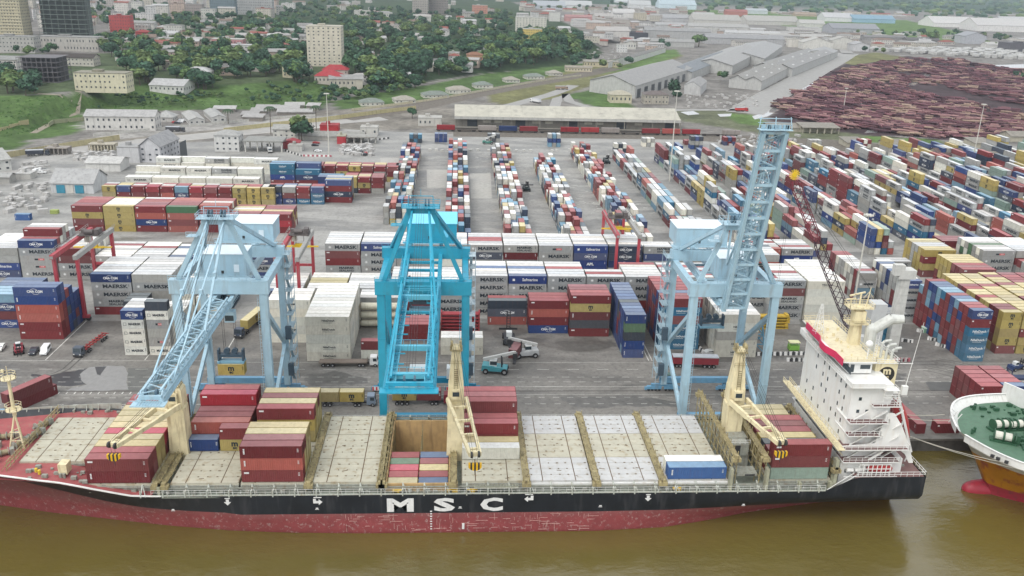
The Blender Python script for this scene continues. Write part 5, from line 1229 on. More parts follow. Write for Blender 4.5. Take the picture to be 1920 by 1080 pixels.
    mb.beam(B(Lb+.6, -boom_w-1, .1), B(Lb+.6, boom_w+1, .1), 2.2, .12); mb.beam(B(Lb-.4, -boom_w, .9), B(Lb-.4, boom_w, .9), .6, .7)
    bpart('boom_walkway', mb)
    mb = MB()
    for s in (-1, 1): mb.tube(B(Lb-1.2, s*.9-.2, 1.5), B(Lb-1.2, s*.9+.2, 1.5), .6, 10)
    bpart('boom_tip_sheaves', mb, mat('sheave_slate'))
    if boom_w > 3:      # inner service walks and truss of the wide twin boom
        mb = MB()
        for s in (-1, 1):
            for q in np.arange(1, Lb-2, 2.6): mb.beam(B(q, s*boom_w, -.7), B(q+1.3, s*(boom_w-1.5), .2), .14); mb.beam(B(q+1.3, s*(boom_w-1.5), .2), B(q+2.6, s*boom_w, -.7), .14)
            mb.beam(B(.5, s*(boom_w-1.5), .2), B(Lb-1, s*(boom_w-1.5), .2), .16); mb.beam(B(.5, s*(boom_w-1.0), -.35), B(Lb-1, s*(boom_w-1.0), -.35), .9, .05)
            for q in np.arange(1, Lb-1, 1.8): mb.beam(B(q, s*(boom_w-1.5), -.3), B(q, s*(boom_w-1.5), .8), .06)
            mb.beam(B(.5, s*(boom_w-1.5), .8), B(Lb-1, s*(boom_w-1.5), .8), .06)
        for q in (Lb*.12, Lb*.66, Lb*.9):
            mb.beam(B(q, -boom_w, .3), B(q, boom_w, .3), .8, 1.0)
            for w in np.linspace(-boom_w+.8, boom_w-.8, 6): mb.beam(B(q, w, .8), B(q, w, 1.9), .07)
            mb.beam(B(q, -boom_w, 1.9), B(q, boom_w, 1.9), .07)
        bpart('boom_service_walk', mb, mat('crane_cyan_lit', C255(96,182,206), rough=.45, vary=.06))  # crane cyan made paler to paint in light on the boom's upper surfaces
        for x0_, x1_ in ((xc-4.5, xc+.2), (xc+5.2, xc+9.)):
            mb = MB(); mb.bx(x0_, x1_, YL-1.4, YL+1.4, 4.2, 7.2); part('electrical_house', mb, mat('ehouse_pale', C255(196,204,206), rough=.5, vary=.08))
    # forestays
    top = Vector((bc, ay, apex_z))
    for s in (-1, 1):
        if up < 30:
            for f in (.42, .86):
                mb = MB(); a = top+Vector((s*1.8, -.6, -.3)); b = B(Lb*f, s*boom_w, .8); mb.beam(a, a.lerp(b, .5), .5 if f < .5 else .3, .4 if f < .5 else .25); mb.beam(a.lerp(b, .5), b, .46 if f < .5 else .28, .4 if f < .5 else .25); mb.box(a.lerp(b, .5), (.7, .9, 1.3)); part('forestay', mb)
        else:
            a = top+Vector((s*1.8, -.6, -.3)); b = B(Lb*.42, s*boom_w, .8); mid = (a+b)/2+Vector((0, 3.2, -9)); mb = MB(); mb.beam(a, mid, .4); mb.beam(mid, b, .4); part('forestay', mb)
    mb = MB()
    for w in (-.7, -.2, .3, .8): mb.beam(top+Vector((w, -.4, 1)), B(Lb*.9, w, 1.8), .05)
    part('boom_hoist_ropes', mb, darkm)
    # machinery houses
    for (x0, x1, y0, y1, z0, z1) in houses:
        h = bpy.data.objects.new('machinery_house', None); COL.objects.link(h); h.parent = e
        Q = lambda mb: setattr(mb, 'v', [(x-xc, y-203, z) for x, y, z in mb.v]) or mb
        mb = MB(); mb.bx(x0, x1, y0, y1, z0, z1-.15); Q(mb).build('house_wall', m1, h)
        mb = MB(); mb.bx(x0-.15, x1+.15, y0-.15, y1+.15, z1-.15, z1); Q(mb).build('house_roof', mroof, h)
        mb = MB(); xx = x0+(x1-x0)*.78; mb.bx(xx-.6, xx+.6, y0-.05, y0, z0+1.2, z0+3); Q(mb).build('house_hatch', mroof, h)
        mb = MB(); xx = x0+(x1-x0)*.45; mb.bx(xx-.3, xx+.3, y0-.04, y0, z0+.6, z0+1.5); Q(mb).build('house_vent', darkm, h)
        mb = MB(); mb.bx(x0-1, x1+1, y0-1.2, y0-.02, z0-.12, z0); mb.rail([(x0-1, y0-1.2, z0), (x1+1, y0-1.2, z0)], 1.1, .05, 1.5); Q(mb).build('house_gallery', m1, h)
    # stair tower up the outer landside leg, ladders and cable
    sx = xc+side*(hw+lw*.45+.15); o = side
    mb = MB(); z = 3.
    for i in range(11):
        z0, z1 = 3+i*3.2, 3+(i+1)*3.2; ya, yb = (YL-1.4, YL+1.4) if i % 2 else (YL+1.4, YL-1.4)
        mb.beam((sx+o*.6, ya, z0), (sx+o*.6, yb, z1), .7, .12); mb.bx(min(sx, sx+o*1.7), max(sx, sx+o*1.7), YL-2.0, YL+2.0, z1-.06, z1); mb.rail([(sx+o*1.7, YL-2, z1), (sx+o*1.7, YL+2, z1)], 1.1, .045, 1.0); mb.rail([(sx, YL-2, z1), (sx+o*1.7, YL-2, z1)], 1.1, .045, .9)
    for yy in (YL-2, YL+2): mb.beam((sx+o*1.7, yy, 3), (sx+o*1.7, yy, 38.3), .12)
    part('stair_tower', mb, mat('stair_grey', C255(160,182,192), rough=.6, vary=.1) if not bogie_guard else mat('stair_pale', C255(186,200,206), rough=.6, vary=.1))
    mb = MB()
    for s in (-1, 1):
        x = xc+s*(hw-lw/2-.25)
        for zz in np.arange(5, 34, .9): mb.bx(x-.2, x+.2, YS_-.9, YS_-.85, zz, zz+.06)
        mb.beam((x-.22, YS_-.9, 4.5), (x-.22, YS_-.9, 34.5), .07); mb.beam((x+.22, YS_-.9, 4.5), (x+.22, YS_-.9, 34.5), .07)
    mb.rail([(xc-hw-1.3, YS_-1, ztp), (xc+hw+1.3, YS_-1, ztp)], 1.1, .05, 1.6); mb.rail([(xc-hw-1.2, YL-.95, zt2), (xc+hw+1.2, YL-.95, zt2)], 1.1, .05, 1.6); part('ladders_and_rails', mb, m1)
    mb = MB(); mb.bx(xc+side*(hw+1.6)-.7, xc+side*(hw+1.6)+.7, YL-3.2, YL-2.2, 6, 9.2); mb.bx(xc+side*(hw+1.4)-.7, xc+side*(hw+1.4)+.7, YL-3, YL-2, 16, 19.4); part('electrical_cabinet', mb, mat('cabinet_slate', C255(70,86,98), rough=.5))
    # trolley, cab, head block and spreader
    tr = bpy.data.objects.new('trolley', None); COL.objects.link(tr); tr.parent = e; tr.location = (bc-xc, yt-203, boom_z)
    mb = MB(); mb.bx(-boom_w-.5, boom_w+.5, -3, 3, -1.9, -1.5)
    for i in range(12): a = rnd.uniform(-boom_w, boom_w-.8); b = rnd.uniform(-3, 2); mb.bx(a, a+rnd.uniform(.4, 1.2), b, b+rnd.uniform(.4, 1.2), -1.5, -1.5+rnd.uniform(.3, 1.1))
    mb.rail([(-boom_w-.5, -3, -1.5), (boom_w+.5, -3, -1.5), (boom_w+.5, 3, -1.5)], 1., .05, 1); mb.build('trolley_frame', mat('machine_slate', C255(58,76,88), rough=.5, vary=.2), tr)
    mb = MB(); mb.bx(boom_w*.3, boom_w*.3+2.2, -5.2, -3.1, -4.6, -2.1); mb.build('operator_cab', m1, tr)
    mb = MB(); mb.bx(boom_w*.3+.15, boom_w*.3+2.05, -5.26, -5.2, -4.2, -2.9); mb.build('cab_window', glass, tr)
    mb = MB()
    for a in (-2.2, 2.2):
        for b in (-.8, .8): mb.beam((a*.6, b, -1.6), (a*.6, b, spread_z+3.6-boom_z), .07)
    mb.build('hoist_ropes', darkm, tr)
    mb = MB(); z = spread_z-boom_z; mb.bx(-3.0, 3.0, -.9, .9, z, z+.55); mb.bx(-3.05, -2.5, -1.15, 1.15, z+.05, z+.6); mb.bx(2.5, 3.05, -1.15, 1.15, z+.05, z+.6); mb.build('spreader', mat('spreader_blue', C255(120,164,184), rough=.5, vary=.1), tr)
    mb = MB(); mb.bx(-2.9, 2.9, -.7, .7, z+1.5, z+2.2); mb.bx(-3, -2.6, -.8, .8, z+.6, z+3.4); mb.bx(2.6, 3, -.8, .8, z+.6, z+3.4); mb.tube((-.9, -.5, z+2.9), (-.9, .5, z+2.9), .7, 10); mb.tube((.9, -.5, z+2.9), (.9, .5, z+2.9), .7, 10); mb.build('head_block', mat('head_block_slate', C255(58,78,92), rough=.5), tr)
    return e
lb1 = mat('crane_light_blue', C255(164,194,208), rough=.42, vary=.07, scale=.4, stain=(.26,.27,.26), stain_amt=.45)
lb2 = mat('crane_mid_blue', C255(104,152,182), rough=.45, vary=.12, scale=.5, stain=(.2,.24,.27), stain_amt=.4)
lbr = mat('crane_pale_roof', C255(216,228,234), rough=.5, vary=.05, stain=(.5,.5,.48), stain_amt=.3)
cy1 = mat('crane_cyan', C255(46,154,182), rough=.42, vary=.08, scale=.4, stain=(.07,.17,.21), stain_amt=.45)
cy2 = mat('crane_cyan_dark', C255(20,118,150), rough=.45, vary=.12, scale=.5)
cyr = mat('crane_cyan_roof', C255(116,204,232), rough=.5, vary=.05)
sts('light blue quay crane at left with boom lowered over the ship and yellow container hanging', -53.4, -52.4, lb1, lb2, lbr, 34.0, 53.0, 1.9, 0, 1, 140.5, [(-58.4, -45.2, 214.6, 223, 40.6, 45.3), (-58.6, -48.8, 199.5, 206.5, 36.6, 42.2)], spread_z=17.3)
sts('bright cyan quay crane in the middle with twin girder boom lowered', -7.4, -7.8, cy1, cy2, cyr, 38.0, 56.0, 4.0, 0, 1, 137.5, [(-12.2, .2, 214.6, 226, 41.0, 45.8)], bogie_guard=True, yt=196, spread_z=30)
sts('light blue quay crane at right with its boom raised high', 65.6, 64.3, lb1, lb2, lbr, 34.0, 53.0, 2.4, 75.0, -1, 144.2, [(56.2, 69.4, 214.6, 223, 40.6, 45.3), (63.2, 72.6, 199.5, 206.5, 36.6, 42.2)], yt=204, spread_z=22.5)
# raised boom wears a service crown at its tip; the hanging box
e = add_container('Y', L20, -52.4, 194, 14.5, 0, 'yellow container hanging from the spreader of the left light blue crane', 'containers being moved')
# ------------------------------------------------------------------ yard gantries
redc = mat('gantry_red', C255(168,62,72), rough=.5, vary=.1, scale=.5, stain=(.3,.22,.2), stain_amt=.4)
greyc = mat('gantry_grey', C255(150,150,146), rough=.5, vary=.1, scale=.5)
yel = mat('spreader_yellow', C255(222,186,40), rough=.5, vary=.1)
def rtg(label, x0, x1, y0, y1, trol, z=21.5):
    e = thing('yard_gantry_crane', label, 'gantry crane', (0, 0, 0), 0, 'red yard gantry cranes')
    for x in (x0, x1):
        for y in (y0, y1): mb = MB(); mb.bx(x-.45, x+.45, y-.55, y+.55, 1.6, z-1.4); mb.build('leg', redc, e)
    for y in (y0, y1): mb = MB(); mb.bx(x0-1.5, x1+1.5, y-.5, y+.5, 1.0, 1.9); mb.bx(x0+.45, x1-.45, y-.3, y+.3, 9.0, 9.8); mb.build('sill', redc, e)
    mb = MB(); mb.bx(x0-.6, x0+.6, y0-1.5, y1+1.5, z-1.4, z); mb.build('girder', redc, e)
    mb = MB(); mb.bx(x1-.6, x1+.6, y0-1.5, y1+1.5, z-1.4, z); mb.build('girder', greyc if x1 > x0 else redc, e)
    mb = MB()
    for x in (x0-.9, x1+.9): mb.rail([(x, y0-1.5, z), (x, y1+1.5, z)], 1.1, .05, 2.)
    for x, y in ((x0, y0-1.5), (x1, y0-1.5)): mb.bx(x-.5, x+.5, y-.08, y-.02, z-1.2, z-.3)
    mb.build('girder_railing', greyc, e)
    for x in (x0, x1):
        for y in (y0, y1):
            mb = MB(); mb.tube((x-.6, y-.3, .75), (x-.6, y+.3, .75), .75, 12); mb.tube((x+1., y-.3, .75), (x+1., y+.3, .75), .75, 12); mb.build('wheel', darkm, e)
    t = bpy.data.objects.new('trolley', None); COL.objects.link(t); t.parent = e; t.location = ((x0+x1)/2, trol, z); w = (x1-x0)/2
    mb = MB(); mb.bx(-w, w, -2.2, 2.2, .1, .5); mb.tube((-1.5, -1, 1.3), (1.2, -1, 1.3), .8, 10); mb.bx(1.5, 3, -1.5, 1.5, .5, 2.2); mb.bx(-w+.3, -w+1.5, 0, 1.6, .5, 1.7); mb.rail([(-w, -2.2, .5), (w, -2.2, .5), (w, 2.2, .5)], 1, .05, 1.); mb.build('trolley_frame', mat('trolley_grey', C255(96,90,88), rough=.6, vary=.2), t)
    mb = MB(); mb.bx(-3.4, 3.4, -.8, .8, -4.3, -3.9); mb.bx(-6.0, -3.2, -.5, .5, -4.25, -4.0); mb.bx(3.2, 6.0, -.5, .5, -4.25, -4.0); mb.bx(-1.6, 1.6, -.6, .6, -3.9, -3.2); mb.build('spreader', yel, t)
    mb = MB()
    for a in (-1.3, 1.3):
        for b in (-.5, .5): mb.beam((a, b, .1), (a, b, -3.3), .07)
    mb.build('hoist_ropes', darkm, t)
    mb = MB(); mb.bx(-w+.2, -w+1.9, 1.8, 3.6, -3, -.6); mb.build('operator_cab', mat('cab_white', (.7, .7, .68), rough=.5), t)
rtg('red yard gantry crane at the left with a yellow spreader', -121.0, -114.2, 262.5, 290.5, 283)
rtg('red yard gantry crane just right of the left quay crane', -54.9, -48.4, 262.5, 290.5, 286)
rtg('red yard gantry crane straddling the middle of the rear grey row', 55.0, 62.6, 288.6, 318.5, 309, 22.2)
# ------------------------------------------------------------------ lattice boom crane behind the ship's bridge
e = thing('crawler_crane', 'dark lattice boom mobile crane with a yellow tip behind the ship bridge', 'mobile crane', (0, 0, 0))
latd = mat('lattice_dark', C255(62,40,52), rough=.5, vary=.2); latr = mat('lattice_maroon', C255(116,44,56), rough=.5, vary=.2)
ybase = 236.; bx0, bz0 = wall_hit(1596, 590, ybase); tx, tz = wall_hit(1488, 338, 238.)
a, b = Vector((bx0+1.5, ybase, bz0-6)), Vector((tx, 238., tz))
def lattice(mb, a, b, w, h, n, r, ends=.35):
    d = (b-a).normalized(); s = d.cross(Vector((0, 1, 0))).normalized(); u = s.cross(d)
    f = lambda t: min(1, ends+t*6, ends+(1-t)*6)
    C = lambda t, i, j: a.lerp(b, t)+s*w*i*f(t)/2+u*h*j*f(t)/2
    for i, j in ((-1,-1),(1,-1),(1,1),(-1,1)):
        for k in range(n): mb.beam(C(k/n, i, j), C((k+1)/n, i, j), r*1.5)
    for k in range(n):
        for (i, j), (p, q) in (((-1,-1),(1,-1)),((1,-1),(1,1)),((1,1),(-1,1)),((-1,1),(-1,-1))): mb.beam(C(k/n, i, j), C((k+1)/n, p, q), r)
mb = MB(); m_ = a.lerp(b, .62); lattice(mb, a, m_, 2.4, 2.2, 16, .13, .5); mb.build('lattice_boom', latd, e)
mb = MB(); lattice(mb, m_, b, 2.3, 2.1, 12, .13, .5); mb.build('boom_head_section', latr, e)
mb = MB(); 
for k in range(14):
    t = 2*math.pi*k/14; mb.beam(b+Vector((0, -.2, 1.6)), b+Vector((1.5*math.cos(t), -.2, 1.6+1.5*math.sin(t))), .34, .2)
mb.tube(b+Vector((0, -.4, 1.6)), b+Vector((0, 0, 1.6)), .7, 12); mb.build('yellow_tip_wheel', yel, e)
mb = MB()
for s in (-.8, .8): mb.beam(b+Vector((s, 0, .6)), Vector((bx0+9, ybase+2, bz0+3)), .07); mb.beam(b+Vector((s*.5, 0, 0)), Vector((tx-.6+s*.2, 238, 14)), .05)
mb.build('pendant_ropes', darkm, e)
mb = MB(); gx = bx0+6; mb.bx(gx-4, gx+5, ybase-3, ybase+3, 1.2, 1.6); mb.bx(gx-3.5, gx+4.5, ybase-2.6, ybase+2.6, 1.6, 5.0); mb.bx(gx-1, gx+3.4, ybase-2.2, ybase+2.2, 5.0, 17.5); mb.bx(gx-4.2, gx-1.6, ybase-2.8, ybase-.8, 5, 7.6); mb.build('crane_body', mat('crane_body_grey', C255(190,192,190), rough=.5, vary=.08), e)
for s in (-1, 1): mb = MB(); mb.bx(gx-5, gx+5, ybase+s*3.2-.6, ybase+s*3.2+.6, 0, 1.5); mb.build('crawler_track', darkm, e)
# straddle tower of the harbour crane: grey panelled mast
mb = MB(); mx2, mz2 = wall_hit(1672, 640, 241)
for i in range(9): mb.bx(mx2-1.6+i*.03, mx2+1.6-i*.03, 239.5, 242, i*2.6+.02, i*2.6+2.56)
mb.bx(mx2-2.4, mx2+2.6, 238.9, 242.6, 23.5, 26.2); mb.bx(mx2-4.0, mx2-1.0, 239, 241, 24.6, 27.8)
tag(mb.build('crane_tower', mat('tower_grey', C255(196,196,190), rough=.6, vary=.12, scale=.6, stain=(.3,.3,.28), stain_amt=.4)), 'grey panelled crane tower standing behind the ship exhaust pipe', 'crane tower')
# ------------------------------------------------------------------ buildings
BM = {}
def bmat(col, rough=.8, kind='wall'):
    k = (tuple(col), kind)
    if k not in BM:
        c = C255(*[v*(.9 if kind == 'wall' else .78) for v in col]); BM[k] = mat('%s_%d_%d_%d' % (kind, *col), c, rough=rough, vary=.10 if kind == 'wall' else .16, scale=.35, stain=tuple(v*.45 for v in c), stain_amt=.45 if kind == 'wall' else .5, spec=.25)
    return BM[k]
winm = mat('far_window', (.05, .06, .07), rough=.3, spec=.4)
FOOTP = []
WHT = (214, 212, 204); GRY = (172, 172, 168); CRM = (214, 206, 176); RGR = (178, 178, 174); RDK = (120, 116, 110); RBR = (134, 116, 100); RED = (178, 70, 66)
def building(e, W, D, H, roof, wc, rc, floors=0, cols=0, rise=None, over=.6, base=-2., balc=False, frame=False, openfront=0):
    wm, rm = bmat(wc), bmat(rc, .65, 'roof')
    if frame:       # unfinished concrete frame: slabs and columns
        n = floors
        for k in range(n+1): mb = MB(); mb.bx(0, W, 0, D, H*k/n-.35, H*k/n); mb.build('floor_slab', wm, e)
        mb = MB()
        for i in range(cols+1):
            for j in range(3): mb.bx(W*i/cols-.3 if i else 0, W*i/cols+.3 if i < cols else W, D*j/2-.3 if j else .1, D*j/2+.3 if j < 2 else D-.1, base, H-.36)
        mb.build('columns', wm, e)['kind'] = 'stuff'
        mb = MB(); mb.bx(.8, W-.8, D*.3, D*.85, base, H-.4); mb.build('core_wall', bmat(tuple(int(v*.75) for v in wc)), e); return
    mb = MB()
    if openfront: mb.bx(0, W, D*.35, D, base, H)
    else: mb.bx(0, W, 0, D, base, H)
    if roof == 'gable': 
        r = rise or D*.18; mb.prism_x([(0.02, H), (D-.02, H), (D/2, H+r-.1)], .02, W-.02)
    if roof == 'gabley':
        r = rise or W*.16; mb.prism_y([(0.02, H), (W-.02, H), (W/2, H+r-.1)], .02, D-.02)
    mb.build('wall', wm, e)
    mb = MB(); o = over
    if roof == 'flat': mb.bx(-.15, W+.15, -.15, D+.15, H, H+.5); mb.bx(W*.3, W*.5, D*.4, D*.7, H+.5, H+2.2)
    elif roof == 'gable': mb.prism_x([(-o, H-.15), (D/2, H+r), (D+o, H-.15), (D+o, H+.1), (D/2, H+r+.3), (-o, H+.1)][::-1], -o, W+o)
    elif roof == 'gabley': mb.prism_y([(-o, H-.15), (W/2, H+r), (W+o, H-.15), (W+o, H+.1), (W/2, H+r+.3), (-o, H+.1)], -o, D+o)
    elif roof == 'hip':
        r = rise or min(W, D)*.2; k = min(W, D)*.45
        ridge = [(k, D/2, H+r), (W-k, D/2, H+r)] if W >= D else [(W/2, k, H+r), (W/2, D-k, H+r)]
        b = [(-o, -o, H), (W+o, -o, H), (W+o, D+o, H), (-o, D+o, H)]
        F = [(0,1,5,4),(1,2,5),(2,3,4,5),(3,0,4)] if W >= D else [(0,1,4),(1,2,5,4),(2,3,5),(3,0,4,5)]
        mb.add(b+ridge, F+[(3,2,1,0)])
    elif roof == 'shed': mb.add([(-o, -o, H-.4), (W+o, -o, H-.4), (W+o, D+o, H+D*.08), (-o, D+o, H+D*.08), (-o, -o, H-.1), (W+o, -o, H-.1), (W+o, D+o, H+D*.08+.3), (-o, D+o, H+D*.08+.3)], [(3,2,1,0),(4,5,6,7),(0,1,5,4),(1,2,6,5),(2,3,7,6),(3,0,4,7)])
    mb.build('roof', rm, e)
    if floors:
        mb = MB(); fh = H/floors; cols = cols or max(2, int(W/3.2)); cw = W/cols
        for k in range(floors):
            for i in range(cols):
                if rnd.random() < .9: mb.bx(i*cw+cw*.34, i*cw+cw*.66, -.06, .0, k*fh+fh*.36, k*fh+fh*.68)
            for j in range(max(1, int(D/4))):
                y = (j+.5)*D/max(1, int(D/4)); mb.bx(-.06, 0, y-.6, y+.6, k*fh+fh*.32, k*fh+fh*.72); mb.bx(W, W+.06, y-.6, y+.6, k*fh+fh*.32, k*fh+fh*.72)
        mb.build('windows', winm, e)['kind'] = 'stuff'
    if balc:
        for k in range(1, floors+1): mb = MB(); mb.bx(-.3, W+.3, -1.1, 0.01, k*H/floors-.25, k*H/floors); mb.bx(-.3, W+.3, -1.1, -1.0, k*H/floors, k*H/floors+.5); mb.build('balcony', wm, e)
    if openfront:
        mb = MB(); n = openfront
        for i in range(n+1): mb.bx(W*i/n-.35 if i else 0, W*i/n+.35 if i < n else W, .1, .8, base, H-.2)
        mb.build('front_piers', wm, e)
def bld(l, r, yb, yt, D, roof, wc, rc, floors, label, cat='building', name=None, rot=0., **kw):
    x, y, z = hitT(l, yb); x2, _ = wall_hit(r, yb, y); W = abs(x2-x); _, zt = wall_hit((l+r)/2, yt, y); H = max(2.5, zt-z)
    if kw.pop('hmin', 0): pass
    e = thing(name or 'building', label, cat, (x, y, z), math.radians(rot), kw.pop('group', None)); building(e, W, D, H, roof, wc, rc, floors, **kw)
    FOOTP.append((x-3, x+W+3, y-4, y+D+4)); return e
LAND = [(nm, *hit(px, py)) for nm, px, py in (('the lone cream tower', 608, 124), ('the bright red roofed house', 620, 150), ('the white hospital slab', 995, 60), ('the brown twin towers', 805, 28), ('the white terrace hall', 318, 170), ('the cream three storey block', 190, 168), ('the grey concrete frame', 72, 153), ('the dark green netted high rise', 118, 80), ('the red five storey block', 226, 60), ('the grey glass office tower', 418, 29), ('the pink gallery building', 425, 95), ('the brown roofed slope villa', 890, 116), ('the fourth bungalow', 863, 176), ('the seventh bungalow', 1005, 149), ('the second bungalow', 760, 194), ('the white villa with dark roof', 232, 114), ('the slate box building', 1193, 72), ('the road bend', 1585, 100), ('the vented warehouse', 1150, 172), ('the broad roof light warehouse', 1480, 120), ('the blue roofed works', 1640, 42), ('the salmon block', 900, 25), ('the yellow tower at the left edge', 20, 68), ('the round pavilion', 308, 228), ('the white gabled school', 790, 42))]
def near_land(x, y):
    nm, lx, ly = min(LAND, key=lambda l: (l[1]-x)**2+(l[2]-y)**2); dx, dy = x-lx, y-ly; d = math.hypot(dx, dy)
    a = math.degrees(math.atan2(dy, dx)) % 360; w = ['right of', 'behind and right of', 'behind', 'behind and left of', 'left of', 'before and left of', 'before', 'before and right of'][int((a+22.5)//45) % 8]
    nm = nm.replace('the ', '', 1) if len(nm) > 26 else nm
    return ('just ' if d < 35 else 'near, ' if d < 80 else 'well ' if d < 150 else 'far ')+w.replace('behind and ', 'back ').replace('before and ', 'front ')+' '+nm
# upper town
bld(-30, 45, 68, -60, 24, 'flat', (216, 208, 178), WHT, 22, 'tall yellowish apartment tower cut by the left frame edge', balc=True)
bld(75, 163, 70, -70, 30, 'flat', (128, 140, 132), GRY, 16, 'dark high rise under construction wrapped in green netting', frame=True, cols=7)
bld(72, 185, 95, 70, 20, 'flat', (196, 192, 184), GRY, 2, 'pale podium under the unfinished high rise')
bld(-20, 66, 98, 69, 16, 'flat', (190, 188, 182), GRY, 4, 'long grey slab block at the left edge')
bld(207, 245, 60, 30, 16, 'flat', (198, 92, 88), RED, 5, 'red and white five storey block')
bld(395, 441, 29, -40, 20, 'flat', (120, 136, 142), GRY, 14, 'rounded grey glass office tower')
bld(445, 511, 27, -45, 22, 'flat', (190, 190, 188), GRY, 14, 'pale twin office tower beside the glass tower')
bld(222, 248, 22, -8, 16, 'flat', WHT, GRY, 6, 'white block left of a tree belt at the top'); bld(249, 268, 27, 4, 14, 'flat', WHT, GRY, 5, 'small white block with stepped face')
bld(336, 380, 33, 8, 16, 'flat', (170, 160, 154), GRY, 5, 'grey brown block left of the glass tower'); bld(378, 404, 38, 17, 14, 'flat', WHT, GRY, 4, 'white cube building below the glass tower')
bld(36, 110, 153, 108, 26, 'flat', (118, 116, 118), GRY, 5, 'unfinished grey concrete frame building', frame=True, cols=8)
bld(141, 238, 168, 138, 16, 'flat', (222, 216, 188), (170, 166, 146), 3, 'cream three storey block with round arched windows')
bld(281, 348, 171, 160, 22, 'gable', (222, 222, 216), (210, 210, 208), 1, 'white low hall with pitched grey roof on the terrace', rot=-8)
bld(85, 176, 122, 108, 16, 'gable', (206, 202, 190), (84, 76, 70), 2, 'long colonial building with arcades and a dark roof')
bld(-10, 34, 130, 112, 14, 'gable', (210, 206, 200), GRY, 2, 'white arcaded house at the left edge')
bld(216, 248, 114, 98, 14, 'hip', WHT, (96, 88, 84), 2, 'white villa with dark roof')
bld(398, 456, 94, 74, 16, 'flat', (204, 150, 150), WHT, 2, 'pink and white gallery building'); bld(386, 424, 131, 117, 18, 'flat', (190, 126, 122), RGR, 2, 'long pink two storey building')
bld(325, 386, 124, 116, 24, 'hip', (206, 194, 170), (188, 180, 160), 1, 'low beige building with broad hipped roof')
bld(577, 641, 124, 50, 22, 'flat', (222, 215, 196), (214, 208, 190), 12, 'tall cream tower standing alone above the trees', cols=7)
bld(590, 640, 156, 143, 18, 'hip', (206, 198, 186), (196, 70, 76), 1, 'house with bright red hipped roof below the cream tower', rise=5); bld(604, 652, 140, 131, 14, 'hip', (206, 190, 180), (190, 66, 70), 1, 'second red roofed house behind the first', rise=4)
bld(618, 680, 163, 149, 16, 'gable', (204, 198, 182), RGR, 1, 'long low house with grey roof by the red roofs', rot=8)
bld(530, 548, 145, 125, 10, 'flat', CRM, WHT, 2, 'small cream building beside a tall tree')
bld(250, 290, 55, 43, 14, 'gable', WHT, RGR, 2, 'white gabled house in the upper town'); bld(308, 342, 65, 48, 14, 'flat', WHT, GRY, 3, 'white stepped house standing by upper town trees'); bld(255, 280, 75, 60, 12, 'hip', (170, 80, 76), (176, 74, 70), 1, 'small red roofed villa')
bld(773, 803, 27, -25, 20, 'flat', (176, 170, 162), GRY, 12, 'brown grey apartment tower at the top middle'); bld(804, 840, 27, -28, 20, 'flat', (150, 144, 138), GRY, 12, 'darker twin of the brown grey apartment tower')
bld(967, 1024, 60, 33, 18, 'flat', (220, 218, 206), WHT, 8, 'white hospital slab above the grove', cols=10); bld(981, 1016, 76, 55, 14, 'flat', (224, 200, 120), WHT, 5, 'yellow fronted annex before the white slab')
bld(885, 914, 25, 10, 14, 'flat', (206, 150, 130), WHT, 4, 'salmon block at the top middle')
bld(664, 693, 29, 20, 14, 'flat', WHT, WHT, 2, 'white villa in the upper grove'); bld(705, 735, 33, 24, 14, 'hip', WHT, RGR, 1, 'grey roofed hall in the upper grove'); bld(775, 808, 42, 31, 16, 'gable', WHT, (200, 196, 188), 2, 'white gabled school by the twin towers')
bld(662, 718, 84, 80, 14, 'flat', (196, 194, 186), WHT, 1, 'long white roof in the grove'); bld(790, 812, 130, 121, 12, 'gable', (200, 194, 180), WHT, 1, 'white roofed house among the slope trees'); bld(875, 905, 116, 103, 14, 'hip', (190, 150, 120), (166, 120, 92), 1, 'brown roofed villa among the slope trees')
bld(1171, 1215, 73, 62, 20, 'flat', (84, 86, 92), (90, 90, 94), 2, 'dark slate box building by the warehouses')
bld(1172, 1192, 92, 80, 16, 'gabley', WHT, RGR, 1, 'grey gabled shed before the slate box building'); bld(1157, 1176, 98, 84, 10, 'flat', (226, 226, 222), WHT, 3, 'small bright white block')
bld(1190, 1212, 36, 24, 16, 'flat', (204, 196, 176), WHT, 5, 'cream apartment block in the industrial quarter', cols=6)
# port-side buildings
bld(161, 290, 244, 219, 15, 'gable', (220, 218, 212), (206, 205, 202), 2, 'long white two storey office with grey roof behind a wall', rot=3, rise=3.2)
bld(291, 324, 228, 220, 12, 'hip', (214, 212, 206), (208, 208, 204), 1, 'round white pavilion beside the long office', rise=4)
bld(355, 384, 234, 226, 34, 'gabley', (216, 215, 210), (206, 205, 200), 1, 'white warehouse with ridged roof, left of a pair', rot=24, over=.3); bld(398, 424, 230, 221, 34, 'gabley', (216, 215, 210), (200, 200, 196), 1, 'white warehouse with ridged roof, right of a pair', rot=24, over=.3)
bld(-55, 18, 328, 307, 34, 'gable', (220, 220, 214), (206, 206, 200), 2, 'white office with hipped roof at the left edge', rot=38, rise=3)
bld(97, 176, 362, 344, 18, 'gable', (214, 216, 216), (206, 206, 204), 0, 'white and blue workshop with a corrugated grey roof', rise=5)
bld(222, 262, 305, 277, 10, 'flat', (212, 212, 212), (196, 196, 194), 0, 'blank grey side wing of the tall hall'); hall = bld(263, 304, 304, 275, 26, 'gabley', (210, 210, 212), (186, 186, 186), 3, 'tall grey hall with an open doorway', rot=-6, rise=5)
mb = MB(); mb.bx(19.6, 19.75, 8, 17, 0, 10); mb.build('doorway', winm, hall)
bld(403, 449, 284, 254, 12, 'hip', (222, 222, 218), (196, 196, 192), 3, 'white three storey guard house with low hipped roof', cols=4, rise=2.5)
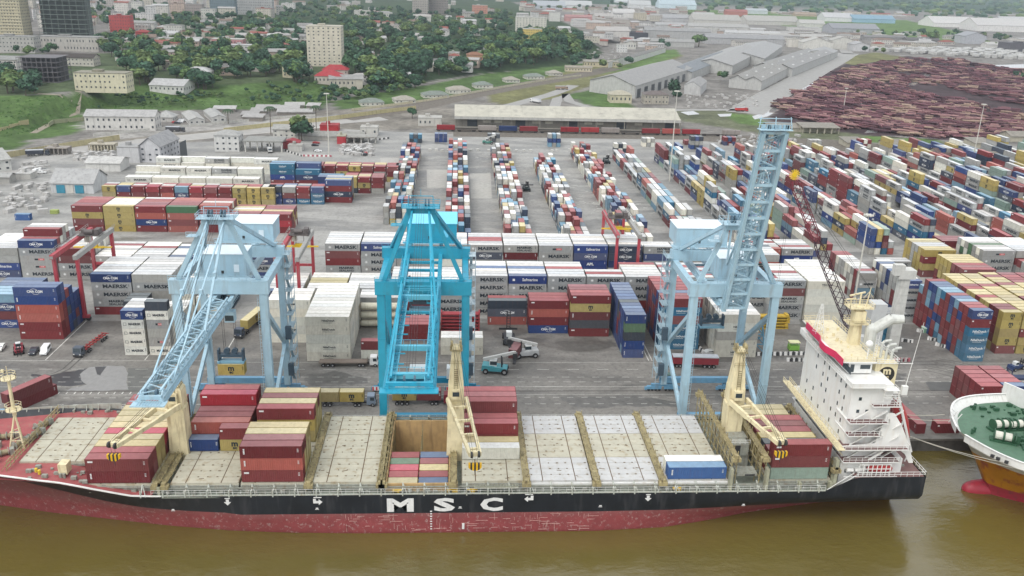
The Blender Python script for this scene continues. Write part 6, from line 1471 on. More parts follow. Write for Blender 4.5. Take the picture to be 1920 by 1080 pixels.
bld(512, 584, 257, 243, 12, 'gable', (214, 212, 204), (196, 196, 190), 2, 'long white customs office'); bld(600, 634, 247, 236, 10, 'flat', (186, 60, 66), (190, 70, 74), 0, 'small red walled store'); bld(555, 682, 262, 256, 12, 'gable', (190, 188, 180), (178, 177, 170), 0, 'long low grey canopy hall')
bld(531, 560, 279, 268, 8, 'gabley', (196, 92, 96), (186, 78, 84), 0, 'red gabled kiosk by the parking'); bld(540, 566, 284, 274, 7, 'flat', (206, 204, 198), (200, 198, 190), 0, 'small grey kiosk by the red kiosk')
bld(632, 648, 270, 256, 8, 'flat', (190, 70, 76), (196, 192, 170), 0, 'red gate booth with pale roof'); bld(784, 828, 236, 222, 12, 'flat', (206, 204, 196), (214, 212, 204), 1, 'white gate office by the long shed'); bld(676, 708, 254, 240, 10, 'flat', (216, 214, 206), WHT, 1, 'white gatehouse with an arched entrance by the carport', cols=3)
bld(95, 128, 340, 322, 10, 'flat', (190, 190, 186), (212, 212, 210), 0, 'flat store behind the blue workshop') if False else None
bld(162, 226, 321, 306, 14, 'gable', (222, 221, 216), (230, 229, 224), 0, 'white tent roofed shed behind the blue workshop', rise=2); bld(30, 58, 336, 329, 7, 'flat', (200, 198, 192), (226, 225, 220), 0, 'small white topped cabin near the left office'); bld(-30, 18, 344, 332, 7, 'gable', (178, 176, 170), (200, 200, 196), 0, 'grey cabin at the left edge')
bld(166, 214, 282, 272, 7, 'flat', (206, 198, 176), (214, 206, 186), 0, 'row of cream market stalls', openfront=8); bld(85, 126, 290, 279, 7, 'flat', (150, 144, 138), (184, 176, 166), 0, 'grey open truck shed', openfront=5)
# the blue bays of the workshop and other doors
def bays(l, r, yb, yt, names):
    x, y, z = hitT(l, yb); x2, _ = wall_hit(r, yb, y); _, zt = wall_hit((l+r)/2, yt, y); return x, y, x2-x, zt-z
x, y, W, H = bays(97, 176, 362, 344, None); par = [o for o in COL.objects if o.get('label', '').startswith('white and blue workshop')][0]
for a, b, c in ((.13, .33, 'b'), (.37, .53, 'w'), (.57, .77, 'b')):
    mb = MB(); mb.bx(W*a, W*b, -.3, -.01, 0.1, H-.8); mb.build('roller_door', bmat((70, 150, 176), .6) if c == 'b' else bmat(WHT), par)
# low shanty sheds under the slope
for i, (l, r, yb, yt) in enumerate(((452,482,221,215),(470,498,214,208),(480,522,208,202),(455,492,227,219),(508,560,209,205),(520,584,216,211),(535,570,203,199),(575,598,207,198),(400,440,210,206))):
    bld(l, r, yb, yt, 9, 'shed', (150, 144, 136), (190+i*3, 188+i*3, 184+i*3), 0, ORD[i]+' low tin roofed shed under the green slope, counted from the left', cat='shed', group='tin roofed sheds', rot=rnd.uniform(-4, 10))
# bungalows in walled gardens along the railway
for i, (l, r, yb, yt) in enumerate(((677,721,199,193),(741,780,194,188),(795,843,184,179),(842,884,176,169),(892,926,166,160),(949,976,155,150),(988,1023,149,144),(1030,1057,142,138))):
    e = bld(l, r, yb, yt, 14, 'hip', (226, 224, 212), (150, 160, 150) if i % 2 == 0 else (190, 184, 170), 1, ORD[i]+' white walled bungalow along the railway, counted from the left', cat='house', group='bungalows along the railway', rot=14)
# canopy at the gate: flat roof on pillars
def canopy(l, r, yb, yt, D, label, n=3, m=(176, 176, 170), rot=0):
    x, y, z = hitT(l, yb); x2, _ = wall_hit(r, yb, y); W = x2-x; _, zt = wall_hit((l+r)/2, yt, y); H = zt-z
    e = thing('canopy', label, 'canopy', (x, y, z), math.radians(rot)); mb = MB(); mb.bx(-1, W+1, -1, D+1, H-.8, H); mb.build('canopy_roof', bmat(m, .6, 'roof'), e)
    for i in range(n+1):
        for yy in (.5, D-1): mb = MB(); mb.bx(W*i/n-.35, W*i/n+.35, yy, yy+.7, 0, H-.8); mb.build('pillar', bmat(WHT), e)
    FOOTP.append((x, x+W, y, y+D))
canopy(460, 528, 285, 264, 14, 'grey gate canopy on white pillars with lorries beneath'); canopy(650, 704, 268, 256, 8, 'low dark carport by the main gate', 4, (186, 184, 176))
# the long transit shed behind the yard
x0, y0 = -1.6, 624.5
e = thing('transit_shed', 'very long grey transit shed with a weathered roof behind the yard', 'warehouse', (x0, y0, 0))
wm = bmat((150, 146, 136)); rm = mat('shed_roof', C255(174, 171, 158), rough=.75, vary=.12, scale=.12, stain=(.22, .21, .18), stain_amt=.55)
mb = MB(); mb.bx(0, 160, 4, 38, -.5, 7.8); mb.build('wall', wm, e)
for i in range(20):
    mb = MB(); a, b = i*8, i*8+8; mb.add([(a+.03, -.5, 8.4), (b-.03, -.5, 8.4), (b-.03, 20, 13.6), (a+.03, 20, 13.6), (b-.03, 40, 8.4), (a+.03, 40, 8.4), (a+.03, -.5, 8.1), (b-.03, -.5, 8.1)], [(0,1,2,3),(3,2,4,5),(6,7,1,0)]); mb.build('roof_panel', rm, e)
mb = MB(); mb.bx(0, 160, -.6, -.45, 6.4, 8.2); mb.build('fascia', bmat((196, 196, 190)), e)
mb = MB(); mb.bx(-.5, 160.5, -3, 0, .9, 1.1); mb.build('loading_platform', wm, e)
for i in range(9): mb = MB(); mb.bx(i*20-.3, i*20+.3, -.4, .2, 0, 8.2); mb.build('column', wm, e)
for i, x in enumerate((9, 43, 80, 115, 150)): mb = MB(); mb.bx(x, x+7, 3.9, 4.0, .8, 6); mb.build('doorway', winm, e)
for i, x in enumerate((20, 28, 55, 64, 92, 100, 128)): mb = MB(); mb.bx(x, x+5.5, 3.85, 4.0, 3.5, 5.2); mb.build('cream_panel', bmat((206, 202, 186)), e)
FOOTP.append((-5, 165, 615, 670))
# freight train in front of it
tr = thing('freight_train', 'freight train of flat wagons and box wagons standing before the long shed', 'train', (0, 0, 0)); TY = 611
for i in range(15):
    x = -14+i*14.2; w = bpy.data.objects.new('wagon', None); COL.objects.link(w); w.parent = tr; w.location = (x, TY, 0)
    mb = MB(); mb.bx(0, 13.2, -1.3, 1.3, .9, 1.3); mb.build('wagon_bed', bmat((70, 64, 60)), w)
    for q in (1.8, 11.4): mb = MB(); mb.bx(q-1, q+1, -1, 1, .1, .9); mb.build('wheel_set', darkm, w)
    if i % 4 != 1: c = [(150, 44, 50), (168, 60, 62), (160, 152, 146), (40, 60, 104), (136, 50, 54), (176, 90, 84)][i % 6]; mb = MB(); mb.bx(.4, 12.8, -1.25, 1.25, 1.3, 4.3); mb.build('wagon_body', bmat(c, .6), w)
# warehouses beside the road running inland
def ware(pts, H, label, wc=(196, 196, 192), rc=(178, 177, 174), bays=1, doors=0, rise=None, sky=0):
    """pts: near-left and near-right base corners and far-right corner in survey pixels"""
    (ax, ay), (bx_, by_), (cx, cy) = [hit(*p) for p in pts]; W = math.hypot(bx_-ax, by_-ay); D = math.hypot(cx-bx_, cy-by_); rz = math.atan2(by_-ay, bx_-ax)
    e = thing('warehouse', label, 'warehouse', (ax, ay, 0), rz); wm, rm = bmat(wc), bmat(rc, .6, 'roof'); w = W/bays
    # the far side may run oblique to the front: shear is avoided by turning the block to the long side
    an = math.atan2(cy-by_, cx-bx_)-rz; dx, dy = math.cos(an)*D, math.sin(an)*D
    T = lambda x, y, z: (x+dx*y, dy*y, z)
    mb = MB()
    for b in range(bays):
        x0, x1 = b*w, b*w+w; r = rise or w*.13
        mb.add([T(x0,0,-.5),T(x1,0,-.5),T(x1,1,-.5),T(x0,1,-.5),T(x0,0,H),T(x1,0,H),T(x1,1,H),T(x0,1,H),T((x0+x1)/2,0,H+r-.1),T((x0+x1)/2,1,H+r-.1)], [(0,1,5,8,4),(1,2,6,5),(2,3,7,9,6),(3,0,4,7)])
    mb.build('wall', wm, e)
    for b in range(bays):
        x0, x1 = b*w-.4, b*w+w+.4; r = rise or w*.13
        for s in (0, 1):
            mb = MB(); xa, xb = ((x0, (x0+x1)/2) if s == 0 else ((x0+x1)/2, x1)); za, zb = (H-.1, H+r) if s == 0 else (H+r, H-.1)
            mb.add([T(xa,-.005,za+.3),T(xb,-.005,zb+.3),T(xb,1.005,zb+.3),T(xa,1.005,za+.3),T(xa,-.005,za),T(xb,-.005,zb),T(xb,1.005,zb),T(xa,1.005,za)], [(0,1,2,3),(4,7,6,5),(4,5,1,0),(5,6,2,1),(6,7,3,2),(7,4,0,3)]); mb.build('roof_slope', rm, e)
            if sky:
                for q in range(sky): t = (q+.5)/sky; mb = MB(); u = .45; xx = xa+(xb-xa)*u; zz = za+(zb-za)*u; dz = (zb-za)/(xb-xa)*w*.1; mb.add([T(xx,t-.018,zz+.36),T(xx+w*.1,t-.018,zz+.36+dz),T(xx+w*.1,t+.018,zz+.36+dz),T(xx,t+.018,zz+.36)], [(0,1,2,3)]); mb.build('roof_light', bmat((236, 236, 232), .5, 'roof'), e)
    for q in range(doors): t = (q+.5)/doors; mb = MB(); mb.add([T(W+.02,t-.25/doors,0),T(W+.02,t+.25/doors,0),T(W+.02,t+.25/doors,H*.7),T(W+.02,t-.25/doors,H*.7)], [(0,1,2,3)]); mb.build('doorway', winm, e)
    xs = [e.location.x+T(a, b, 0)[0]*math.cos(rz)-T(a, b, 0)[1]*math.sin(rz) for a in (0, W) for b in (0, 1)]; ys = [e.location.y+T(a, b, 0)[0]*math.sin(rz)+T(a, b, 0)[1]*math.cos(rz) for a in (0, W) for b in (0, 1)]; FOOTP.append((min(xs), max(xs), min(ys), max(ys)))
    return e
ware([(1105,172),(1190,185),(1296,148)], 11, 'long warehouse with ridge vents nearest the shed', doors=9, bays=1, rise=7)
ware([(1240,150),(1296,152),(1374,118)], 9, 'blue grey warehouse behind the vented one', rc=(150,156,160), rise=5); ware([(1292,134),(1372,140),(1430,108)], 10, 'wide pale warehouse middle of the row', rc=(188,187,184), rise=6); ware([(1354,116),(1432,124),(1466,98)], 9, 'small warehouse with open dark side', rc=(186,186,184), rise=5)
ware([(1366,164),(1426,170),(1496,132)], 9, 'twin gabled warehouse with roof lights beside the road', bays=2, rc=(176,174,168), doors=0, sky=5, rise=4); ware([(1410,138),(1484,144),(1560,112)], 9, 'broad warehouse with many white roof lights', bays=2, rc=(174,173,170), sky=5, rise=4)
ware([(1500,112),(1556,114),(1570,106)], 8, 'flat topped warehouse end by the road bend', rc=(190,190,188)); ware([(1282,176),(1312,180),(1324,168)], 8, 'small white gabled warehouse among scrap', wc=(206,206,204), rise=4)
ware([(1140,128),(1185,118),(1248,98)], 6, 'long white walled shed by the grass bank', wc=(222,222,218), rc=(160,158,152), rise=3) 
bld(1144, 1184, 193, 178, 16, 'hip', (214, 206, 180), (206, 200, 178), 1, 'cream flat roofed house by the shed'); bld(1208, 1253, 195, 178, 14, 'hip', (186, 180, 166), (132, 122, 118), 2, 'concrete two storey frame house with brown roof', cols=7)
bld(1095, 1160, 125, 116, 12, 'shed', (210, 200, 170), (176, 172, 160), 1, 'long cream cottages by the container stack'); bld(1060, 1110, 134, 127, 10, 'gable', (214, 204, 180), (180, 172, 156), 1, 'cream cottages beyond the bungalows')
# industrial quarter: long roofs on the plain
roofs = [(1323,1468,82,72,30,'gable',(178,178,178)),(1208,1330,72,58,26,'gable',(176,176,174)),(1220,1300,87,78,20,'gable',(180,180,176)),(1290,1400,60,50,30,'gable',(196,195,190)),(1300,1390,46,38,60,'gable',(198,196,188)),(1400,1500,46,40,60,'gable',(200,198,190)),(1500,1545,50,44,40,'gable',(212,210,204)),(1360,1460,68,62,20,'gable',(216,216,214)),(1240,1300,42,34,40,'gable',(188,188,188)),(1505,1560,92,80,26,'gabley',(214,212,204)),(1558,1600,92,76,24,'gabley',(206,204,196)),(1600,1628,96,84,30,'gabley',(200,200,200)),(1478,1508,88,74,14,'flat',(214,210,200)),(1545,1600,40,33,60,'gable',(222,222,222)),(1600,1678,42,36,50,'gable',(150,186,206)),(1236,1305,15,9,70,'gable',(206,224,230)),(1180,1220,16,9,60,'gable',(212,214,212)),(1155,1185,5,3,40,'gable',(226,228,228)),(1050,1110,15,10,60,'gable',(214,216,214)),(1000,1060,16,11,60,'gable',(196,202,206)),(1560,1650,62,54,50,'gable',(170,172,176)),(1750,1830,50,44,80,'gable',(232,230,226)),(1830,1930,58,48,80,'gable',(226,224,220)),(1880,2010,46,41,60,'gable',(216,216,216)),(1808,1850,82,68,34,'gabley',(182,184,188)),(1700,1760,80,75,20,'gable',(120,118,116)),(1728,1745,84,74,12,'flat',(222,222,220)),(1850,1900,92,84,20,'gable',(214,212,206)),(1890,1960,98,82,30,'flat',(96,94,98)),(1115,1150,38,31,30,'gable',(200,196,190)),(1150,1190,34,24,40,'gable',(224,222,218)),(1060,1110,40,32,20,'gable',(196,150,146)),(1120,1180,48,37,60,'flat',(176,170,162)),(1030,1050,40,24,14,'flat',(212,210,204)),(1490,1530,30,27,30,'gable',(190,170,150)),(1360,1400,30,22,30,'gable',(186,120,110)),(1400,1440,26,20,30,'gable',(206,214,216)),(1620,1700,76,70,18,'gable',(150,148,146)),(1480,1540,62,52,20,'flat',(206,204,200)),(1640,1665,74,66,12,'flat',(224,222,218)),(1230,1290,54,47,24,'gable',(196,196,194)),(1120,1180,66,58,30,'gable',(206,202,196)),(1300,1340,34,28,30,'gable',(210,208,204))]
for i, (l, r, yb, yt, D, rf, rc) in enumerate(roofs):
    cname = 'blue' if rc[2] > rc[0]+12 else 'pinkish' if rc[0] > rc[2]+30 else 'dark' if rc[0] < 140 else 'pale' if rc[0] > 205 else 'grey'
    bld(l, r, yb, yt, D, rf, tuple(min(255, v+8) for v in rc), rc, 0, '%s %s roofed works building %s' % ('long' if r-l > 90 else 'short' if r-l < 45 else 'mid length', cname, near_land(*hit((l+r)/2, yb))), cat='warehouse', name='works_building', group='works buildings on the industrial plain', rot=rnd.uniform(-6, 3))
# low buildings at the rail side, right
for i, (l, r, yb, yt, lb) in enumerate(((1505,1573,250,239,'open grey rail shed on posts before the logs'),(1756,1806,312,290,'brown roofed open workshop at the right'),(1806,1930,308,296,'long grey rail shed at the right edge'),(1664,1700,278,272,'small cream rail hut'),(1826,1862,279,268,'row of cream rail cottages before the log yard'),(1894,1940,266,256,'white block at the right edge by the logs'),(1588,1622,276,267,'low white hut with dark roof by the yard'),(1440,1500,246,240,'low grey rail store'))):
    bld(l, r, yb, yt, 14, 'shed' if i % 2 == 0 else 'gable', (190, 184, 166), (170, 164, 152) if i != 1 else (124, 104, 100), 0, lb, cat='shed', openfront=5 if i in (0, 1, 2) else 0)
# filler houses of the town
SPECS = []
def filler(poly, n, hs, ws, cols, rcols, labf, grp):
    xs = [p[0] for p in poly]; ys = [p[1] for p in poly]; k = 0; t = 0
    while k < n and t < n*60:
        t += 1; px, py = rnd.uniform(min(xs), max(xs)), rnd.uniform(min(ys), max(ys))
        if not inpoly(px, py, poly): continue
        x, y, z = hitT(px, py); W, D, H = rnd.uniform(*ws), rnd.uniform(8, 16), rnd.uniform(*hs)
        if any(a < x+W and x < b and c < y+D and y < d for a, b, c, d in FOOTP): continue
        SPECS.append((x, y, z, W, D, H, rnd.choice(['hip', 'gable', 'gable', 'flat']), rnd.choice(cols), rnd.choice(rcols), rnd.uniform(-20, 20), grp)); FOOTP.append((x-2, x+W+2, y-2, y+D+2)); k += 1
wcs = [(216,212,204),(206,200,186),(196,190,182),(222,220,216),(204,184,170)]; rcs = [(200,198,194),(186,184,180),(214,214,212),(150,130,116),(172,100,86),(164,162,158)]
filler([(0,-10),(560,-10),(560,30),(440,40),(250,50),(170,60),(0,60)], 90, (6, 24), (12, 30), wcs, rcs, 'in the far upper town', 'houses of the far upper town')
filler([(170,40),(440,40),(560,40),(570,130),(440,120),(300,140),(180,125)], 46, (4, 9), (10, 22), wcs, rcs, 'among trees of the near upper town', 'houses of the near upper town')
filler([(600,-10),(940,0),(1000,40),(940,62),(800,75),(650,60),(610,30)], 50, (4, 10), (10, 24), wcs, rcs, 'in the wooded quarter', 'houses of the wooded quarter')
filler([(960,10),(1300,22),(1320,60),(1230,72),(1180,62),(1110,62),(1050,44),(960,26)], 66, (4, 12), (14, 34), wcs, rcs, 'in the dense industrial quarter', 'houses of the industrial quarter')
filler([(1290,55),(1920,72),(1920,92),(1630,88),(1500,72),(1300,64)], 26, (4, 8), (18, 46), wcs, rcs, 'on the plain beyond the warehouses', 'houses beyond the warehouses')
filler([(650,70),(900,80),(900,120),(720,140),(650,130)], 14, (4, 7), (10, 20), wcs, rcs, 'in the grove', 'houses hidden in the grove')
filler([(1290,18),(1560,24),(1920,30),(1920,36),(1560,34),(1300,28)], 22, (4, 7), (24, 60), wcs, rcs, 'at the edge of the far forest', 'houses at the forest edge')
# more long low works roofs filling the plain beside the road and behind the warehouses
filler([(1290,60),(1500,62),(1620,80),(1620,92),(1500,90),(1300,84)], 26, (5, 8), (22, 60), wcs, [(176,174,170),(190,188,184),(160,156,150),(206,204,198)], 'x', 'houses beyond the warehouses')
filler([(1040,62),(1180,60),(1290,84),(1290,100),(1190,96),(1100,84)], 22, (4, 8), (12, 30), wcs, rcs, 'x', 'houses of the industrial quarter')
filler([(180,60),(560,60),(560,150),(330,150),(260,120)], 26, (4, 9), (12, 24), wcs, rcs, 'x', 'houses of the near upper town')
filler([(640,110),(880,110),(880,128),(720,160),(650,160)], 10, (4, 7), (10, 18), wcs, rcs, 'x', 'houses hidden in the grove')
SPECS.sort(key=lambda q: math.hypot(q[0], q[1])-q[3]*6)
for x, y, z, W, D, H, rf, wc, rc, rz, grp in SPECS[:285]:
    nm = 'pale' if sum(rc) > 600 else 'rust' if rc[0] > rc[2]+30 else 'grey'
    e = thing('house', '%s %s %s %s roofed house %s' % ('low' if H < 6 else 'tall', 'narrow' if W < 13 else 'wide', nm, 'flat' if rf == 'flat' else 'pitched', near_land(x, y)), 'house', (x, y, z), math.radians(rz), grp)
    building(e, W, D, H, rf, wc, rc, int(H/3) if H > 5 else 0, cols=max(2, int(W/3.5)), rise=None)
mb = MB(); hm = [bmat(c) for c in wcs[:3]]+[bmat(c, .65, 'roof') for c in rcs[:5]]+[winm]
for x, y, z, W, D, H, rf, wc, rc, rz, grp in SPECS[285:]:
    w = MB(); a = rnd.randrange(3); b = 3+rnd.randrange(5); w.bx(0, W, 0, D, -2, H, a)
    if rf == 'flat': w.bx(-.2, W+.2, -.2, D+.2, H, H+.5, b); w.bx(W*.3, W*.5, D*.4, D*.7, H+.5, H+2, a)
    else: w.prism_x([(-.6, H-.1), (D/2, H+D*.18), (D+.6, H-.1)][::-1], -.5, W+.5, b)
    for k in range(max(1, int(H/3))):
        for i in range(max(2, int(W/3.5))): q = W/max(2, int(W/3.5)); w.bx(q*(i+.34), q*(i+.66), -.06, 0, k*3+1.1, k*3+2.1, 8)
    ca, sa = math.cos(math.radians(rz)), math.sin(math.radians(rz)); w.v = [(x+p*ca-q*sa, y+p*sa+q*ca, z+r) for p, q, r in w.v]
    o = len(mb.v); mb.v += w.v; mb.f += [tuple(i+o for i in f) for f in w.f]; mb.m += w.m
tag(mb.build('far_houses', hm), 'the further houses of the town and plain, too many to single out', 'houses', kind='stuff')
# tightly packed white roofs and scrap: nobody could count them
mb = MB()
for _ in range(420):
    px, py = rnd.uniform(1630, 1935), rnd.uniform(93, 113); 
    if py > 96+(px-1630)*.055: continue
    x, y = hit(px, py); w, d = rnd.uniform(10, 26), rnd.uniform(5, 10); mb.box((x, y, rnd.uniform(1.5, 3.4)), (w, d, rnd.uniform(3, 5)), rnd.uniform(.7, 1.1))
tag(mb.build('market_roofs', bmat((222, 221, 216), .6, 'roof')), 'tightly packed low white roofs of the market beyond the log yard', 'roofs', kind='stuff')
mb = MB()
for _ in range(500):
    px, py = rnd.choice([(rnd.uniform(1285, 1420), rnd.uniform(178, 202)), (rnd.uniform(1030, 1180), rnd.uniform(92, 112)), (rnd.uniform(140, 215), rnd.uniform(285, 305)), (rnd.uniform(0, 90), rnd.uniform(345, 400)), (rnd.uniform(640, 700), rnd.uniform(272, 292)), (rnd.uniform(40, 90), rnd.uniform(305, 325)), (rnd.uniform(1340,1500), rnd.uniform(255, 275)), (rnd.uniform(1120,1300), rnd.uniform(40, 70))]); x, y = hit(px, py); s = rnd.uniform(.6, 2.2); mb.box((x, y, s*.4), (s*rnd.uniform(1, 2.4), s, s*.8), rnd.uniform(0, 3))
tag(mb.build('scrap', bmat((196, 194, 190), .6)), 'scattered pale scrap and stored goods around the sheds', 'scrap', kind='stuff')
# ------------------------------------------------------------------ log yard
def logs():
    poly = [(1470,215),(1462,200),(1530,158),(1600,128),(1700,112),(1800,112),(1935,138),(1935,262),(1700,256),(1560,240)]
    bare = [(1690,158),(1760,160),(1935,205),(1935,222),(1800,192),(1700,172)]; V, F, Cc = [], [], []; n6 = [(math.cos(math.pi*i/3), math.sin(math.pi*i/3)) for i in range(6)]
    cols = [C255(116,82,86), C255(96,68,74), C255(138,108,106), C255(78,57,63), C255(146,126,112), C255(106,75,81)]
    k = 0
    for p in range(1900):
        px = rnd.uniform(1462, 1935); py = rnd.uniform(112, 262)
        if not inpoly(px, py, poly) or inpoly(px, py, bare): continue
        if abs((px-1690)+(py-145)*1.6) < 8 or abs((px-1600)-(py-160)*.62) < 5: continue
        x, y = hit(px, py); ang = 2.45+.5*math.sin(x/62+1)*math.cos(y/95)+rnd.uniform(-.1, .1)
        if (x*.75+y*.62) % 52 < 6 or (x*.5-y*.3) % 120 < 6: continue
        cnt = rnd.randint(8, 15); base = rnd.choice(cols); pile = rnd.uniform(1.5, 4.5)
        for q in range(cnt):
            L = rnd.uniform(4, 10); r = rnd.uniform(.38, .85); a = ang+rnd.uniform(-.14, .14); ox, oy = rnd.uniform(-7, 7), rnd.uniform(-4, 4); z = r+rnd.random()*pile
            dx, dy = math.cos(a), math.sin(a); cx, cy = x+ox*dx-oy*dy, y+ox*dy+oy*dx; o = len(V); f = rnd.uniform(.7, 1.3); c = tuple(v*f for v in base)
            for s in (-L/2, L/2):
                for ca, sa in n6: V.append((cx+dx*s-dy*ca*r, cy+dy*s+dx*ca*r, z+sa*r))
            for i in range(6): F.append((o+i, o+(i+1) % 6, o+6+(i+1) % 6, o+6+i)); Cc.append(c)
            F.append(tuple(range(o, o+6))); F.append(tuple(range(o+6, o+12))); Cc += [tuple(min(1, v*1.8) for v in c)]*2
    me = bpy.data.meshes.new('logs'); me.from_pydata(V, [], F); a = me.color_attributes.new('Col', 'FLOAT_COLOR', 'CORNER'); cnt = np.array([len(f) for f in F]); a.data.foreach_set('color', np.repeat(np.c_[np.array(Cc), np.ones(len(F))], cnt, axis=0).ravel())
    me.materials.append(mat('log_bark', attr='Col', rough=.9, vary=.2, scale=.6, spec=.15)); ob = bpy.data.objects.new('logs', me); COL.objects.link(ob); tag(ob, 'thousands of reddish brown logs heaped across the timber yard', 'logs', kind='stuff')
logs()
puddle = mat('puddle', (.30, .30, .29), rough=.04, vary=.1, spec=1.0)
for k, pts in enumerate(([(1410,218),(1430,212),(1462,200),(1500,168),(1530,152),(1534,154),(1500,176),(1478,196),(1440,218),(1415,224)], [(1604,215),(1616,200),(1626,212),(1640,230),(1646,248),(1620,250),(1632,240),(1622,228)], [(1597,172),(1604,170),(1612,186),(1622,194),(1618,199),(1610,190)], [(1696,190),(1704,190),(1710,198),(1700,200)], [(1700,160),(1720,150),(1740,134),(1748,138),(1730,150),(1715,160)], [(1862,122),(1935,120),(1935,140),(1905,134),(1888,128)], [(1655,254),(1700,255),(1760,260),(1700,259)], [(1275,210),(1300,208),(1312,214),(1290,216)], [(1345,214),(1372,213),(1370,218),(1350,219)])):
    sheet('puddle', [hit(*p) for p in pts], .03+.002*k, puddle)
# ------------------------------------------------------------------ trees
leafm = mat('tree_leaves', attr='Col', rough=.85, vary=.25, scale=.35, spec=.15)
bark = mat('tree_bark', (.09, .07, .05), rough=.95)
def crown_geo(seed, n, lobes=5, H=10., R=4.6):
    r = random.Random(seed); V, F, C = [], [], []
    ls = [(r.uniform(-.45, .45)*R, r.uniform(-.45, .45)*R, H*r.uniform(.52, .8), R*r.uniform(.5, .75)) for _ in range(lobes)]
    for i in range(n):
        lx, ly, lz, lr = r.choice(ls); v = Vector((r.gauss(0, 1), r.gauss(0, 1), r.gauss(0, 1)*.8+.25)).normalized(); rad = lr*r.uniform(.72, 1.08)
        p = Vector((lx, ly, lz))+Vector((v.x*rad, v.y*rad, v.z*rad*.8)); s = r.uniform(.55, 1.15)*(H/10); nrm = (v+Vector((r.uniform(-.7, .7), r.uniform(-.7, .7), r.uniform(-.3, .7)))).normalized()
        a = nrm.cross(Vector((0, 0, 1))+v*.1).normalized(); b = nrm.cross(a); o = len(V)
        V += [tuple(p+a*s), tuple(p+b*s*.8), tuple(p-a*s), tuple(p-b*s*.9)]; F.append((o, o+1, o+2, o+3)); f = r.uniform(.6, 1.7); C.append(f)
    for lx, ly, lz, lr in ls:       # dense heart so the crown is not see-through everywhere
        mb = MB(); mb.sphere((lx, ly, lz), lr*.78, 7, 5, .8); o = len(V); V += mb.v; F += [tuple(i+o for i in q) for q in mb.f]; C += [.7]*len(mb.f)
    return V, F, C
def crown_mesh(seed, n, tint, H=10., R=4.6, lobes=5):
    V, F, C = crown_geo(seed, n, lobes, H, R); me = bpy.data.meshes.new('crown'); me.from_pydata(V, [], F); a = me.color_attributes.new('Col', 'FLOAT_COLOR', 'CORNER'); cnt = np.array([len(f) for f in F])
    c = np.array(C)[:, None]*np.array(tint)[None]; a.data.foreach_set('color', np.repeat(np.c_[c, np.ones(len(F))], cnt, axis=0).ravel()); me.materials.append(leafm); me.update(); return me
TINT = [(.055,.108,.052), (.044,.092,.052), (.085,.140,.052), (.050,.100,.062), (.110,.155,.058), (.038,.078,.046)]
CROWNS = [crown_mesh(i, 340, TINT[i], lobes=4+i, R=4.2+.35*(i % 3), H=9+i*.5) for i in range(6)]
mb = MB(); mb.tube((0, 0, -1.5), (0, 0, 4.5), .35, 6, .22)
for k in range(4): t = k*1.6; mb.tube((0, 0, 4.2), (1.8*math.cos(t), 1.8*math.sin(t), 6.8), .2, 5, .08)
TRUNK = mb.mesh('trunk', bark)
spots = []
def scatter(poly, n, s0, s1, zone, sp=5.):
    xs = [p[0] for p in poly]; ys = [p[1] for p in poly]; k = t = 0
    while k < n and t < n*25:
        t += 1; px, py = rnd.uniform(min(xs), max(xs)), rnd.uniform(min(ys), max(ys))
        if not inpoly(px, py, poly): continue
        x, y, z = hitT(px, py)
        if any(a-1 < x < b+1 and c-1 < y < d+1 for a, b, c, d in FOOTP): continue
        spots.append((x, y, z, rnd.uniform(s0, s1), zone)); k += 1
scatter([(640,60),(760,40),(880,60),(960,64),(1060,60),(1110,90),(1100,112),(1000,128),(880,140),(800,148),(790,165),(700,172),(655,168),(645,110)], 420, .9, 1.7, 'in the dense grove between tower and railway')
scatter([(640,20),(960,30),(980,60),(760,60),(640,70)], 160, .9, 1.6, 'in the far grove behind the tower')
scatter([(440,50),(570,60),(572,140),(460,150),(330,150),(330,110),(400,100)], 200, .8, 1.5, 'left of the cream tower')
scatter([(180,75),(330,70),(400,60),(440,70),(400,100),(320,125),(255,150),(180,90)], 130, .8, 1.5, 'around the upper town villas')
scatter([(160,5),(330,0),(440,30),(540,20),(640,-10),(640,50),(440,65),(250,60),(170,50)], 330, .9, 1.5, 'between the far town blocks')
scatter([(0,130),(30,150),(75,160),(75,185),(0,182)], 22, .8, 1.4, 'at the left edge above the field')
scatter([(10,84),(170,84),(170,104),(60,112),(10,100)], 18, .7, 1.2, 'by the grey slab block')
scatter([(258,120),(275,125),(290,160),(262,165)], 10, 1.0, 1.7, 'below the white villa'); scatter([(345,130),(400,130),(400,172),(352,170)], 22, .9, 1.6, 'beside the terrace hall')
scatter([(548,118),(560,118),(570,155),(550,158)], 9, 1.2, 1.9, 'tall row left of the cream tower')
scatter([(640,165),(800,158),(800,166),(720,182),(640,196),(600,190)], 60, .5, .9, 'on the bank above the bungalows'); scatter([(1060,112),(1180,110),(1180,122),(1060,132)], 12, .8, 1.2, 'by the cream cottages')
for px, py, s in ((1132,132,1.3),(1178,124,1.2),(1160,130,.8),(1310,88,1.9),(1240,88,1.3),(1252,92,1.0),(1742,80,2.0),(1752,80,1.8),(1850,88,1.2),(1868,92,1.2),(561,262,1.4),(566,264,1.2),(773,222,.9),(1262,182,1.2),(1268,190,1.0),(1345,150,1.0),(1355,152,1.1),(1395,150,.9),(1640,100,.9),(1655,102,1.0),(1620,99,1.0),(1905,148,1.0),(1915,150,.9),(262,84,1.0),(580,150,1.1)): x, y, z = hitT(px, py); spots.append((x, y, z, s, 'standing apart near the sheds'))
scatter([(960,0),(1180,10),(1160,24),(1000,20)], 60, .8, 1.4, 'at the forest edge'); scatter([(1560,62),(1700,60),(1900,70),(1900,80),(1700,74)], 60, .7, 1.2, 'in the hedges of the plain')
